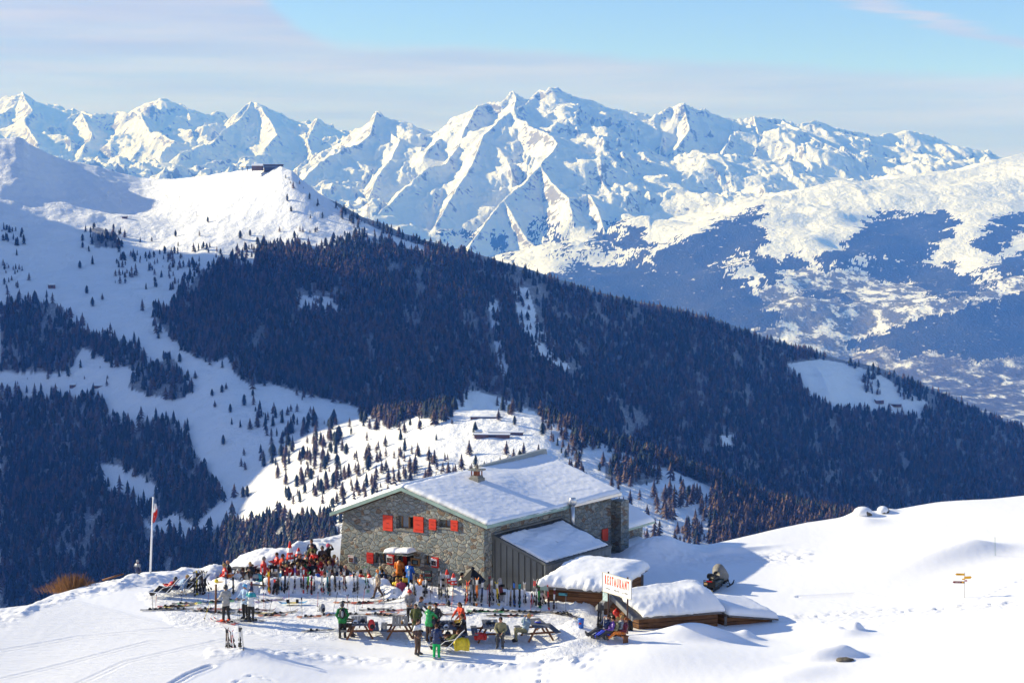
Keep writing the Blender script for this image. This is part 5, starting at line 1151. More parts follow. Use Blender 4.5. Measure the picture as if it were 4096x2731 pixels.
# ================================================================ PEOPLE
PM = {}
def cm(rgb, rough=.9):
    k = tuple(round(c, 3) for c in rgb)
    if k not in PM: PM[k] = mat('cloth_%02d' % len(PM), k, rough, 0, .3, 9, .9 if rough > .6 else .1, 11, spec=.12 if rough > .6 else .35)
    return PM[k]
SKIN = (.50, .27, .18)
COLN = dict(black=(.012,.012,.014), charcoal=(.05,.05,.055), white=(.72,.72,.72), cream=(.55,.50,.42), red=(.62,.035,.025), orange=(.80,.22,.03), coral=(.72,.10,.05), blue=(.03,.16,.62), sky=(.12,.42,.72), navy=(.015,.03,.10), green=(.03,.36,.10), darkgreen=(.03,.20,.06), olive=(.11,.12,.05), brown=(.09,.05,.035), tan=(.36,.27,.19), yellow=(.85,.62,.03), grey=(.28,.30,.33), lightblue=(.38,.52,.72), bluegrey=(.24,.33,.42), teal=(.02,.30,.36), pink=(.65,.12,.20), maroon=(.16,.02,.035), purple=(.12,.05,.30), royal=(.06,.09,.62), khaki=(.26,.24,.14), jade=(.02,.42,.12), plaid=(.30,.30,.32), hair_brown=(.07,.035,.018), hair_dark=(.015,.010,.008), hair_blond=(.42,.27,.10), hair_red=(.25,.07,.02), hair_grey=(.25,.24,.23), bald=SKIN, silver=(.35,.34,.32))
# joint positions for a 1.75 m figure facing -y, x to its left
def pose_stand(arms='down', stride=0.0, lean=0.0):
    J = dict(hip=(0, 0, .93), waist=(0, 0, 1.08), chest=(0, .0, 1.30), neck=(0, .01, 1.47), head=(0, -.02, 1.62),
             hl=(.09, 0, .91), hr=(-.09, 0, .91), kl=(.11, -.03 - stride * .5, .49), kr=(-.11, -.03 + stride * .35, .49), al=(.12, .0 - stride, .09), ar=(-.12, .02 + stride, .10 + abs(stride) * .12),
             tl=(.15, -.17 - stride, .045), tr=(-.15, -.15 + stride, .05 + abs(stride) * .02), sl=(.175, .0, 1.385), sr=(-.175, .0, 1.385))
    A = dict(down=((.26, .03, 1.14), (.25, -.07, .90)), hips=((.33, .08, 1.17), (.19, -.06, 1.00)), front=((.24, -.06, 1.15), (.12, -.26, 1.08)), poles=((.27, -.08, 1.16), (.24, -.30, 1.08)),
             phone=((.23, -.12, 1.17), (.06, -.24, 1.30)), reach=((.24, -.18, 1.25), (.18, -.42, 1.12)), up=((.28, -.12, 1.42), (.12, -.16, 1.60)), swing=((.30, .10, 1.18), (.34, -.02, .98)), back=((.25, .10, 1.16), (.06, .16, .98)), pocket=((.28, .05, 1.16), (.20, -.08, .98)))[arms]
    J['el'], J['wl'] = A; J['er'] = (-A[0][0], A[0][1], A[0][2]); J['wr'] = (-A[1][0], A[1][1], A[1][2])
    if lean: _lean(J, lean)
    return J
def _lean(J, a, keys=('waist', 'chest', 'neck', 'head', 'sl', 'sr', 'el', 'er', 'wl', 'wr')):
    hx, hy, hz = J['hip']
    for k in keys:
        x, y, z = J[k]; dy, dz = y - hy, z - hz; J[k] = (x, hy + dy * math.cos(a) - dz * math.sin(a), hz + dy * math.sin(a) + dz * math.cos(a))
def pose_sit(arms='lap', lean=0.0, feet=0.0, seat=.45, spread=.12, cross=False):
    J = pose_stand('down'); dz = seat + .10 - .93
    for k in ('hip', 'waist', 'chest', 'neck', 'head', 'sl', 'sr'): x, y, z = J[k]; J[k] = (x, y, z + dz)
    h = seat + .09
    J['hl'] = (.10, -.02, h); J['hr'] = (-.10, -.02, h); J['kl'] = (spread, -.44, h + .03); J['kr'] = (-spread, -.44, h + .03)
    J['al'] = (spread, -.42 - feet, .09); J['ar'] = (-spread, -.42 - feet, .09); J['tl'] = (spread + .02, -.58 - feet, .05 + feet * .3); J['tr'] = (-spread - .02, -.58 - feet, .05 + feet * .3)
    b = dz
    A = dict(lap=((.25, -.03, 1.17 + b), (.10, -.28, 1.05 + b)), table=((.26, -.12, 1.20 + b), (.16, -.36, 1.22 + b)), drink=((.27, -.20, 1.22 + b), (.05, -.20, 1.50 + b)), back=((.28, .14, 1.18 + b), (.22, .22, .98 + b)), cross=((.26, -.06, 1.18 + b), (.02, -.22, 1.15 + b)), down=((.27, .02, 1.14 + b), (.26, -.12, .96 + b)), up=((.30, .02, 1.48 + b), (.10, .08, 1.66 + b)))[arms]
    J['el'], J['wl'] = A; J['er'] = (-A[0][0], A[0][1], A[0][2]); J['wr'] = (-A[1][0], A[1][1], A[1][2])
    if lean: _lean(J, lean)
    return J
def pose_recline(arms='lap', back=R(-38), legs=.0, seat=.32):
    J = pose_sit(arms, back, .55, seat); h = seat + .09
    J['kl'] = (.12, -.42, h + .16); J['kr'] = (-.12, -.42, h + .10); J['al'] = (.13, -.84, .16 + legs); J['ar'] = (-.13, -.84, .12 + legs); J['tl'] = (.16, -.92, .28 + legs); J['tr'] = (-.16, -.92, .26 + legs)
    return J
CAP = [  # (a, b, ra, rb, flatten, region)
 ('hip','waist',.148,.138,'t'),('waist','chest',.140,.146,'t'),('chest','neck',.140,.060,'t'),('sl','chest',.066,.12,'t'),('sr','chest',.066,.12,'t'),('sl','neck',.058,.052,'t'),('sr','neck',.058,.052,'t'),('neck','head',.056,.060,'s'),
 ('hip','hl',.13,.105,'p'),('hip','hr',.13,.105,'p'),('hl','kl',.100,.072,'p'),('hr','kr',.100,.072,'p'),('kl','al',.070,.058,'p'),('kr','ar',.070,.058,'p'),('al','tl',.066,.050,'b'),('ar','tr',.066,.050,'b'),
 ('sl','el',.072,.056,'t'),('el','wl',.055,.042,'t'),('sr','er',.072,.056,'t'),('er','wr',.055,.042,'t')]
def sdf_body(J, bulk, skirt):
    """one continuous surface: smooth union of tapered limbs sampled on a grid and skinned"""
    pts = np.array([J[k] for k in J]); lo = pts.min(0) - .22; hi = pts.max(0) + .22; h = .034
    n = np.ceil((hi - lo) / h).astype(int) + 1
    gx, gy, gz_ = [lo[i] + h * np.arange(n[i]) for i in range(3)]; P = np.stack(np.meshgrid(gx, gy, gz_, indexing='ij'), -1)
    caps = [(np.array(J[a]), np.array(J[b]), ra * (bulk if r_ in 'tp' else 1), rb * (bulk if r_ in 'tp' else 1), r_) for a, b, ra, rb, r_ in CAP]
    for s_ in 'lr':                             # palms
        w = np.array(J['w' + s_]); e = np.array(J['e' + s_]); d = (w - e) / (np.linalg.norm(w - e) + 1e-6); caps.append((w, w + d * .085, .034, .032, 'h'))
    def dist(P, c):
        a, b, ra, rb, _ = c; ab = b - a; t = np.clip(((P - a) @ ab) / (ab @ ab + 1e-9), 0, 1); return np.linalg.norm(P - a - t[..., None] * ab, axis=-1) - (ra + (rb - ra) * t)
    D = None; k = .035
    for c in caps:
        d = dist(P, c)
        if D is None: D = d
        else: hh = np.clip(.5 + .5 * (D - d) / k, 0, 1); D = D * (1 - hh) + d * hh - k * hh * (1 - hh)
    hc = np.array(J['head']); hd = np.linalg.norm((P - hc) / np.array([.078, .095, .115]), axis=-1); hd = (hd - 1) * .09
    nose = np.linalg.norm((P - hc - np.array([0, -.098, -.012])) / np.array([.5, .8, 1]), axis=-1) - .02; hd = np.minimum(hd, nose)
    hh = np.clip(.5 + .5 * (D - hd) / .02, 0, 1); D = D * (1 - hh) + hd * hh - .02 * hh * (1 - hh)
    V, F = surf_nets(D, lo, h)
    ds = np.stack([dist(V, c) for c in caps] + [(np.linalg.norm((V - hc) / np.array([.078, .095, .115]), axis=-1) - 1) * .09 - .004]); reg = [c[4] for c in caps] + ['s']
    return V, F, np.array(reg)[ds.argmin(0)], ds
def surf_nets(D, lo, h):
    s = D < 0; c = np.stack([s[i:s.shape[0] - 1 + i, j:s.shape[1] - 1 + j, k:s.shape[2] - 1 + k] for i in (0, 1) for j in (0, 1) for k in (0, 1)], 0)
    act = c.any(0) & ~c.all(0); idx = -np.ones(act.shape, int); ii = np.argwhere(act); idx[act] = np.arange(len(ii))
    acc = np.zeros((len(ii), 3)); cnt = np.zeros(len(ii))
    cor = [(i, j, k) for i in (0, 1) for j in (0, 1) for k in (0, 1)]
    for a in range(8):
        for b in range(a + 1, 8):
            da = np.array(cor[b]) - np.array(cor[a])
            if abs(da).sum() != 1: continue
            va = D[ii[:, 0] + cor[a][0], ii[:, 1] + cor[a][1], ii[:, 2] + cor[a][2]]; vb = D[ii[:, 0] + cor[b][0], ii[:, 1] + cor[b][1], ii[:, 2] + cor[b][2]]
            m = (va < 0) != (vb < 0); t = np.where(m, va / (va - vb + 1e-12), 0)
            acc += np.where(m[:, None], np.array(cor[a]) + t[:, None] * da, 0); cnt += m
    V = lo + h * (ii + acc / np.maximum(cnt, 1)[:, None]); F = []
    for ax in range(3):
        sl0 = [slice(None)] * 3; sl1 = [slice(None)] * 3; sl0[ax] = slice(0, -1); sl1[ax] = slice(1, None)
        a, b = s[tuple(sl0)], s[tuple(sl1)]; e = np.argwhere(a != b); u, v = [q for q in range(3) if q != ax]
        e = e[(e[:, u] > 0) & (e[:, v] > 0) & (e[:, u] < s.shape[u] - 1) & (e[:, v] < s.shape[v] - 1)]
        f = []
        for du, dv in ((-1, -1), (0, -1), (0, 0), (-1, 0)):
            q = e.copy(); q[:, u] += du; q[:, v] += dv; f.append(idx[q[:, 0], q[:, 1], q[:, 2]])
        f = np.stack(f, 1); flip = a[tuple(e.T)] ^ (ax == 1); f[~flip] = f[~flip][:, ::-1]; F.append(f)
    F = np.vstack(F); return V, F[(F >= 0).all(1)]
BODYC = {}
def person(loc, face, J, top, pants, hair, label, hat=None, hatcol=None, boots='charcoal', scale=1.0, stripe=None, pack=None, skirt=0, group=None, glasses=False, bulk=1.06, longhair=False, hood=None, z=None, key=None):
    """face: world heading in degrees the person looks towards (0 = +x, 90 = away from the camera)"""
    loc = Vector(loc); e = empty('person', loc, R(face + 90), label, 'person', group); e.scale = (scale,) * 3
    V, F, reg, ds = sdf_body(J, bulk, skirt)
    V = V + np.array([.009 * noise(V[:, 0] * 12 + loc.x, V[:, 2] * 17, 3), .012 * noise(V[:, 0] * 10 + V[:, 1] * 6, V[:, 2] * 15 + loc.y, 4), 0 * V[:, 0]]).T
    me = np_mesh('body', V, F, None, True); T_ = top if isinstance(top, tuple) else COLN[top]; P_ = pants if isinstance(pants, tuple) else COLN[pants]
    for c_ in (T_, P_, SKIN, COLN[boots], COLN[stripe] if stripe else T_): me.materials.append(cm(c_))
    fr = reg[F[:, 0]]; mi = np.select([fr == 't', fr == 'p', fr == 's', fr == 'b'], [0, 1, 2, 3], 2)
    fc = V[F].mean(1)
    hz = J['hip'][2]
    if abs(J['hl'][2] - J['kl'][2]) > .3: mi = np.where((mi == 1) & (fc[:, 2] > hz - .16) & (np.abs(fc[:, 0]) < .24), 0, mi)
    if stripe:
        cz = J['chest'][2]; sel = (mi == 0) & (fc[:, 2] > cz - .06) & (fc[:, 2] < cz + .16) if stripe != 'low' else (mi == 0) & (fc[:, 2] < cz - .1); mi = np.where(sel, 4, mi)
    me.polygons.foreach_set('material_index', mi.astype(np.int32)); me.update()
    body = link(bpy.data.objects.new('body', me), e)
    # fingers, ears: rooted in the palm and head of the same mesh
    b = MB(); nv = len(V)
    for s_, sg_ in (('l', 1), ('r', -1)):
        w = Vector(J['w' + s_]); el_ = Vector(J['e' + s_]); d = (w - el_).normalized(); side_ = d.cross(Vector((0, 1, .2))).normalized(); nrm = d.cross(side_)
        for i in range(4):
            p = w + d * .10 + side_ * (.024 - .016 * i); L_ = (.058, .066, .062, .048)[i]
            b.tube([p - d * .02, p + d * L_ * .5 - nrm * .004, p + d * L_ * .85 - nrm * .022, p + d * L_ * .9 - nrm * .045], [.0095, .009, .008, .006], 5)
        p = w + d * .04 + side_ * .034 * sg_; b.tube([p, p + d * .03 + side_ * .022 * sg_, p + d * .055 + side_ * .02 * sg_], [.011, .010, .007], 5)
    hd = Vector(J['head'])
    for sg_ in (1, -1): b.ball(hd + Vector((.080 * sg_, .005, -.005)), (.012, .02, .028), 6, 5)
    bm = bmesh.new(); bm.from_mesh(me); base = len(bm.verts); vs = [bm.verts.new(v) for v in b.v]
    for f in b.f:
        try: q = bm.faces.new([vs[i] for i in f]); q.material_index = 2; q.smooth = True
        except ValueError: pass
    bm.to_mesh(me); bm.free()
    # face: eyes and mouth sit on the head
    for sg_ in (1, -1): b = MB(); b.ball(hd + Vector((.030 * sg_, -.086, .008)), (.012, .008, .008), 6, 4); b.build('eye', cm((.02, .015, .012)), e, True)
    b = MB(); b.ball(hd + Vector((0, -.084, -.050)), (.022, .008, .006), 6, 4); b.build('mouth', cm((.35, .10, .08)), e, True)
    if glasses: b = MB(); b.ball(hd + Vector((.032, -.088, .01)), (.026, .014, .018), 7, 5); b.ball(hd + Vector((-.032, -.088, .01)), (.026, .014, .018), 7, 5); b.bar(hd + Vector((.082, 0, .012)), hd + Vector((.05, -.08, .012)), .008); b.bar(hd + Vector((-.082, 0, .012)), hd + Vector((-.05, -.08, .012)), .008); b.build('sunglasses', M_BLACK, e, True)
    # hair / hat: shell over the skull
    def shell(name, rx, ry, rz, zcut, col, dy=.012, extra=None, rough=.8):
        b = MB(); nu, nv_ = 14, 8; vs = []; fs = []
        for j in range(nv_ + 1):
            t = math.pi * .62 * j / nv_
            for i in range(nu):
                a = 2 * math.pi * i / nu; front = max(0, -math.sin(a)); tt = t * (1 - zcut * front)
                k = 1 + .04 * math.sin(5 * a + j); vs.append(hd + Vector((math.sin(tt) * math.cos(a) * rx * k, dy + math.sin(tt) * math.sin(a) * ry * k, math.cos(tt) * rz)))
        for j in range(nv_):
            for i in range(nu): fs.append((j * nu + i, (j + 1) * nu + i, (j + 1) * nu + (i + 1) % nu, j * nu + (i + 1) % nu))
        b.add(vs, fs)
        if extra: extra(b)
        return b.build(name, cm(col, rough), e, True)
    if hair and hair != 'bald' :
        def ext(b):
            if longhair: b.tube([hd + Vector((0, .06, .02)), hd + Vector((0, .09, -.08)), hd + Vector((0, .08, -.20))], [.07, .075, .03], 8)
        shell('hair', .088, .104, .126, .34, COLN[hair], extra=ext)
    hcl = COLN[hatcol] if hatcol else None
    if hat == 'helmet': shell('helmet', .112, .130, .146, .30, hcl, .008, rough=.3)
    elif hat == 'beanie': shell('beanie', .098, .112, .150, .36, hcl)
    elif hat == 'band': b = MB(); b.tube([hd + Vector((.096 * math.cos(a), .008 + .11 * math.sin(a), .045)) for a in [i * math.pi / 6 for i in range(13)]], .018, 6); b.build('headband', cm(hcl), e, True)
    elif hat == 'cap': shell('cap', .098, .112, .142, .40, hcl, extra=lambda b: b.ball(hd + Vector((0, -.12, .05)), (.065, .07, .010), 8, 4))
    if hood: b = MB(); nk = Vector(J['neck']); b.ball(nk + Vector((0, .09, .0)), (.13, .09, .11), 10, 7); b.build('hood', cm(COLN[hood]), e, True)
    if pack:
        ch = Vector(J['chest']); b = MB(); b.ball(ch + Vector((0, .20, -.04)), (.15, .11, .25), 10, 8)
        for sg_ in (1, -1): b.tube([ch + Vector((.10 * sg_, .12, .15)), ch + Vector((.12 * sg_, -.05, .20)), ch + Vector((.12 * sg_, -.16, .0)), ch + Vector((.12 * sg_, -.05, -.18))], .02, 6)
        pk = b.build('backpack', cm(COLN[pack]), e, True)
        b = MB(); b.ball(ch + Vector((0, .28, -.04)), (.07, .05, .16), 8, 6); b.build('pocket', cm(COLN['grey']), pk, True)
    if skirt: pass
    return e
# ================================================================ SKIS, POLES, FURNITURE
def ski_mesh(L, col, col2, w=.075):
    b = MB(); n = 12
    def zc(t): return (.10 * max(0, (t - .88) / .12) ** 1.6 + .02 * max(0, (.05 - t) / .05)) + .006 * math.sin(math.pi * t)
    def wd(t): return w * (.86 + .28 * abs(2 * t - 1) ** 1.5) * (1 if t < .93 else max(.25, math.sqrt(max(0, 1 - ((t - .93) / .07) ** 2))))
    vs = []
    for i in range(n + 1): t = i / n; vs += [(-wd(t) / 2, t * L, zc(t)), (wd(t) / 2, t * L, zc(t)), (wd(t) / 2, t * L, zc(t) + .014), (-wd(t) / 2, t * L, zc(t) + .014)]
    for i in range(n):
        a = i * 4; c_ = a + 4; b.mat(0 if i % 7 not in (2, 3) else 1)
        fs = [(a, a + 1, c_ + 1, c_), (a + 1, a + 2, c_ + 2, c_ + 1), (a + 2, a + 3, c_ + 3, c_ + 2), (a + 3, a, c_, c_ + 3)]
        b.f += fs; b.m += [b.mi] * 4
    b.f += [(0, 3, 2, 1), (n * 4, n * 4 + 1, n * 4 + 2, n * 4 + 3)]; b.m += [0, 0]; b.v = vs
    return b
def ski_pair(base, tip, col, col2, label, group, gap=.05, tw=0.0, upright=True):
    """base, tip: world points of tail and tip"""
    d = Vector(tip) - Vector(base); L = d.length; e = empty('skis', base, 0, label, 'skis', group)
    q = d.to_track_quat('Y', 'Z'); e.rotation_mode = 'QUATERNION'
    from mathutils import Quaternion
    e.rotation_quaternion = q @ Quaternion((0, 1, 0), tw)
    for s_ in (-1, 1):
        b = ski_mesh(L, col, col2); o = b.build('ski', [cm(COLN[col], .35), cm(COLN[col2], .35)], e)
        o.location = (s_ * gap if not upright else s_ * .012, 0, 0 if not upright else s_ * .03); o.rotation_euler = (0, 0 if not upright else (0 if s_ > 0 else math.pi), s_ * (.0 if not upright else .012))
        bb = MB(); m = L * .42; bb.box(-.035, m - .02, .014, .035, m + .09, .065); bb.box(-.032, m + .10, .014, .032, m + .16, .03); bb.box(-.035, m - .30, .014, .035, m - .18, .085); bb.box(-.028, m - .18, .014, .028, m - .02, .026); bb.box(-.055, m - .16, .02, .055, m - .12, .035)
        bb.build('binding', M_BLACK, o)
    return e
def pole(base, top, col='grey', label='slim ski pole standing in the snow', group='ski poles planted in the snow'):
    base = Vector(base); top = Vector(top); d = (top - base); e = empty('ski_pole', base, 0, label, 'ski pole', group)
    b = MB(); b.tube([(0, 0, 0), d], [.008, .011], 6); b.build('shaft', cm(COLN[col], .3), e)
    b = MB(); b.tube([d * .90, d * 1.0], [.020, .024], 6); b.build('grip', M_BLACK, e)
    u = d.normalized(); b = MB(); b.tube([u * .07, u * .085], [.045, .03], 8); b.build('basket', M_BLACK, e); return e
def top_at(g, px, py): return at(px, py, g.y)
RACK = [ # base px, base py, top px, top py, colours
 (780,2382,776,2282,'charcoal','white'),(789,2378,786,2280,'yellow','charcoal'),(800,2374,802,2277,'silver','charcoal'),(812,2377,808,2278,'brown','silver'),(818,2372,822,2281,'black','white'),(846,2362,812,2290,'silver','charcoal'),
 (906,2380,902,2286,'white','charcoal'),(934,2375,932,2300,'grey','black'),(1008,2372,1005,2305,'maroon','white'),(1053,2348,1049,2262,'brown','white'),(1078,2368,1074,2278,'orange','yellow'),(1094,2370,1100,2310,'charcoal','red'),(1092,2372,1112,2300,'black','white'),
 (1107,2370,1110,2290,'brown','tan'),(1115,2370,1113,2254,'grey','charcoal'),(1124,2358,1121,2285,'white','sky'),(1138,2365,1141,2296,'charcoal','navy'),(1148,2352,1160,2288,'white','grey'),(1179,2365,1180,2260,'white','purple'),(1206,2358,1203,2264,'white','grey'),(1213,2360,1215,2268,'red','white'),
 (1230,2355,1234,2285,'green','charcoal'),(1245,2372,1247,2302,'red','black'),(1257,2366,1257,2277,'white','charcoal'),(1291,2374,1287,2272,'white','red'),(1311,2370,1309,2280,'teal','white'),(1319,2378,1318,2276,'tan','grey'),(1340,2358,1339,2262,'charcoal','silver'),(1359,2366,1356,2272,'white','silver'),(1380,2360,1376,2276,'maroon','white'),
 (1418,2368,1414,2284,'white','charcoal'),(1431,2366,1430,2276,'silver','white'),(1474,2366,1458,2262,'green','white'),(1636,2380,1634,2270,'sky','white'),(1657,2386,1655,2292,'silver','tan'),(1700,2386,1706,2310,'grey','white'),(1740,2330,1733,2262,'white','red'),(1756,2388,1756,2270,'silver','charcoal'),(1766,2396,1762,2288,'white','grey'),(1790,2400,1782,2300,'grey','tan'),
 (1862,2412,1872,2318,'orange','red'),(1878,2418,1888,2306,'grey','charcoal'),(1896,2421,1893,2305,'charcoal','silver'),(1906,2420,1908,2308,'orange','white'),(1925,2421,1931,2320,'navy','white'),(1958,2421,1958,2302,'maroon','charcoal'),(1970,2416,1966,2310,'grey','white'),(1995,2418,1986,2325,'yellow','white'),
 (2040,2420,2045,2342,'tan','grey'),(2058,2424,2056,2322,'charcoal','blue'),(2078,2428,2079,2326,'black','teal'),(2100,2416,2098,2326,'white','cream'),(2126,2424,2142,2312,'silver','red'),(2143,2430,2147,2322,'white','charcoal'),(2161,2430,2153,2336,'green','charcoal'),(2196,2436,2190,2336,'red','silver'),(2214,2440,2219,2350,'white','maroon'),(2180,2410,2160,2352,'white','grey')]
for i, (bx, by, tx, ty, c1, c2) in enumerate(RACK):
    g = gnd(bx, by); t_ = at(tx, ty, g.y + .12); L = (t_ - g).length
    if L > 1.85: t_ = g + (t_ - g) * (1.85 / L)
    where = 'by the deck chairs' if bx < 860 else 'in the bank below the left terrace' if bx < 1160 else 'in the bank before the crowded tables' if bx < 1560 else 'in the snow before the hut door' if bx < 1850 else 'in the snow before the metal shed'
    ski_pair(g - UP * .12, t_, c1, c2, f'{c1} and {c2} skis standing upright {where}', 'skis standing upright ' + where, tw=(i * .7) % 1.2 - .6)
for (bx, by, tx, ty, c1, c2, lb) in [(914,2590,907,2507,'tan','charcoal','tan and black skis alone at left of the three pairs planted before the piste'),(935,2588,924,2518,'red','white','short red skis planted in the middle of three pairs before the piste'),(960,2593,958,2499,'white','charcoal','white skis planted at right of the three pairs before the piste')]:
    g = gnd(bx, by); ski_pair(g - UP * .1, at(tx, ty, g.y + .1), c1, c2, lb, None, tw=.3)
for bx, by, tx, ty in ((902,2590,904,2520),(907,2588,908,2518),(922,2588,922,2525),(974,2596,962,2510),(976,2594,966,2508)):
    g = gnd(bx, by); pole(g, at(tx, ty, g.y), 'charcoal', 'dark ski pole planted beside the three lone pairs of skis', 'ski poles beside the lone skis')
POLES = [(610,2431,609,2374),(613,2431,607,2372),(622,2432,626,2376),(745,2444,744,2372),(727,2400,726,2378),(792,2440,792,2395),(830,2405,836,2370),(951,2475,952,2392),(958,2475,956,2393),(1035,2436,1036,2360),(1056,2430,1055,2368),(1062,2440,1063,2372),(1075,2450,1088,2395),(1145,2404,1145,2350),(1155,2405,1156,2352),(1204,2468,1205,2388),(1209,2466,1207,2390),(1167,2450,1156,2408),(1270,2424,1272,2365),(1271,2442,1273,2364),(1331,2452,1350,2368),(1385,2438,1394,2376),(1392,2436,1388,2378),(1418,2446,1411,2362),(1426,2456,1430,2380),(1497,2376,1492,2312),(1448,2430,1460,2350),(1527,2445,1536,2362),(1535,2440,1538,2370),(1605,2440,1603,2386),(1655,2420,1644,2366),(1670,2412,1664,2360),(1720,2440,1722,2360),(1768,2446,1768,2374),(1805,2440,1812,2352),(1815,2400,1814,2340),(1853,2450,1862,2380),(1884,2412,1882,2350),(1950,2412,1950,2340),(2010,2430,2016,2370),(2014,2434,2020,2372),(2028,2416,2030,2350),(2122,2444,2126,2370),(2262,2442,2264,2370),(2227,2430,2227,2378),(1170,2368,1180,2330),(1228,2368,1236,2310),(1243,2360,1242,2316),(1298,2372,1290,2325),(1575,2370,1577,2336)]
for i, (bx, by, tx, ty) in enumerate(POLES):
    g = gnd(bx, by); t_ = at(tx, ty, g.y); L = (t_ - g).length
    if L > 1.2: t_ = g + (t_ - g) * (1.2 / L)
    reg = 'left of the deck chairs' if bx < 700 else 'among the skis at the left' if bx < 1160 else 'in front of the crowded terrace' if bx < 1500 else 'in front of the hut door' if bx < 1850 else 'in front of the metal shed'
    c_ = ('charcoal', 'silver', 'red', 'grey')[i % 4]; pole(g - UP * .05, t_, c_, f'{c_} ski pole standing in the snow {reg}', 'ski poles ' + reg)
LYING = [(690,2425,4,'red','charcoal'),(752,2414,6,'charcoal','green'),(725,2424,22,'yellow','charcoal'),(670,2436,-4,'grey','charcoal'),(742,2438,3,'charcoal','white'),(630,2438,2,'silver','charcoal'),(850,2436,4,'red','charcoal'),(835,2444,-10,'black','silver'),(880,2408,14,'charcoal','green'),(925,2400,10,'grey','charcoal'),(985,2452,-3,'charcoal','grey'),(1080,2402,25,'purple','charcoal'),(1092,2462,-4,'orange','charcoal'),(1252,2466,-3,'orange','white'),(1276,2521,3,'silver','charcoal'),(925,2440,3,'charcoal','red'),(905,2454,-5,'black','white'),(1035,2440,-8,'maroon','silver'),(1040,2454,-12,'yellow','charcoal'),
 (1130,2452,18,'tan','charcoal'),(1400,2411,-14,'orange','charcoal'),(1465,2412,-8,'red','white'),(1483,2408,25,'charcoal','orange'),(1504,2438,6,'black','grey'),(1325,2459,2,'charcoal','maroon'),(1430,2458,-8,'silver','charcoal'),(1532,2456,-3,'orange','silver'),(1568,2462,-10,'charcoal','tan'),(1582,2443,12,'red','charcoal'),(1582,2408,4,'grey','charcoal'),(1706,2419,-12,'white','red'),(1748,2418,-8,'red','tan'),(1778,2458,10,'maroon','charcoal'),(1926,2447,-8,'green','charcoal'),(1885,2452,40,'silver','sky'),(1960,2447,-4,'charcoal','green'),(2036,2447,-25,'tan','charcoal'),(2010,2463,2,'charcoal','maroon'),(2075,2462,3,'black','red'),(2106,2447,-8,'black','charcoal'),(2152,2450,4,'charcoal','silver'),(2255,2458,-35,'charcoal','tan'),(2280,2462,-60,'navy','silver')]
for i, (px, py, an, c1, c2) in enumerate(LYING):
    g = gnd(px, py); L = 1.5 + .1 * (i % 3); a = R(an + 4); d = Vector((math.cos(a), math.sin(a), 0)) * L / 2; p, q = g - d, g + d
    p.z = gz(p.x, p.y) + .03; q.z = gz(q.x, q.y) + .03
    reg = 'left of the skiers' if px < 870 else 'behind the three skiers' if px < 1160 else 'behind the man with the rucksack' if px < 1520 else 'behind the table groups' if px < 1850 else 'before the shed rack'
    ski_pair(p, q, c1, c2, f'{c1} and {c2} skis lying flat on the snow {reg}', 'skis lying on the snow ' + reg, gap=.09, upright=False)
def snowboard(base, tip, col, col2, label, flat=False):
    d = Vector(tip) - Vector(base); L = d.length; e = empty('snowboard', base, 0, label, 'snowboard'); e.rotation_mode = 'QUATERNION'; e.rotation_quaternion = d.to_track_quat('Y', 'Z')
    b = MB(); n = 16; vs = []
    for i in range(n + 1):
        t = i / n; w = .14 * min(1, math.sqrt(max(.02, 1 - ((abs(t - .5) - .38) / .12) ** 2)) if abs(t - .5) > .38 else 1) * (1 - .12 * math.cos(math.pi * (t - .5)) ** 2); z = .09 * max(0, abs(t - .5) / .5 - .8) / .2
        vs += [(-w, t * L, z), (w, t * L, z), (w, t * L, z + .015), (-w, t * L, z + .015)]
    b.v = vs
    for i in range(n):
        a = i * 4; c_ = a + 4; b.f += [(a, a + 1, c_ + 1, c_), (a + 1, a + 2, c_ + 2, c_ + 1), (a + 2, a + 3, c_ + 3, c_ + 2), (a + 3, a, c_, c_ + 3)]; b.m += [0 if 4 < i < 11 else 1] * 4
    b.f += [(0, 3, 2, 1), (n * 4, n * 4 + 1, n * 4 + 2, n * 4 + 3)]; b.m += [0, 0]
    b.build('deck', [cm(COLN[col], .35), cm(COLN[col2], .35)], e)
    for f in (.34, .66): bb = MB(); y = L * f; bb.box(-.13, y - .05, .016, .13, y + .05, .04); bb.box(.05, y - .07, .04, .13, y + .07, .20); bb.box(-.10, y - .06, .05, -.02, y + .06, .09); bb.build('binding', M_BLACK, e)
g = gnd(1170, 2418); snowboard(g + Vector((-.72, 0, .1)), g + Vector((.75, .05, .12)), 'yellow', 'sky', 'blue and yellow snowboard lying upside down on the snow')
g = gnd(1700, 2386); snowboard(g - UP * .05, at(1698, 2318, g.y + .2), 'white', 'white', 'white snowboard standing up in front of the chalkboard')
g = gnd(2010, 2402); snowboard(g - UP * .05, at(1996, 2310, g.y + .2), 'maroon', 'plaid', 'dark patterned snowboard standing among the skis before the shed')
g = gnd(1770, 2360); snowboard(g - UP * .05, at(1774, 2292, g.y + .2), 'cream', 'white', 'pale cream snowboard standing behind the skis near the red parasols')
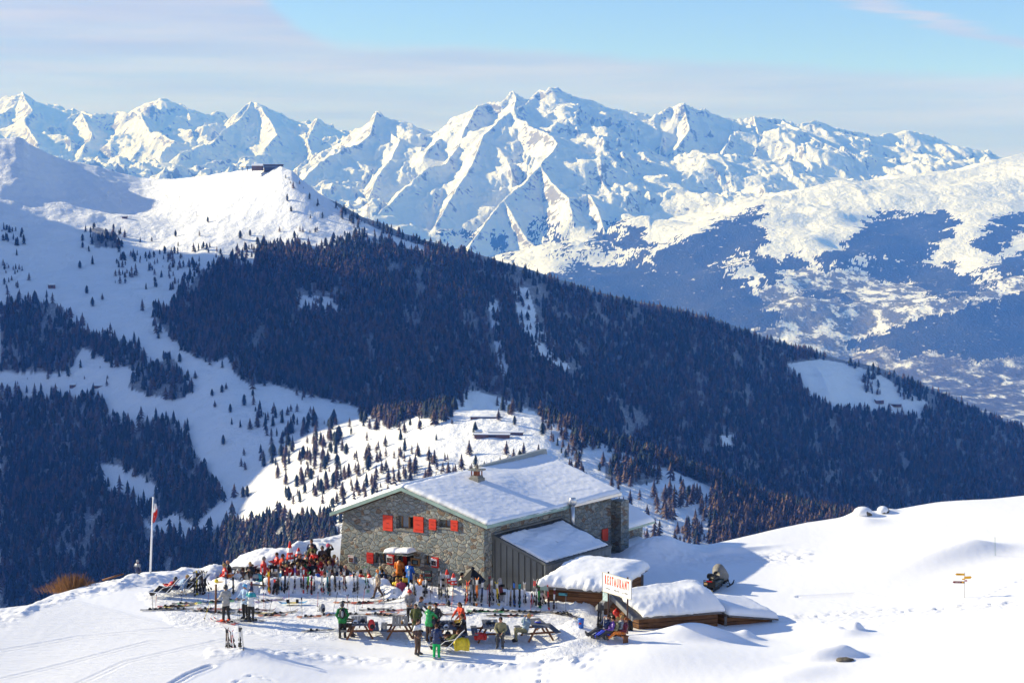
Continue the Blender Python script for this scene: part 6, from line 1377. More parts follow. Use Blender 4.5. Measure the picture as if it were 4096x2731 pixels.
# ---------------------------------------------------------------- picnic tables
def picnic(loc, rz, label, group='grey topped picnic tables', leg=M_WOODB, top=None):
    top = top or M_PLANK; e = empty('picnic_table', loc, rz, label, 'picnic table', group)
    b = MB()
    for i in range(5): b.box(-.375 + .152 * i, 0, .72, -.375 + .152 * i + .142, 1.8, .755)
    b.build('tabletop', top, e)
    for s_ in (-1, 1):
        b = MB()
        for k in (0, 1): x = s_ * .62 + s_ * k * .15; b.box(min(x, x + s_ * .14), 0, .43, max(x, x + s_ * .14), 1.8, .465)
        b.build('bench', top, e)
    for y in (.28, 1.50):
        for s_ in (-1, 1): b = MB(); b.bar((s_ * .20, y, .72), (s_ * .62, y, 0), .09, .045, (0, 1, 0)); b.build('leg', leg, e)
        b = MB(); b.bar((-.90, y + .048, .40), (.90, y + .048, .40), .045, .09); b.build('crossbar', leg, e)
    b = MB(); b.bar((0, .35, .66), (0, .95, .42), .05); b.bar((0, 1.45, .66), (0, .85, .42), .05); b.build('brace', leg, e)
    return e
M_PLANK = mat('blue_grey_planks', (.105, .115, .14), .7, 0, .3, 12)
def near_end(px1, py1, px2, py2, label, rz=0, dz=0.0, **k):
    a, b_ = gnd(px1, py1), gnd(px2, py2); c = (a + b_) / 2; return picnic((c.x, c.y - .28, c.z + dz), rz, label, **k)
T1 = near_end(1401, 2551, 1483, 2558, 'picnic table with a white helmet and red rucksack beside the green jacketed man', R(6))
T2 = near_end(1562, 2554, 1641, 2556, 'empty seated picnic table with glasses on its top, second from the left', R(3))
T3 = near_end(1755, 2570, 1836, 2575, 'picnic table piled with helmets amid the standing group', R(5))
T4 = near_end(1927, 2567, 2006, 2570, 'picnic table with a red jacket over its left bench beside the seated man', R(4))
T5 = near_end(2139, 2561, 2202, 2566, 'picnic table with a blue dish beside the drinking blond woman', R(16))
for i, (px, py, lb) in enumerate([(985,2322,'terrace table at the left end under the standing woman'),(1150,2312,'terrace table below the closed parasols'),(1255,2292,'terrace table in the thick of the red jackets'),(1400,2318,'terrace table by the wall under the bald man in black'),(1500,2322,'terrace table before the red shuttered window')]):
    q = at(px, py, 95); y_ = terr_y0(q.x) + (1.6, 1.8, 3.4, 1.5, 1.5)[i]; picnic((q.x + .9, y_, gz(q.x, y_)), R(80 + 6 * i), lb, 'terrace tables hidden among the guests', top=M_GREYW)
def on_table(T, x, y): return Vector(T.location) + Matrix.Rotation(T.rotation_euler[2], 3, 'Z') @ Vector((x, y, .757))
def thing1(name, b, m, label, cat, group=None, smooth=True, loc=None):
    o = b.build(name, m, None, smooth); tag(o, label, cat, group)
    if loc is not None: o.location = loc
    return o
def helmet(p, col, label):
    b = MB(); vs = []; nu, nv_ = 14, 7
    for j in range(nv_ + 1):
        t = math.pi * .56 * j / nv_
        for i in range(nu): a = 2 * math.pi * i / nu; vs.append((math.sin(t) * math.cos(a) * .13, math.sin(t) * math.sin(a) * .155, .02 + math.cos(t) * .14 + .02))
    fs = [(j * nu + i, (j + 1) * nu + i, (j + 1) * nu + (i + 1) % nu, j * nu + (i + 1) % nu) for j in range(nv_) for i in range(nu)]; b.add(vs, fs)
    e = empty('helmet', p, 0, label, 'helmet'); b.build('shell', cm(COLN[col], .3), e, True)
    b = MB(); b.ball((0, -.13, .07), (.09, .04, .045), 8, 6); b.build('goggles', M_BLACK, e, True)
helmet(on_table(T1, -.2, .35), 'white', 'white ski helmet on the leftmost picnic table'); helmet(on_table(T1, .15, .6), 'charcoal', 'black ski helmet lying behind the white one on the leftmost table')
helmet(on_table(T3, -.1, .3), 'white', 'white and black helmet on the crowded middle table'); helmet(on_table(T3, -.2, .8), 'charcoal', 'dark helmet further back on the crowded middle table'); helmet(on_table(T3, .2, 1.1), 'silver', 'silver helmet at the back of the crowded middle table')
helmet(on_table(T4, -.1, .9), 'charcoal', 'black helmet at left on the table beside the seated man'); helmet(on_table(T4, .15, .95), 'grey', 'grey helmet on the table beside the seated man')
def rucksack(p, col, label, rz=0, s=1.0):
    e = empty('rucksack', p, rz, label, 'rucksack'); e.scale = (s,) * 3; b = MB(); b.ball((0, 0, .26), (.17, .13, .27), 12, 9); b.build('bag', cm(COLN[col]), e, True)
    b = MB(); b.ball((0, -.11, .20), (.11, .06, .13), 10, 7); b.build('pocket', M_BLACK, e, True)
    for s_ in (-1, 1): b = MB(); b.tube([(s_ * .09, .10, .46), (s_ * .11, .18, .32), (s_ * .10, .13, .08)], .018, 6); b.build('strap', M_BLACK, e, True)
rucksack(on_table(T1, .55, .1) - UP * .28, 'red', 'red rucksack leaning at the right end of the leftmost picnic table', R(20))
rucksack(gnd(1792, 2565), 'charcoal', 'dark rucksack on the snow under the crowded middle table'); rucksack(gnd(1990, 2568) + Vector((0, -.1, 0)), 'navy', 'small dark bag between the seated man\'s feet', 0, .7)
rucksack(gnd(1290, 2448), 'grey', 'grey rucksack with a yellow stripe lying on the snow near the snowboard', R(40), .9)
rucksack(gnd(1795, 2422), 'black', 'black bag dropped on the snow among skis behind the groups', R(60), .6)
def drape(p, col, label, name='jacket', sx=.28, sy=.22, h=.55, cat='jacket'):
    """a garment thrown over an edge: two hanging folds with sleeves"""
    e = empty(name, p, 0, label, cat); b = MB(); rn = random.Random(len(label)); n = 9
    def sheet(y0, drop, yo):
        vs = []; fs = []
        for j in range(n + 1):
            for i in range(n + 1):
                u, v = i / n - .5, j / n; w = .03 * math.sin(14 * u + 3 * v) * v; z = .03 - drop * v ** 1.2; y = yo * (1 - math.exp(-4 * v)) + w; vs.append((u * 2 * sx * (1 + .25 * v), y, z + .02 * math.cos(9 * u)))
        b.add(vs, [(j * (n + 1) + i, j * (n + 1) + i + 1, (j + 1) * (n + 1) + i + 1, (j + 1) * (n + 1) + i) for j in range(n) for i in range(n)])
    sheet(0, h, -sy); sheet(0, h * .7, sy * .6); b.build('cloth', cm(COLN[col]), e, True)
    for s_ in (-1, 1): b = MB(); b.tube([(s_ * sx * .9, -sy * .5, .02), (s_ * sx * 1.2, -sy * 1.1, -h * .35), (s_ * sx * 1.1, -sy * 1.2, -h * .8)], [.06, .055, .045], 8); b.build('sleeve', cm(COLN[col]), e, True)
drape(gnd(1922, 2570) + UP * .48, 'red', 'red jacket draped over the left bench of the table by the seated man', sx=.22, h=.30)
drape(gnd(1848, 2612) + UP * .72, 'yellow', 'bright yellow jacket hung over the back of the front deck chair')
drape(gnd(1826, 2580) + UP * .42, 'teal', 'teal jacket thrown on the bench beside the yellow jacket', sx=.2, h=.22)
# glasses, jug, dish
b = MB(); b.tube([(0, 0, 0), (0, 0, .12), (0, 0, .16)], [.05, .055, .04], 10); thing1('beer_glass', b, M_OCHRE, 'amber glass mug near the edge of the second picnic table', 'glass', loc=on_table(T2, .1, .25))
b = MB(); b.tube([(0, 0, 0), (0, 0, .14)], [.04, .045], 10); thing1('drinking_glass', b, M_WHITE, 'clear pale glass behind the amber mug on the second picnic table', 'glass', loc=on_table(T2, .18, .5))
b = MB(); b.ball((0, 0, .06), (.16, .12, .06), 12, 6); e = empty('dish', on_table(T5, .0, .8), 0, 'blue bowl with pale food on the table beside the blond woman', 'bowl'); b.build('bowl', cm(COLN['royal'], .3), e, True); b = MB(); b.ball((0, 0, .10), (.12, .09, .05), 10, 5); b.build('food', cm(COLN['cream']), e, True)
# ---------------------------------------------------------------- deck chairs
M_FAB = mat('blue_deckchair_cloth', (.10, .16, .30), .8, 0, .2, 6)
def deckchair(p, face, label, col=None, group='deck chairs on the snow'):
    e = empty('deck_chair', p, R(face + 90), label, 'deck chair', group); prof = [(-.95, .34), (-.45, .32), (0, .30), (.62, 1.02)]
    b = MB()
    for (y0, z0), (y1, z1) in zip(prof[:-1], prof[1:]): b.hexa([(-.26, y0, z0 - .01), (.26, y0, z0 - .01), (.26, y1, z1 - .01), (-.26, y1, z1 - .01)], [(-.26, y0, z0 + .012), (.26, y0, z0 + .012), (.26, y1, z1 + .012), (-.26, y1, z1 + .012)])
    b.build('cloth', col or M_FAB, e)
    for s_ in (-1, 1):
        b = MB(); b.tube([(s_ * .29, y, z) for y, z in prof], .017, 6); b.tube([(s_ * .29, .35, .70), (s_ * .31, -.15, .58), (s_ * .31, -.42, .34)], .015, 6); b.build('side_rail', M_WHITE, e)
        b = MB(); b.bar((s_ * .30, -.55, .33), (s_ * .30, .10, 0), .025); b.build('leg', M_WHITE, e); b = MB(); b.bar((s_ * .30, .30, .62), (s_ * .30, -.35, 0), .025); b.build('leg', M_WHITE, e)
    b = MB()
    for y, z in ((-.95, .34), (.62, 1.02), (.05, .02)): b.bar((-.3, y, z), (.3, y, z), .025)
    b.build('crossbar', M_WHITE, e); return e
DC = [(652,2388,172,'nearest deck chair with a dark dressed person at far left'),(700,2378,170,'second deck chair from the left before the upright skis'),(742,2372,168,'third deck chair from the left beside the upright skis'),(775,2366,165,'rearmost folded blue deck chair behind the upright skis')]
DCP = []
for px, py, f, lb in DC: g = gnd(px + 20, py); DCP.append(g); deckchair(g, f, lb)
DCF = gnd(1800, 2606); deckchair(DCF, 165, 'front deck chair carrying the yellow jacket before the middle table', M_GREYW)
q = at(984, 2250, 95.2); DCT = Vector((q.x, q.y, gz(q.x, q.y))); deckchair(DCT, 150, 'deck chair on the terrace holding the person in teal')
q = at(1092, 2300, 94.3); g = Vector((q.x, q.y, gz(q.x, q.y))); deckchair(g, 20, 'pale grey lounger standing on the terrace beside the man in the red jacket', M_CONC)
# ---------------------------------------------------------------- parasols
M_PRED = mat('parasol_red', (.66, .03, .02), .6); 
def parasol(px, pytop, pybot, Y, label):
    t_ = at(px, pytop, Y); q = at(px, pybot, Y); e = empty('closed_parasol', (q.x, q.y, gz(q.x, q.y)), 0, label, 'parasol', 'closed red and white parasols'); o = Vector(e.location); H = t_.z - o.z; hb = q.z - o.z
    b = MB(); b.tube([(0, 0, 0), (0, 0, H + .04)], .022, 8); b.build('pole', M_STEEL, e)
    b = MB(); vs = []; n = 16; rows = 8
    for j in range(rows + 1):
        f = j / rows; z = H - f * (H - hb); r = .03 + .15 * f ** .8 * (1 if f < .85 else .9)
        for i in range(n): a = 2 * math.pi * i / n; k = 1 + (.28 if i % 2 else -.18) * f; vs.append((math.cos(a) * r * k, math.sin(a) * r * k, z))
    fs = []; ms = []
    for j in range(rows):
        for i in range(n): fs.append((j * n + i, (j + 1) * n + i, (j + 1) * n + (i + 1) % n, j * n + (i + 1) % n)); ms.append(1 if 3 <= j <= 4 or (j == 6 and i % 3) else 0)
    b.v = vs; b.f = fs; b.m = ms; b.build('canopy', [M_PRED, M_WHITE], e, True)
parasol(1160, 2163, 2234, 95.5, 'tall closed red and white parasol on the left terrace'); parasol(1194, 2189, 2226, 97.5, 'smaller closed red parasol behind the tall one')
parasol(1788, 2276, 2330, 90.5, 'closed red and white parasol by the kiosk, left of two'); parasol(1814, 2291, 2336, 89.8, 'short closed red parasol nearest the black roofed kiosk')
# ---------------------------------------------------------------- fence, logs, flagpole
def log_thing(name, pts, r, m, label, cat, group=None):
    b = MB(); b.tube(pts, r, 8); return thing1(name, b, m, label, cat, group)
fe = empty('rail_fence', gnd(1094, 2290), 0, 'rough wooden post and rail fence behind the left terrace', 'fence'); fo_ = Vector(fe.location)
fp = []
for px, py, h in ((1094,2290,.75),(1134,2275,.65),(1178,2262,.65),(1222,2250,.6)):
    p = gnd(px, py); b = MB(); b.tube([p - UP * .2, p + UP * h * .5, p + UP * h], [.06, .055, .05], 7); put(b.build('post', M_GREYW), fe); fp.append(p)
b = MB(); b.tube([fp[0] + UP * .45 + Vector((-.3, 0, -.1))] + [p + UP * .5 for p in fp[1:]], .04, 7); put(b.build('rail', M_GREYW), fe)
p = gnd(895, 2300); log_thing('fence_post', [p - UP * .2, p + UP * .75], .05, M_GREYW, 'single thin wooden post at the left end of the terrace', 'post')
p, q = gnd(862, 2326), gnd(1062, 2342); log_thing('timber_rail', [p + UP * .05, (p + q) / 2 + UP * .08, q + UP * .05], .05, mat('pale_timber', (.36, .28, .20), .8, 0, .3, 9), 'long pale timber rail along the front of the left terrace', 'rail')
p = gnd(858, 2480 - 34); q = gnd(862, 2450); log_thing('brown_post', [q - UP * .1, at(864, 2336, q.y)], [.055, .05], M_WOODB, 'brown wooden post with a yellow disc standing behind the skier in white', 'post')
b = MB(); c_ = at(866, 2322, q.y); b.tube([c_ + Vector((0, -.03, 0)), c_ + Vector((0, .0, 0))], [.10, .10], 14); thing1('yellow_disc', b, cm(COLN['yellow']), 'round yellow disc on top of the brown post', 'marker')
p, q = gnd(410, 2330), gnd(495, 2318); log_thing('plank_rail', [p + UP * .15, q + UP * .35], .05, M_WOODB, 'weathered plank rail sticking out of the snow rim at left', 'rail')
fpB = gnd(601, 2290); fpT = at(613, 1992, fpB.y); fl_e = empty('flagpole', fpB, 0, 'white flagpole with a limp red and white flag on the left snow rim', 'flagpole')
d_ = fpT - fpB; b = MB(); b.tube([Vector(), d_], [.055, .038], 10); b.build('pole', M_WHITE, fl_e, True); b = MB(); b.ball(d_ + UP * .03, .06); b.build('finial', M_WHITE, fl_e, True)
ft, fb2 = at(614, 2012, fpB.y) - fpB, at(608, 2088, fpB.y) - fpB; b = MB(); n = 18; m_ = 8; vs = []; ms = []
for j in range(n + 1):
    f = j / n
    for i in range(m_ + 1):
        u = i / m_; wdt = .06 + .17 * math.sin(math.pi * min(1, f * .85 + .1)); p = ft.lerp(fb2, f); vs.append(tuple(p + Vector((wdt * u + .03, .06 * math.sin(u * 9 + f * 4), -.02 * u))))
fs = []
for j in range(n):
    for i in range(m_): fs.append((j * (m_ + 1) + i, j * (m_ + 1) + i + 1, (j + 1) * (m_ + 1) + i + 1, (j + 1) * (m_ + 1) + i)); ms.append(0 if (j + i * .6) < 9 else 1)
for jj, ii in ((3, 3), (6, 5), (8, 2), (5, 6)): ms[jj * m_ + ii] = 1
for jj, ii in ((12, 3), (14, 5), (16, 2)): ms[jj * m_ + ii] = 0
b.v = vs; b.f = fs; b.m = ms; flg = b.build('flag', [M_WHITE, M_PRED], fl_e, True)
# ---------------------------------------------------------------- kiosk with black pyramid roof
kb = gnd(1895, 2366); ka = at(1890, 2266, kb.y + .6); ke = at(1836, 2321, kb.y + .6)
K = empty('grill_kiosk', (ka.x, kb.y + .6, gz(kb.x, kb.y)), 0, 'little round kiosk with a black pyramid roof in front of the stone wall', 'kiosk'); hz = ke.z - K.location.z; rr = abs(ka.x - ke.x); ht = ka.z - K.location.z
def ngon(r, z, n=6, a0=.3): return [Vector((r * math.cos(a0 + 2 * math.pi * i / n), r * math.sin(a0 + 2 * math.pi * i / n), z)) for i in range(n)]
def frust(m, name, r0, z0, r1, z1, par, n=6): b = MB(); a, c = ngon(r0, z0, n), ngon(r1, z1, n); b.add(a + c, [(i, (i + 1) % n, n + (i + 1) % n, n + i) for i in range(n)] + [tuple(range(n - 1, -1, -1)), tuple(range(n, 2 * n))]); return b.build(name, m, par)
frust(mat('cream_wall', (.42, .40, .34), .8, 0, .2, 5), 'wall', rr * .80, -.4, rr * .80, hz + .02, K)
rf = frust(mat('black_shingle', (.016, .017, .020), .8, 0, .4, 12), 'roof', rr * 1.04, hz - .04, rr * .17, ht - .16, K); frust(M_BLACK, 'vent', rr * .12, ht - .16, rr * .12, ht - .07, rf); frust(M_BLACK, 'vent_cap', rr * .22, ht - .07, .02, ht + .02, rf)
# driftwood with feeder
db = gnd(2042, 2352); Yd = db.y; b = MB(); b.tube([db - UP * .2, at(2042, 2325, Yd), at(2050, 2290, Yd), at(2052, 2250, Yd), at(2060, 2225, Yd), at(2058, 2212, Yd)], [.16, .13, .10, .085, .065, .04], 9)
b.tube([at(2040, 2330, Yd), at(2015, 2318, Yd), at(1990, 2306, Yd), at(1968, 2302, Yd), at(1955, 2290, Yd)], [.11, .10, .085, .06, .03], 8); b.tube([at(1970, 2302, Yd), at(1962, 2285, Yd), at(1965, 2270, Yd)], [.05, .035, .015], 7)
thing1('dead_tree_trunk', b, mat('driftwood', (.20, .15, .12), .8, 0, .4, 8, .5, 12), 'bare crooked tree stump standing before the metal shed', 'dead tree')
bf = at(2077, 2290, Yd); e = empty('bird_feeder', bf, 0, 'small wooden bird feeder hanging beside the crooked stump', 'bird feeder'); b = MB(); b.box(-.12, -.08, 0, .12, .08, .10); b.build('tray', M_OCHRE, e)
b = MB(); b.hexa([(-.17, -.12, .10), (.17, -.12, .10), (.17, .12, .10), (-.17, .12, .10)], [(-.17, -.02, .20), (.17, -.02, .20), (.17, .02, .20), (-.17, .02, .20)]); b.build('roof', M_GREYW, e); b = MB(); b.tube([(0, 0, .19), (-.05, 0, .34), (-.28, 0, .40)], .008, 5); b.build('hanger', M_BLACK, e)
# chalkboard
cb_ = gnd(1713, 2372); cbz = at(1713, 2327, cb_.y).z; e = empty('chalkboard', (cb_.x, cb_.y, gz(cb_.x, cb_.y)), R(-12), 'tall black chalkboard with coloured handwriting before the hut', 'chalkboard'); H0 = cbz - e.location.z; H1 = at(1713, 2280, cb_.y).z - e.location.z
b = MB(); b.box(-.20, -.015, H0, .20, .015, H1); b.build('slate', M_BOARD, e); b = MB(); b.bar((-.19, .02, 0), (-.19, .02, H1), .03); b.bar((.19, .02, 0), (.19, .02, H1), .03); b.build('frame', M_WOODB, e)
rn = random.Random(3)
b = MB()
for i in range(7):
    x = -.16; z = H1 - .06 - i * (H1 - H0 - .1) / 7; b.mat(i % 4)
    while x < .12: w = rn.uniform(.03, .09); b.box(x, -.020, z - .008, x + w, -.016, z + .008); x += w + .02
b.build('chalk_writing', [M_INKG, M_INKW, M_INKO, M_INKR], e)
# blue bin, red bag, hanging coat, skis against gable
bp_ = gnd(2324, 2508); e = empty('blue_bin', bp_, 0, 'round blue bucket bin with a red oval badge on the snow', 'bin'); b = MB(); b.tube([(0, 0, 0), (0, 0, .42), (0, 0, .44)], [.12, .15, .16], 18); b.build('tub', cm(COLN['blue'], .4), e, True); b = MB(); b.ball((-.05, -.135, .24), (.07, .015, .05), 10, 6); b.build('badge', [cm(COLN['red'])], e, True)
gp = lambda px, py, d: at(px, py, gl.y + (gr_.y - gl.y) * ((px - 2386) / 147.) - d)
b = MB(); q = gp(2465, 2448, -.25); b.ball(q, (.17, .10, .16), 10, 8); b.ball(q + Vector((.06, -.05, -.22)), (.10, .07, .16), 10, 8); b.tube([q + UP * .1, q + UP * .2], .03, 6); thing1('red_bag', b, cm(COLN['red']), 'red bag hanging on the gable wall above the sunbathers', 'bag')
q = gp(2512, 2480, .1); drape(q, 'black', 'black jacket hanging from the sign post beside the sunbathers', sx=.16, sy=.1, h=.8)
b = MB(); q = gp(2445, 2462, -.2); b.box(-.10, -.02, -.30, .10, .02, .16); o = b.build('wall_plaque', [M_BOARD]); o.location = q; tag(o, 'dark narrow board sign on the gable wall', 'sign'); o.rotation_euler = (0, 0, math.atan2(gd.y, gd.x))
q = text_mesh('lettering', 'MENU', .09, M_INKW, Vector((0, -.024, -.05)), Vector((1, 0, 0)), UP, o, .002, center=True); q.parent = o; q.location = (0, 0, 0)
g = gnd(2390, 2530); 
for i, (dx, c1) in enumerate(((0, 'black'), (.12, 'charcoal'), (.24, 'silver'))): ski_pair(g + Vector((dx, .05 * i, -.1)), at(2396 + 8 * i, 2408, g.y + .3), c1, 'charcoal', f'{c1} skis leaning at the left corner of the gable hut', None, tw=.4)
bk = [at(2411, 2366, 86.8), at(2436, 2376, 86.3)]; b = MB(); b.hexa([bk[0] - UP * .42, bk[1] - UP * .36, bk[1] - UP * .36 + Vector((.02, .04, 0)), bk[0] - UP * .42 + Vector((.02, .04, 0))], [bk[0], bk[1], bk[1] + Vector((.02, .04, 0)), bk[0] + Vector((.02, .04, 0))]); thing1('piste_map', b, mat('map_print', (.45, .60, .62), .5, 0, .5, 9), 'pale blue map panel below the left edge of the big sign', 'sign', smooth=False)
# ---------------------------------------------------------------- signpost, marker pole, rocks, shrub
sp_ = gnd(3857, 2388); st_ = at(3855, 2288, sp_.y); e = empty('signpost', sp_, 0, 'hiking signpost with yellow arrows and a brown plate on the open snow', 'signpost'); H = st_.z - sp_.z; ppm = 7200 / 88.
b = MB(); b.tube([(0, 0, -.3), (0, 0, H)], .025, 8); b.build('post', M_STEEL, e)
M_YEL = mat('signal_yellow', (.85, .42, .02), .5); M_BRN = mat('sign_brown', (.22, .04, .035), .5)
def arrow(x0, x1, z, h, tip, m, rz, name='arrow_plate'):
    b = MB(); t = h * .5 * (1 if tip > 0 else -1); xs = (x1, x0) if tip > 0 else (x0, x1); base_, end = xs[1], xs[0]
    pts = [(base_, z - h / 2), (end, z - h / 2), (end + t, z), (end, z + h / 2), (base_, z + h / 2)]; k = 5
    b.add([(x, -.045, zz) for x, zz in pts] + [(x, -.035, zz) for x, zz in pts], [tuple(range(k)), tuple(range(2 * k - 1, k - 1, -1))] + [(i, (i + 1) % k, (i + 1) % k + k, i + k) for i in range(k)])
    o = b.build(name, m, e); o.rotation_euler = (0, 0, rz); return o
a1 = arrow(-.42, -.02, H - .10, .11, -1, M_YEL, R(-6)); a2 = arrow(-.05, .30, H - .26, .13, 1, M_YEL, R(12)); a3 = arrow(-.12, .0, H - .34, .07, -1, M_YEL, R(-3)); a4 = arrow(-.55, -.02, H - .50, .11, -1, M_BRN, R(-5)); a5 = arrow(.0, .10, H - .42, .09, 1, mat('pale_red_plate', (.55, .25, .25), .5), 0)
b = MB(); b.box(-.14, -.050, H - .54, -.05, -.046, H - .46); o = b.build('yellow_field', M_YEL, a4); b = MB(); b.box(-.50, -.049, H - .525, -.20, -.046, H - .475)
tt = text_mesh('lettering', 'La Bella Tola', .07, M_INKW, Vector((-.49, -.049, H - .525)), Vector((1, 0, 0)), UP, a4, .001, sx=.75); tt.location = (0, 0, 0)
tt = text_mesh('lettering', 'St-Luc 1h', .07, M_BLACK, Vector((-.38, -.049, H - .12)), Vector((1, 0, 0)), UP, a1, .001, sx=.8); tt.location = (0, 0, 0)
g = gnd(3981, 2219); log_thing('marker_pole', [g - UP * .2, at(3980, 2147, g.y)], .012, mat('green_paint2', (.10, .20, .12), .5), 'thin green marker pole in the snow at far right', 'pole')
def rock(px, py, r, label, cap=True, dz=0.0):
    g = gnd(px, py) + UP * dz; e = empty('rock', g, 0, label, 'rock'); bm = bmesh.new(); bmesh.ops.create_icosphere(bm, subdivisions=3, radius=1)
    for v in bm.verts: n_ = float(noise(np.array([v.co.x * 1.3 + px]), np.array([v.co.y * 1.3 + v.co.z]), 5)[0]); v.co = Vector((v.co.x * r[0], v.co.y * r[1], v.co.z * r[2])) * (1 + .25 * n_)
    me = bpy.data.meshes.new('stone'); bm.to_mesh(me); bm.free(); me.materials.append(mat('rock_grey', (.16, .14, .11), .9, 0, .5, 5, .6, 9)); link(bpy.data.objects.new('stone', me), e)
    if not cap: return
    b = MB(); b.ball((-.05, .03, r[2] * .30), (r[0] * 1.10, r[1] * 1.12, r[2] * 1.02), 18, 12); b.build('snow_cap', M_SNOWP, e, True)
rock(3455, 2052, (.52, .4, .34), 'snow capped boulder on the crest, larger of two', dz=-.02); rock(3535, 2046, (.32, .3, .28), 'small pointed boulder on the crest right of the larger one'); rock(3378, 2636, (.46, .26, .13), 'flat dark rock under a smooth snow pillow in the right foreground', False, dz=-.03)
sh_p = [gnd(225 + i * 17, 2376 - i * 6) for i in range(8)]; e = empty('dry_shrub', sh_p[3] + Vector((0, .5, -.1)), 0, 'bushy dry orange shrub behind the left snow rim', 'shrub'); rn = random.Random(5); b = MB()
for i in range(620):
    x = rn.gauss(0, .62); y = rn.uniform(-.4, .6); h = (.75 * math.exp(-(x / .9) ** 2) + .25) * rn.uniform(.5, 1.1); a = x * .5 + rn.gauss(0, .22)
    b.bar((x, y, -.15), (x + a * h, y + rn.gauss(0, .15), h * .9 - .1), .010)
b.build('twigs', mat('dry_orange_twigs', (.30, .15, .06), .9, 0, .4, 6), e)
# ---------------------------------------------------------------- snowmobile
sg0 = gnd(2868, 2352); SMB = empty('snowmobile', sg0, R(152), 'black snowmobile under a grey cover parked in the shade behind the log huts', 'snowmobile'); SMB.scale = (.9, .9, .95)
# local: +y is backwards, -y forwards
M_COV = mat('grey_cover_cloth', (.24, .23, .21), .8, 0, .25, 5, .6, 6)
def loft(sec, name, m, par, smooth=True):
    b = MB(); n = 16; vs = []
    for (y, w, z0, z1, sq) in sec:
        for i in range(n):
            a = 2 * math.pi * i / n; c_, s_ = math.cos(a), math.sin(a); p = 2 / sq
            vs.append((w * (abs(c_) ** p) * (1 if c_ > 0 else -1), y, (z0 + z1) / 2 + (z1 - z0) / 2 * (abs(s_) ** p) * (1 if s_ > 0 else -1)))
    k = len(sec); b.add(vs, [(j * n + i, j * n + (i + 1) % n, (j + 1) * n + (i + 1) % n, (j + 1) * n + i) for j in range(k - 1) for i in range(n)] + [tuple(range(n)), tuple(range(k * n - 1, (k - 1) * n - 1, -1))])
    return b.build(name, m, par, smooth)
loft([(1.15,.20,.02,.30,4),(1.05,.24,.0,.38,5),(.2,.24,.0,.36,5),(-.35,.22,.10,.34,4)], 'track', M_BLACK, SMB)
loft([(1.18,.30,.28,.50,4),(1.10,.31,.26,.62,4),(.2,.30,.28,.58,4),(-.3,.33,.25,.60,3)], 'chassis', cm((.03,.045,.04), .4), SMB)
loft([(.95,.16,.58,.78,3),(.8,.19,.56,.82,3),(.0,.17,.56,.78,3),(-.3,.15,.56,.80,3)], 'seat', M_BLACK, SMB)
loft([(1.10,.22,.74,.98,3),(1.0,.24,.72,1.04,3),(.90,.20,.74,1.0,3)], 'backrest', M_BLACK, SMB)
loft([(.10,.20,.62,1.0,2.4),(-.05,.33,.50,1.34,2.4),(-.30,.40,.38,1.36,2.2),(-.6,.42,.28,1.12,2.2),(-1.0,.36,.24,.82,2.2),(-1.3,.20,.28,.56,2.2)], 'cover', M_COV, SMB)
loft([(-.4,.38,.20,.34,3),(-1.2,.30,.20,.32,3),(-1.45,.16,.24,.34,3)], 'bellypan', M_BLACK, SMB)
b = MB(); b.box(-.34, 1.19, .30, .34, 1.24, .60); b.bar((-.36, 1.2, .66), (.36, 1.2, .66), .03); b.bar((-.36, 1.2, .3), (-.36, 1.2, .66), .03); b.bar((.36, 1.2, .3), (.36, 1.2, .66), .03); b.build('rear_rack', M_BLACK, SMB)
b = MB(); b.box(-.18, 1.242, .60, .18, 1.26, .66); tl = b.build('tail_light', mat('tail_light_red', (.5, .02, .015), .3), SMB)
b = MB(); b.box(.12, 1.245, .42, .32, 1.26, .54); npz = b.build('number_plate', mat('plate_amber', (.55, .36, .16), .5), SMB)
for s_ in (-1, 1):
    sk = MB(); sk.tube([(s_ * .44, -.55, .03), (s_ * .44, -1.3, .03), (s_ * .44, -1.52, .10), (s_ * .44, -1.64, .22)], [.05, .05, .045, .03], 8); so_ = sk.build('ski', M_BLACK, SMB, True)
    b = MB(); b.bar((s_ * .44, -1.0, .05), (s_ * .28, -.95, .38), .05); b.bar((s_ * .44, -1.0, .10), (s_ * .18, -.6, .30), .035); b.build('suspension_arm', M_BLACK, so_)
# ---------------------------------------------------------------- far buildings
def hutbox(p, L, Wd, H, rz, label, cat='hut', roofh=.5, snow=True, wallm=None, group=None, name='alp_hut'):
    e = empty(name, p, rz, label, cat, group); b = MB(); b.box(-L / 2, -Wd / 2, -2, L / 2, Wd / 2, H); b.build('wall', wallm or M_LOG, e)
    def prism(m, name, z, t, k, par): b = MB(); b.add([(-L/2*k,-Wd/2*k-.3,z),(L/2*k,-Wd/2*k-.3,z),(L/2*k,Wd/2*k+.3,z),(-L/2*k,Wd/2*k+.3,z),(-L/2*k,0,z+Wd*roofh*.5+t),(L/2*k,0,z+Wd*roofh*.5+t),(-L/2*k,-Wd/2*k-.3,z+t),(L/2*k,-Wd/2*k-.3,z+t),(L/2*k,Wd/2*k+.3,z+t),(-L/2*k,Wd/2*k+.3,z+t)], [(0,3,2,1),(6,7,5,4),(8,9,4,5),(0,1,7,6),(2,3,9,8),(0,6,4,9,3),(1,2,8,5,7)]); return b.build(name, m, par)
    r_ = prism(M_GREYW, 'roof', H, .25, 1.06, e)
    if snow: prism(M_SNOWP, 'snow_cover', H + .26, .7, 1.04, r_)
    b = MB(); b.box(-L * .1, -Wd / 2 - .06, 0, L * .1, -Wd / 2 - .01, H * .75); b.build('door', M_DARK, e); return e
ML = lambda px, py: Vector(mid_lookup(px, py))
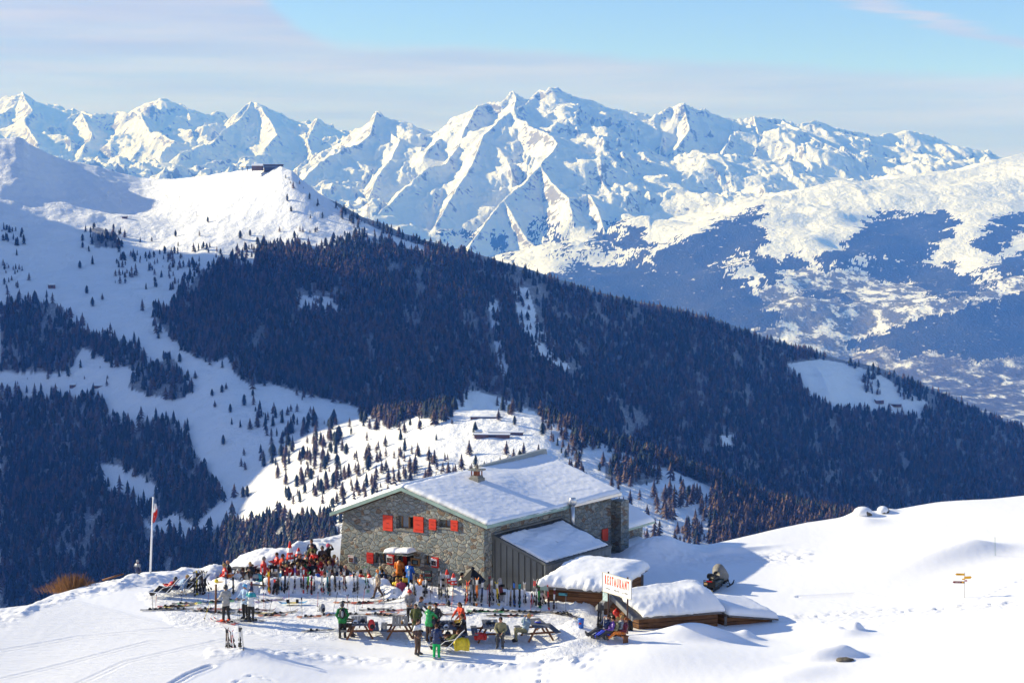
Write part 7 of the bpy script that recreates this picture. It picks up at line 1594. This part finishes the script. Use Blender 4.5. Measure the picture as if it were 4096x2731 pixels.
hutbox(ML(1967, 1753), 34, 5, 1.7, R(-3), 'long low alp barn, nearer of two on the sunny meadow', 'barn', .25, group='long low alp barns', name='alp_barn'); hutbox(ML(2022, 1736), 33, 5, 1.6, R(-3), 'long low alp barn, farther of two on the sunny meadow', 'barn', .25, group='long low alp barns', name='alp_barn')
hutbox(ML(1913, 1742), 7, 6, 3.0, R(10), 'small dark alp hut at the left end of the long barns')
hutbox(ML(1945, 1676), 32, 1.5, 1.0, R(-2), 'thin dark snow fence shed above the long barns', 'barn', .2, name='alp_barn')
hutbox(ML(3519, 1612), 15, 8, 4.0, R(15), 'dark chalet, left of two in the clearing far right', 'chalet', name='chalet'); hutbox(ML(3577, 1626), 24, 8, 3.0, R(-8), 'long dark chalet, right of two in the clearing far right', 'chalet', name='chalet')
hutbox(ML(291, 1556), 8, 5, 2.5, R(5), 'tiny dark hut on the snow between the left woods'); hutbox(ML(390, 1551), 13, 4, 1.2, R(-8), 'low flat roofed shelter right of the tiny dark hut'); hutbox(ML(204, 1152), 10, 7, 3.5, R(20), 'small hut beside pines on the open left slope'); hutbox(ML(3015, 2012), 9, 5, 2.5, R(0), 'little hut at the edge of the brown larches right of the hut'); hutbox(ML(500, 875), 8, 6, 2.5, R(0), 'tiny hut on the sunlit bench of the left slope')
stp = Vector(MID_V[MID_NR - 62, int(round((1088 + 480) / (5060.0 / (MID_NC - 1))))]) + UP * -1.0
ST = empty('lift_station', stp, R(-4), 'dark flat roofed cable car station on the left summit ridge', 'station')
b = MB(); b.box(-13, -7, -6, 17, 6, 5.5); b.build('wall', mat('dark_cladding', (.035, .032, .035), .7), ST); b = MB(); b.box(-14.5, -9, 5.5, 18.5, 7, 6.3); r_ = b.build('roof', M_GREYW, ST); b = MB(); b.box(-14, -8.5, 6.32, 18, 6.5, 7.0); b.build('snow_cover', M_SNOWP, r_)
b = MB(); b.box(-11, -7.1, 1.5, 15, -7.03, 3.6); b.build('window', M_GLASS, ST); b = MB(); b.box(-34, -5, -4, -16, 4, 4); b.build('annexe_wall', mat('brown_cladding', (.16, .10, .07), .7), ST); b = MB(); b.add([(-35,-6,4),(-15,-6,4),(-15,5,4),(-35,5,4),(-35,-.5,7.5),(-15,-.5,7.5)], [(0,1,5,4),(2,3,4,5),(0,4,3),(1,2,5),(0,3,2,1)]); b.build('annexe_roof', M_SNOWP, ST); b = MB(); b.box(-52, -3, 1.2, -34, 1, 2.4); b.build('boarding_ramp', M_GREYW, ST)
for i in range(3): b = MB(); b.bar((-50 + 8 * i, -1, -5), (-50 + 8 * i, -1, 1.3), .8); b.build('ramp_post', M_GREYW, ST)
def pylon(px, py, h, label):
    p = ML(px, py); e = empty('lift_pylon', p, 0, label, 'lift pylon', 'ski lift pylons'); b = MB(); b.tube([(0, 0, -1), (0, 0, h)], [.5, .35], 8); b.build('mast', M_STEEL, e); b = MB(); b.bar((-2.6, 0, h), (2.6, 0, h), .5); b.build('crossarm', M_STEEL, e)
for px, py, h in ((68, 566, 9), (213, 660, 9), (480, 824, 8), (614, 846, 8), (787, 872, 8), (720, 810, 8), (600, 745, 8), (430, 795, 8)): pylon(px, py, h, 'small ski lift pylon on the upper left piste')
p = ML(1474, 864) + UP * -2; e = empty('cable_pylon', p, 0, 'tall lattice cable car pylon behind the wooded ridge', 'pylon'); b = MB()
for a, c in ((-1, -1), (1, -1), (1, 1), (-1, 1)): b.bar((a * 2.2, c * 2.2, -6), (a * .7, c * .7, 26), .5)
for k in range(6): z0 = k * 4.5; w0 = 2.2 - z0 / 26 * 1.5; b.bar((-w0, -w0, z0), (w0 * .8, -w0 * .8, z0 + 4.5), .3); b.bar((w0, -w0, z0), (-w0 * .8, -w0 * .8, z0 + 4.5), .3)
b.build('lattice', M_STEEL, e); b = MB(); b.bar((-5, 0, 26), (5, 0, 26), .8); b.build('crossarm', M_STEEL, e)
# ================================================================ WHO IS THERE
def by_head(px, py, hh, y0=83.0, y1=103.0):
    best = None; Y = y0
    while Y < y1:
        q = at(px, py, Y); d = q.z - gz(q.x, q.y) - hh
        if d <= 0: break
        Y += .15
    q = at(px, py, Y); return Vector((q.x, q.y, gz(q.x, q.y)))
def terr(px, py, hh):
    q = at(px, py, 93.0); y0 = terr_y0(q.x) + .42; Y = y0
    while Y < 103:
        q = at(px, py, Y)
        if q.z - gz(q.x, q.y) - hh <= 0: break
        Y += .12
    q = at(px, py, Y); return Vector((q.x, q.y, min(gz(q.x, q.y), q.z - hh + .12)))
def SIT(px, py, top, hair, face, label, arms='lap', pants='black', s=1.0, lean=.08, **k): return person(terr(px, py, 1.24 * s), face, pose_sit(arms, lean), top, pants, hair, label, scale=s, group='guests sitting on the terrace', **k)
def STD(px, py, top, hair, face, label, arms='pocket', pants='black', s=1.0, lean=.03, g=None, **k):
    p = gnd(*g) if g else terr(px, py, 1.62 * s); return person(p, face, pose_stand(arms, k.pop('stride', 0.0), lean), top, pants, hair, label, scale=s, **k)
SIT(916,2251,'black','bald',185,'bald man in a black jacket seated at the left end of the terrace'); SIT(902,2261,'red','hair_blond',200,'person in a red jacket and sunglasses at the terrace left end',glasses=True)
SIT(921,2293,'white','hair_brown',80,'brown haired child in white and orange seated below the bald man',stripe='orange',s=.85); SIT(968,2286,'brown','hair_brown',60,'guest in brown seated between the white coat and the timber rail'); SIT(955,2291,'white',None,250,'guest in a white coat with a pale hood low on the terrace',hat='beanie',hatcol='cream',s=.95)
STD(1001,2258,'black','hair_blond',265,'standing woman in black with a pale scarf on the left terrace',arms='phone',hat=None,s=.97); SIT(990,2294,'cream','hair_blond',250,'blond guest in cream seated under the standing woman',s=.9)
SIT(1018,2290,'navy','hair_dark',40,'dark haired guest in a navy and grey jacket seen from behind',stripe='grey'); SIT(1031,2288,'teal','hair_dark',75,'dark haired guest in teal beside the navy jacket',s=.95)
STD(1053,2237,'red','hair_grey',10,'tall standing man in a long red jacket and sunglasses by the fence',arms='front',glasses=True,s=1.05,pants='charcoal')
CR = [(1126,2254,'charcoal','hair_dark','dark haired guest in charcoal left of the plaid cap'),(1141,2254,'red','hair_dark','guest in a red and black jacket with a dark plaid cap'),(1148,2239,'black','hair_dark','guest with a black cap below the tall parasol'),(1158,2250,'red','hair_blond','blond guest in red below the tall parasol'),(1177,2256,'red',None,'guest in red with a white beanie and raised arms'),(1192,2241,'black','hair_brown','brown haired guest in black below the small parasol'),(1201,2226,'black','bald','bald sunburnt man in black beside the small parasol'),(1211,2240,'red',None,'guest in bright red wearing a grey beanie'),(1233,2216,'red','hair_brown','brown haired guest in red behind the grey beanie'),(1244,2211,'maroon','hair_blond','fair guest in maroon at the back of the crowd'),(1255,2225,'pink',None,'guest in pink with a white beanie and sunglasses'),(1250,2252,'black','hair_brown','brown haired guest in black in front of the pink jacket'),(1273,2226,'brown','hair_dark','dark haired guest in brown right of the pink jacket'),(1301,2214,'red','bald','broad bald man in a big red jacket near the hut corner'),(1303,2231,'pink','hair_brown','brown haired guest in rose in front of the big red jacket'),(1291,2240,'black','hair_dark','guest in black in the middle of the red jackets'),(1271,2254,'red','hair_blond','blond guest in red in the second row'),(1303,2250,'tan','hair_brown','brown haired guest in tan near the hut corner'),(1320,2252,'cream','hair_blond','blond guest in cream near the hut corner'),(1335,2247,'cream',None,'guest with a cream beanie right against the hut corner'),(1337,2286,'brown','hair_brown','guest in brown fur trim low by the hut corner'),(1301,2278,'pink','hair_dark','dark haired guest in deep pink behind the blue jacket'),(1303,2303,'charcoal','hair_brown','guest in charcoal with sunglasses peering over the snow bank'),(1278,2284,'blue','hair_brown','guest in a bright blue jacket bent over a table'),(1225,2247,'darkgreen','hair_dark','guest in dark green between the red jackets'),(1165,2262,'charcoal','hair_brown','guest in charcoal low between the red jackets'),(1285,2212,'charcoal','hair_blond','fair guest in charcoal at the back near the railing'),(1318,2236,'maroon','hair_brown','guest in maroon beside the hut corner'),(1210,2262,'red','hair_brown','guest in red low in the front row before the parasols'),(1195,2270,'maroon','hair_dark','dark haired guest in maroon low in the front row')]
rc = random.Random(12)
for i, (px, py, c, h, lb) in enumerate(CR):
    k = {}
    if 'beanie' in lb or 'cap' in lb.split(): k = dict(hat='beanie' if 'beanie' in lb else 'cap', hatcol='white' if 'white' in lb else 'grey' if 'grey' in lb else 'cream' if 'cream' in lb else 'charcoal')
    SIT(px, py, c, h, rc.choice([200, 230, 340, 20, 160, 90, 270]), lb, arms=rc.choice(['table', 'lap', 'drink', 'cross', 'table']), s=rc.uniform(.94, 1.04), glasses='sunglasses' in lb, lean=rc.uniform(-.05, .3), pants=rc.choice(['black', 'charcoal', 'brown', 'navy']), **k)
for i in range(16):
    px = 1108 + (i * 61) % 225; py = 2222 + (i * 37) % 50; c = ('red', 'charcoal', 'red', 'coral', 'black', 'orange')[i % 6]
    SIT(px, py, c, ('hair_brown', 'hair_dark', 'hair_blond')[i % 3], (200, 340, 160, 20)[i % 4], f'guest in {c} among the packed middle rows of the terrace', arms=('table', 'lap', 'drink')[i % 3], s=.96 + .02 * (i % 4), lean=.05 * (i % 4))
STD(1247,2166,'navy','hair_brown',250,'brown haired man standing at the very back of the terrace'); STD(1258,2180,'olive','hair_brown',240,'man in an olive green jacket leaning over the back rows',arms='reach',lean=.35); STD(1271,2196,'red','hair_dark',230,'person in red bending forward beside the olive jacket',lean=.6,arms='reach'); STD(1290,2195,'brown',None,250,'standing person in brown with a dark cap near the railing',hat='cap',hatcol='charcoal'); STD(1311,2184,'black',None,330,'standing person in black with a pink and white helmet at the railing',hat='helmet',hatcol='pink',arms='up')
SIT(1387,2268,'black','bald',190,'bald man in black seated against the stone wall'); SIT(1412,2292,'red','hair_brown',60,'brown haired guest in red right of the bald man by the wall'); SIT(1366,2285,'brown','hair_dark',230,'dark haired guest in brown left of the bald man by the wall'); SIT(1442,2290,'red','hair_dark',80,'dark haired guest in dark red below the lower window'); SIT(1478,2285,'red','hair_grey',200,'grey haired guest in red behind the skis below the red shutter')
SIT(1518,2275,'sky','hair_blond',70,'blond guest in a light blue jacket left of the door',lean=.25); SIT(1529,2285,'black','hair_dark',100,'dark guest in black leaning beside the light blue jacket')
STD(1597,2236,'orange','hair_dark',75,'man in an orange jacket standing at the hut door seen from behind',pants='brown',arms='front',s=1.05,stripe=None); STD(1637,2252,'blue','hair_grey',60,'grey haired man in a bright blue jacket standing at the door',arms='front')
SIT(1578,2299,'black','hair_blond',260,'fair haired woman in black with sunglasses before the door',glasses=True); SIT(1543,2317,'purple',None,200,'child in purple with a dark beanie at the snow gap',hat='beanie',hatcol='navy',s=.85); SIT(1587,2325,'yellow','hair_blond',80,'blond guest in a yellow jacket seated with back to the snow'); SIT(1562,2334,'brown','hair_blond',70,'blond guest in brown seated left of the yellow jacket',s=.95); SIT(1604,2328,'pink','hair_brown',100,'guest in pink seated right of the yellow jacket',s=.95); SIT(1616,2299,'black','hair_dark',80,'dark guest in black and yellow behind the pink one',stripe='yellow')
SIT(1727,2264,'red',None,90,'guest in a red hooded jacket under the right menu board',hat='beanie',hatcol='red'); SIT(1843,2300,'black','hair_dark',20,'dark haired guest in black just left of the kiosk'); SIT(1688,2304,'orange','hair_red',240,'guest in orange with red hair behind the snowboards'); SIT(1665,2312,'charcoal','hair_brown',200,'guest in charcoal half hidden behind upright skis')
STD(1506,2308,'tan',None,185,'boy in a tan jacket and orange beanie walking in front of the snow bank',arms='swing',pants='brown',g=(1513,2391),stride=.28,hat='beanie',hatcol='orange',s=.86)
# deck chair people
def REC(g, face, top, pants, hair, label, **k): return person(g, face, pose_recline(k.pop('arms', 'lap')), top, pants, hair, label, **k)
REC(DCP[0], 172, 'black', 'black', None, 'person in black and red lying in the leftmost deck chair', hat='beanie', hatcol='charcoal', stripe='red'); REC(DCP[1], 170, 'lightblue', 'navy', 'hair_blond', 'blond person lying in the second deck chair', arms='back'); REC(DCP[2], 168, 'charcoal', 'black', 'hair_brown', 'brown haired person lying in the third deck chair'); REC(DCT, 150, 'teal', 'charcoal', 'hair_brown', 'person in teal sunbathing in the terrace deck chair', arms='up'); REC(DCF, 165, 'olive', 'black', 'hair_brown', 'person resting in the front deck chair under the yellow jacket')
g = gnd(537, 2300) + Vector((0, .9, -.6)); person(g, 60, pose_stand('pocket'), 'navy', 'black', None, 'small child in a dark jacket and grey hat half hidden behind the snow rim', hat='beanie', hatcol='grey', scale=.72, stripe='grey')
# skiers in front
def on_skis(g, face, c, label, sc=1.0):
    a = R(face); d = Vector((math.cos(a), math.sin(a), 0)); n = Vector((-d.y, d.x, 0))
    p, q = g - d * .65, g + d * .9; p.z = gz(p.x, p.y) + .03; q.z = gz(q.x, q.y) + .03; ski_pair(p, q, c, 'white', label, None, gap=.12, upright=False)
g = gnd(905, 2489); person(g + UP * .05, 130, pose_stand('poles', .05), 'silver', 'black', None, 'skier in a pale grey vest with red sleeves and red boots', hat='helmet', hatcol='charcoal', boots='coral', stripe=None, scale=1.04); on_skis(g, 150, 'coral', 'red skis under the skier in the pale grey vest'); pole(gnd(817, 2476), at(842, 2400, g.y), 'yellow', 'yellow ski pole held by the skier in the pale vest', None)
g2 = gnd(982, 2477); person(g2 + UP * .04, 235, pose_stand('poles'), 'lightblue', 'black', None, 'skier in a light blue jacket and blue helmet, left of the pair', hat='helmet', hatcol='sky', glasses=True); on_skis(g2, 200, 'grey', 'grey skis under the skier in the light blue jacket')
g3 = gnd(1004, 2485); person(g3 + UP * .04, 70, pose_stand('poles', 0, .06), 'white', 'black', None, 'skier in a white and teal jacket seen from behind, right of the pair', hat='helmet', hatcol='navy', stripe='teal', scale=.97); on_skis(g3, 190, 'navy', 'dark skis under the skier in the white and teal jacket')
g = gnd(990, 2480); pole(g, at(990, 2400, g.y), 'white', 'white ski pole between the two skiers', None)
# the groups around the picnic tables
STD(0,0,'darkgreen',None,95,'man in a green jacket with a black rucksack and dark hat seen from behind',arms='pocket',pants='black',g=(1370,2552),hat='beanie',hatcol='charcoal',pack='black',s=1.0)
def SITON(T, x, y, face, top, hair, label, arms='table', pants='brown', lean=.1, **k): p = Vector(T.location) + Matrix.Rotation(T.rotation_euler[2], 3, 'Z') @ Vector((x, y, 0)); return person(p, face, pose_sit(arms, lean), top, pants, hair, label, **k)
SITON(T1, -.78, .9, 350, 'khaki', None, 'person in a camouflage brown jacket seated at the left of the leftmost table', hat='beanie', hatcol='grey')
STD(1627,2408,'plaid',None,265,'person in a black and white patterned jacket with a red and white helmet',arms='front',g=(1642,2490),lean=.35,hat='helmet',hatcol='red')
STD(1688,2415,'charcoal','hair_brown',340,'brown haired man in a grey and black vest behind the tables',arms='reach',g=(1672,2528),lean=.25,s=1.04,stripe='grey')
STD(1664,2444,'olive','hair_brown',260,'person in an olive green vest standing behind the second table',g=(1664,2548),s=.95,pants='khaki')
STD(1673,2489,'brown','hair_dark',330,'young man in a brown and white jacket standing in front of the group',g=(1670,2618),arms='pocket',pants='brown',stripe='white',s=.98)
STD(1720,2440,'green','hair_blond',60,'person in a bright green jacket seen from behind at the middle table',g=(1716,2566),arms='reach',pants='brown',hood='green',lean=.1)
STD(1752,2505,'navy','hair_brown',80,'boy in a navy sweater and bright green trousers seen from behind',g=(1746,2634),pants='jade',arms='front',s=.96,boots='silver')
STD(1742,2448,'charcoal','hair_dark',250,'dark person facing the camera behind the green jacket',g=(1745,2545),s=.95)
SITON(T3, .75, 1.2, 185, 'yellow', None, 'seated person with a pink beanie and yellow top at the middle table', hat='beanie', hatcol='pink')
STD(1826,2447,'coral','hair_brown',215,'dark haired woman in a coral red sweater at the right of the group',g=(1851,2545),arms='reach',lean=.25,longhair=True)
SITON(T3, .75, .6, 180, 'black', 'hair_brown', 'brown haired person in black seated at the right of the middle table')
SITON(T3, -.78, .7, 10, 'charcoal', 'hair_dark', 'dark person seated at the left of the middle table behind the boy')
SITON(T4, .42, -.30, 265, 'khaki', 'hair_dark', 'man in a grey green jacket with sunglasses sitting alone facing the camera', arms='lap', pants='charcoal', glasses=True, boots='charcoal', scale=1.03)
w = SITON(T5, -.72, .5, 185, 'bluegrey', 'hair_blond', 'blond woman in a blue grey sweater leaning back to drink', arms='drink', pants='khaki', lean=-.30, boots='black')
# sunbathers before the gable
def GAB(px, py, top, pants, hair, face, label, **k):
    p = by_head(px, py, .98, 80, 92); return person(p, face, pose_recline(k.pop('arms', 'lap'), R(-14), 0, .18), top, pants, hair, label, group='sunbathers before the gable hut', **k)
GAB(2422,2467,'navy','charcoal','hair_brown',190,'leftmost sunbather in a navy sweater drinking before the gable',arms='drink'); GAB(2441,2479,'purple','royal','hair_dark',195,'sunbather in purple top and bright blue trousers'); GAB(2457,2475,'khaki','charcoal','hair_blond',195,'sunbather in a khaki jacket in the middle of the row'); GAB(2476,2469,'grey','charcoal','hair_blond',198,'fair haired sunbather in a grey shirt, second from the right'); GAB(2492,2478,'maroon','orange','hair_red',200,'rightmost sunbather in a maroon shirt and orange trousers')
# the guests' bench
p = by_head(2457, 2475, .98, 80, 92) + Vector((-.05, .25, 0)); p.z = gz(p.x, p.y); b = MB()
b.box(-.92, -.17, .12, .92, .17, .17); b.box(-.9, -.15, -.2, -.85, .15, .12); b.box(.85, -.15, -.2, .9, .15, .12); o = thing1('low_bench', b, M_WOODB, 'low wooden bench under the sunbathers', 'bench', smooth=False, loc=p + UP * .02); o.rotation_euler = (0, 0, math.atan2(gd.y, gd.x))
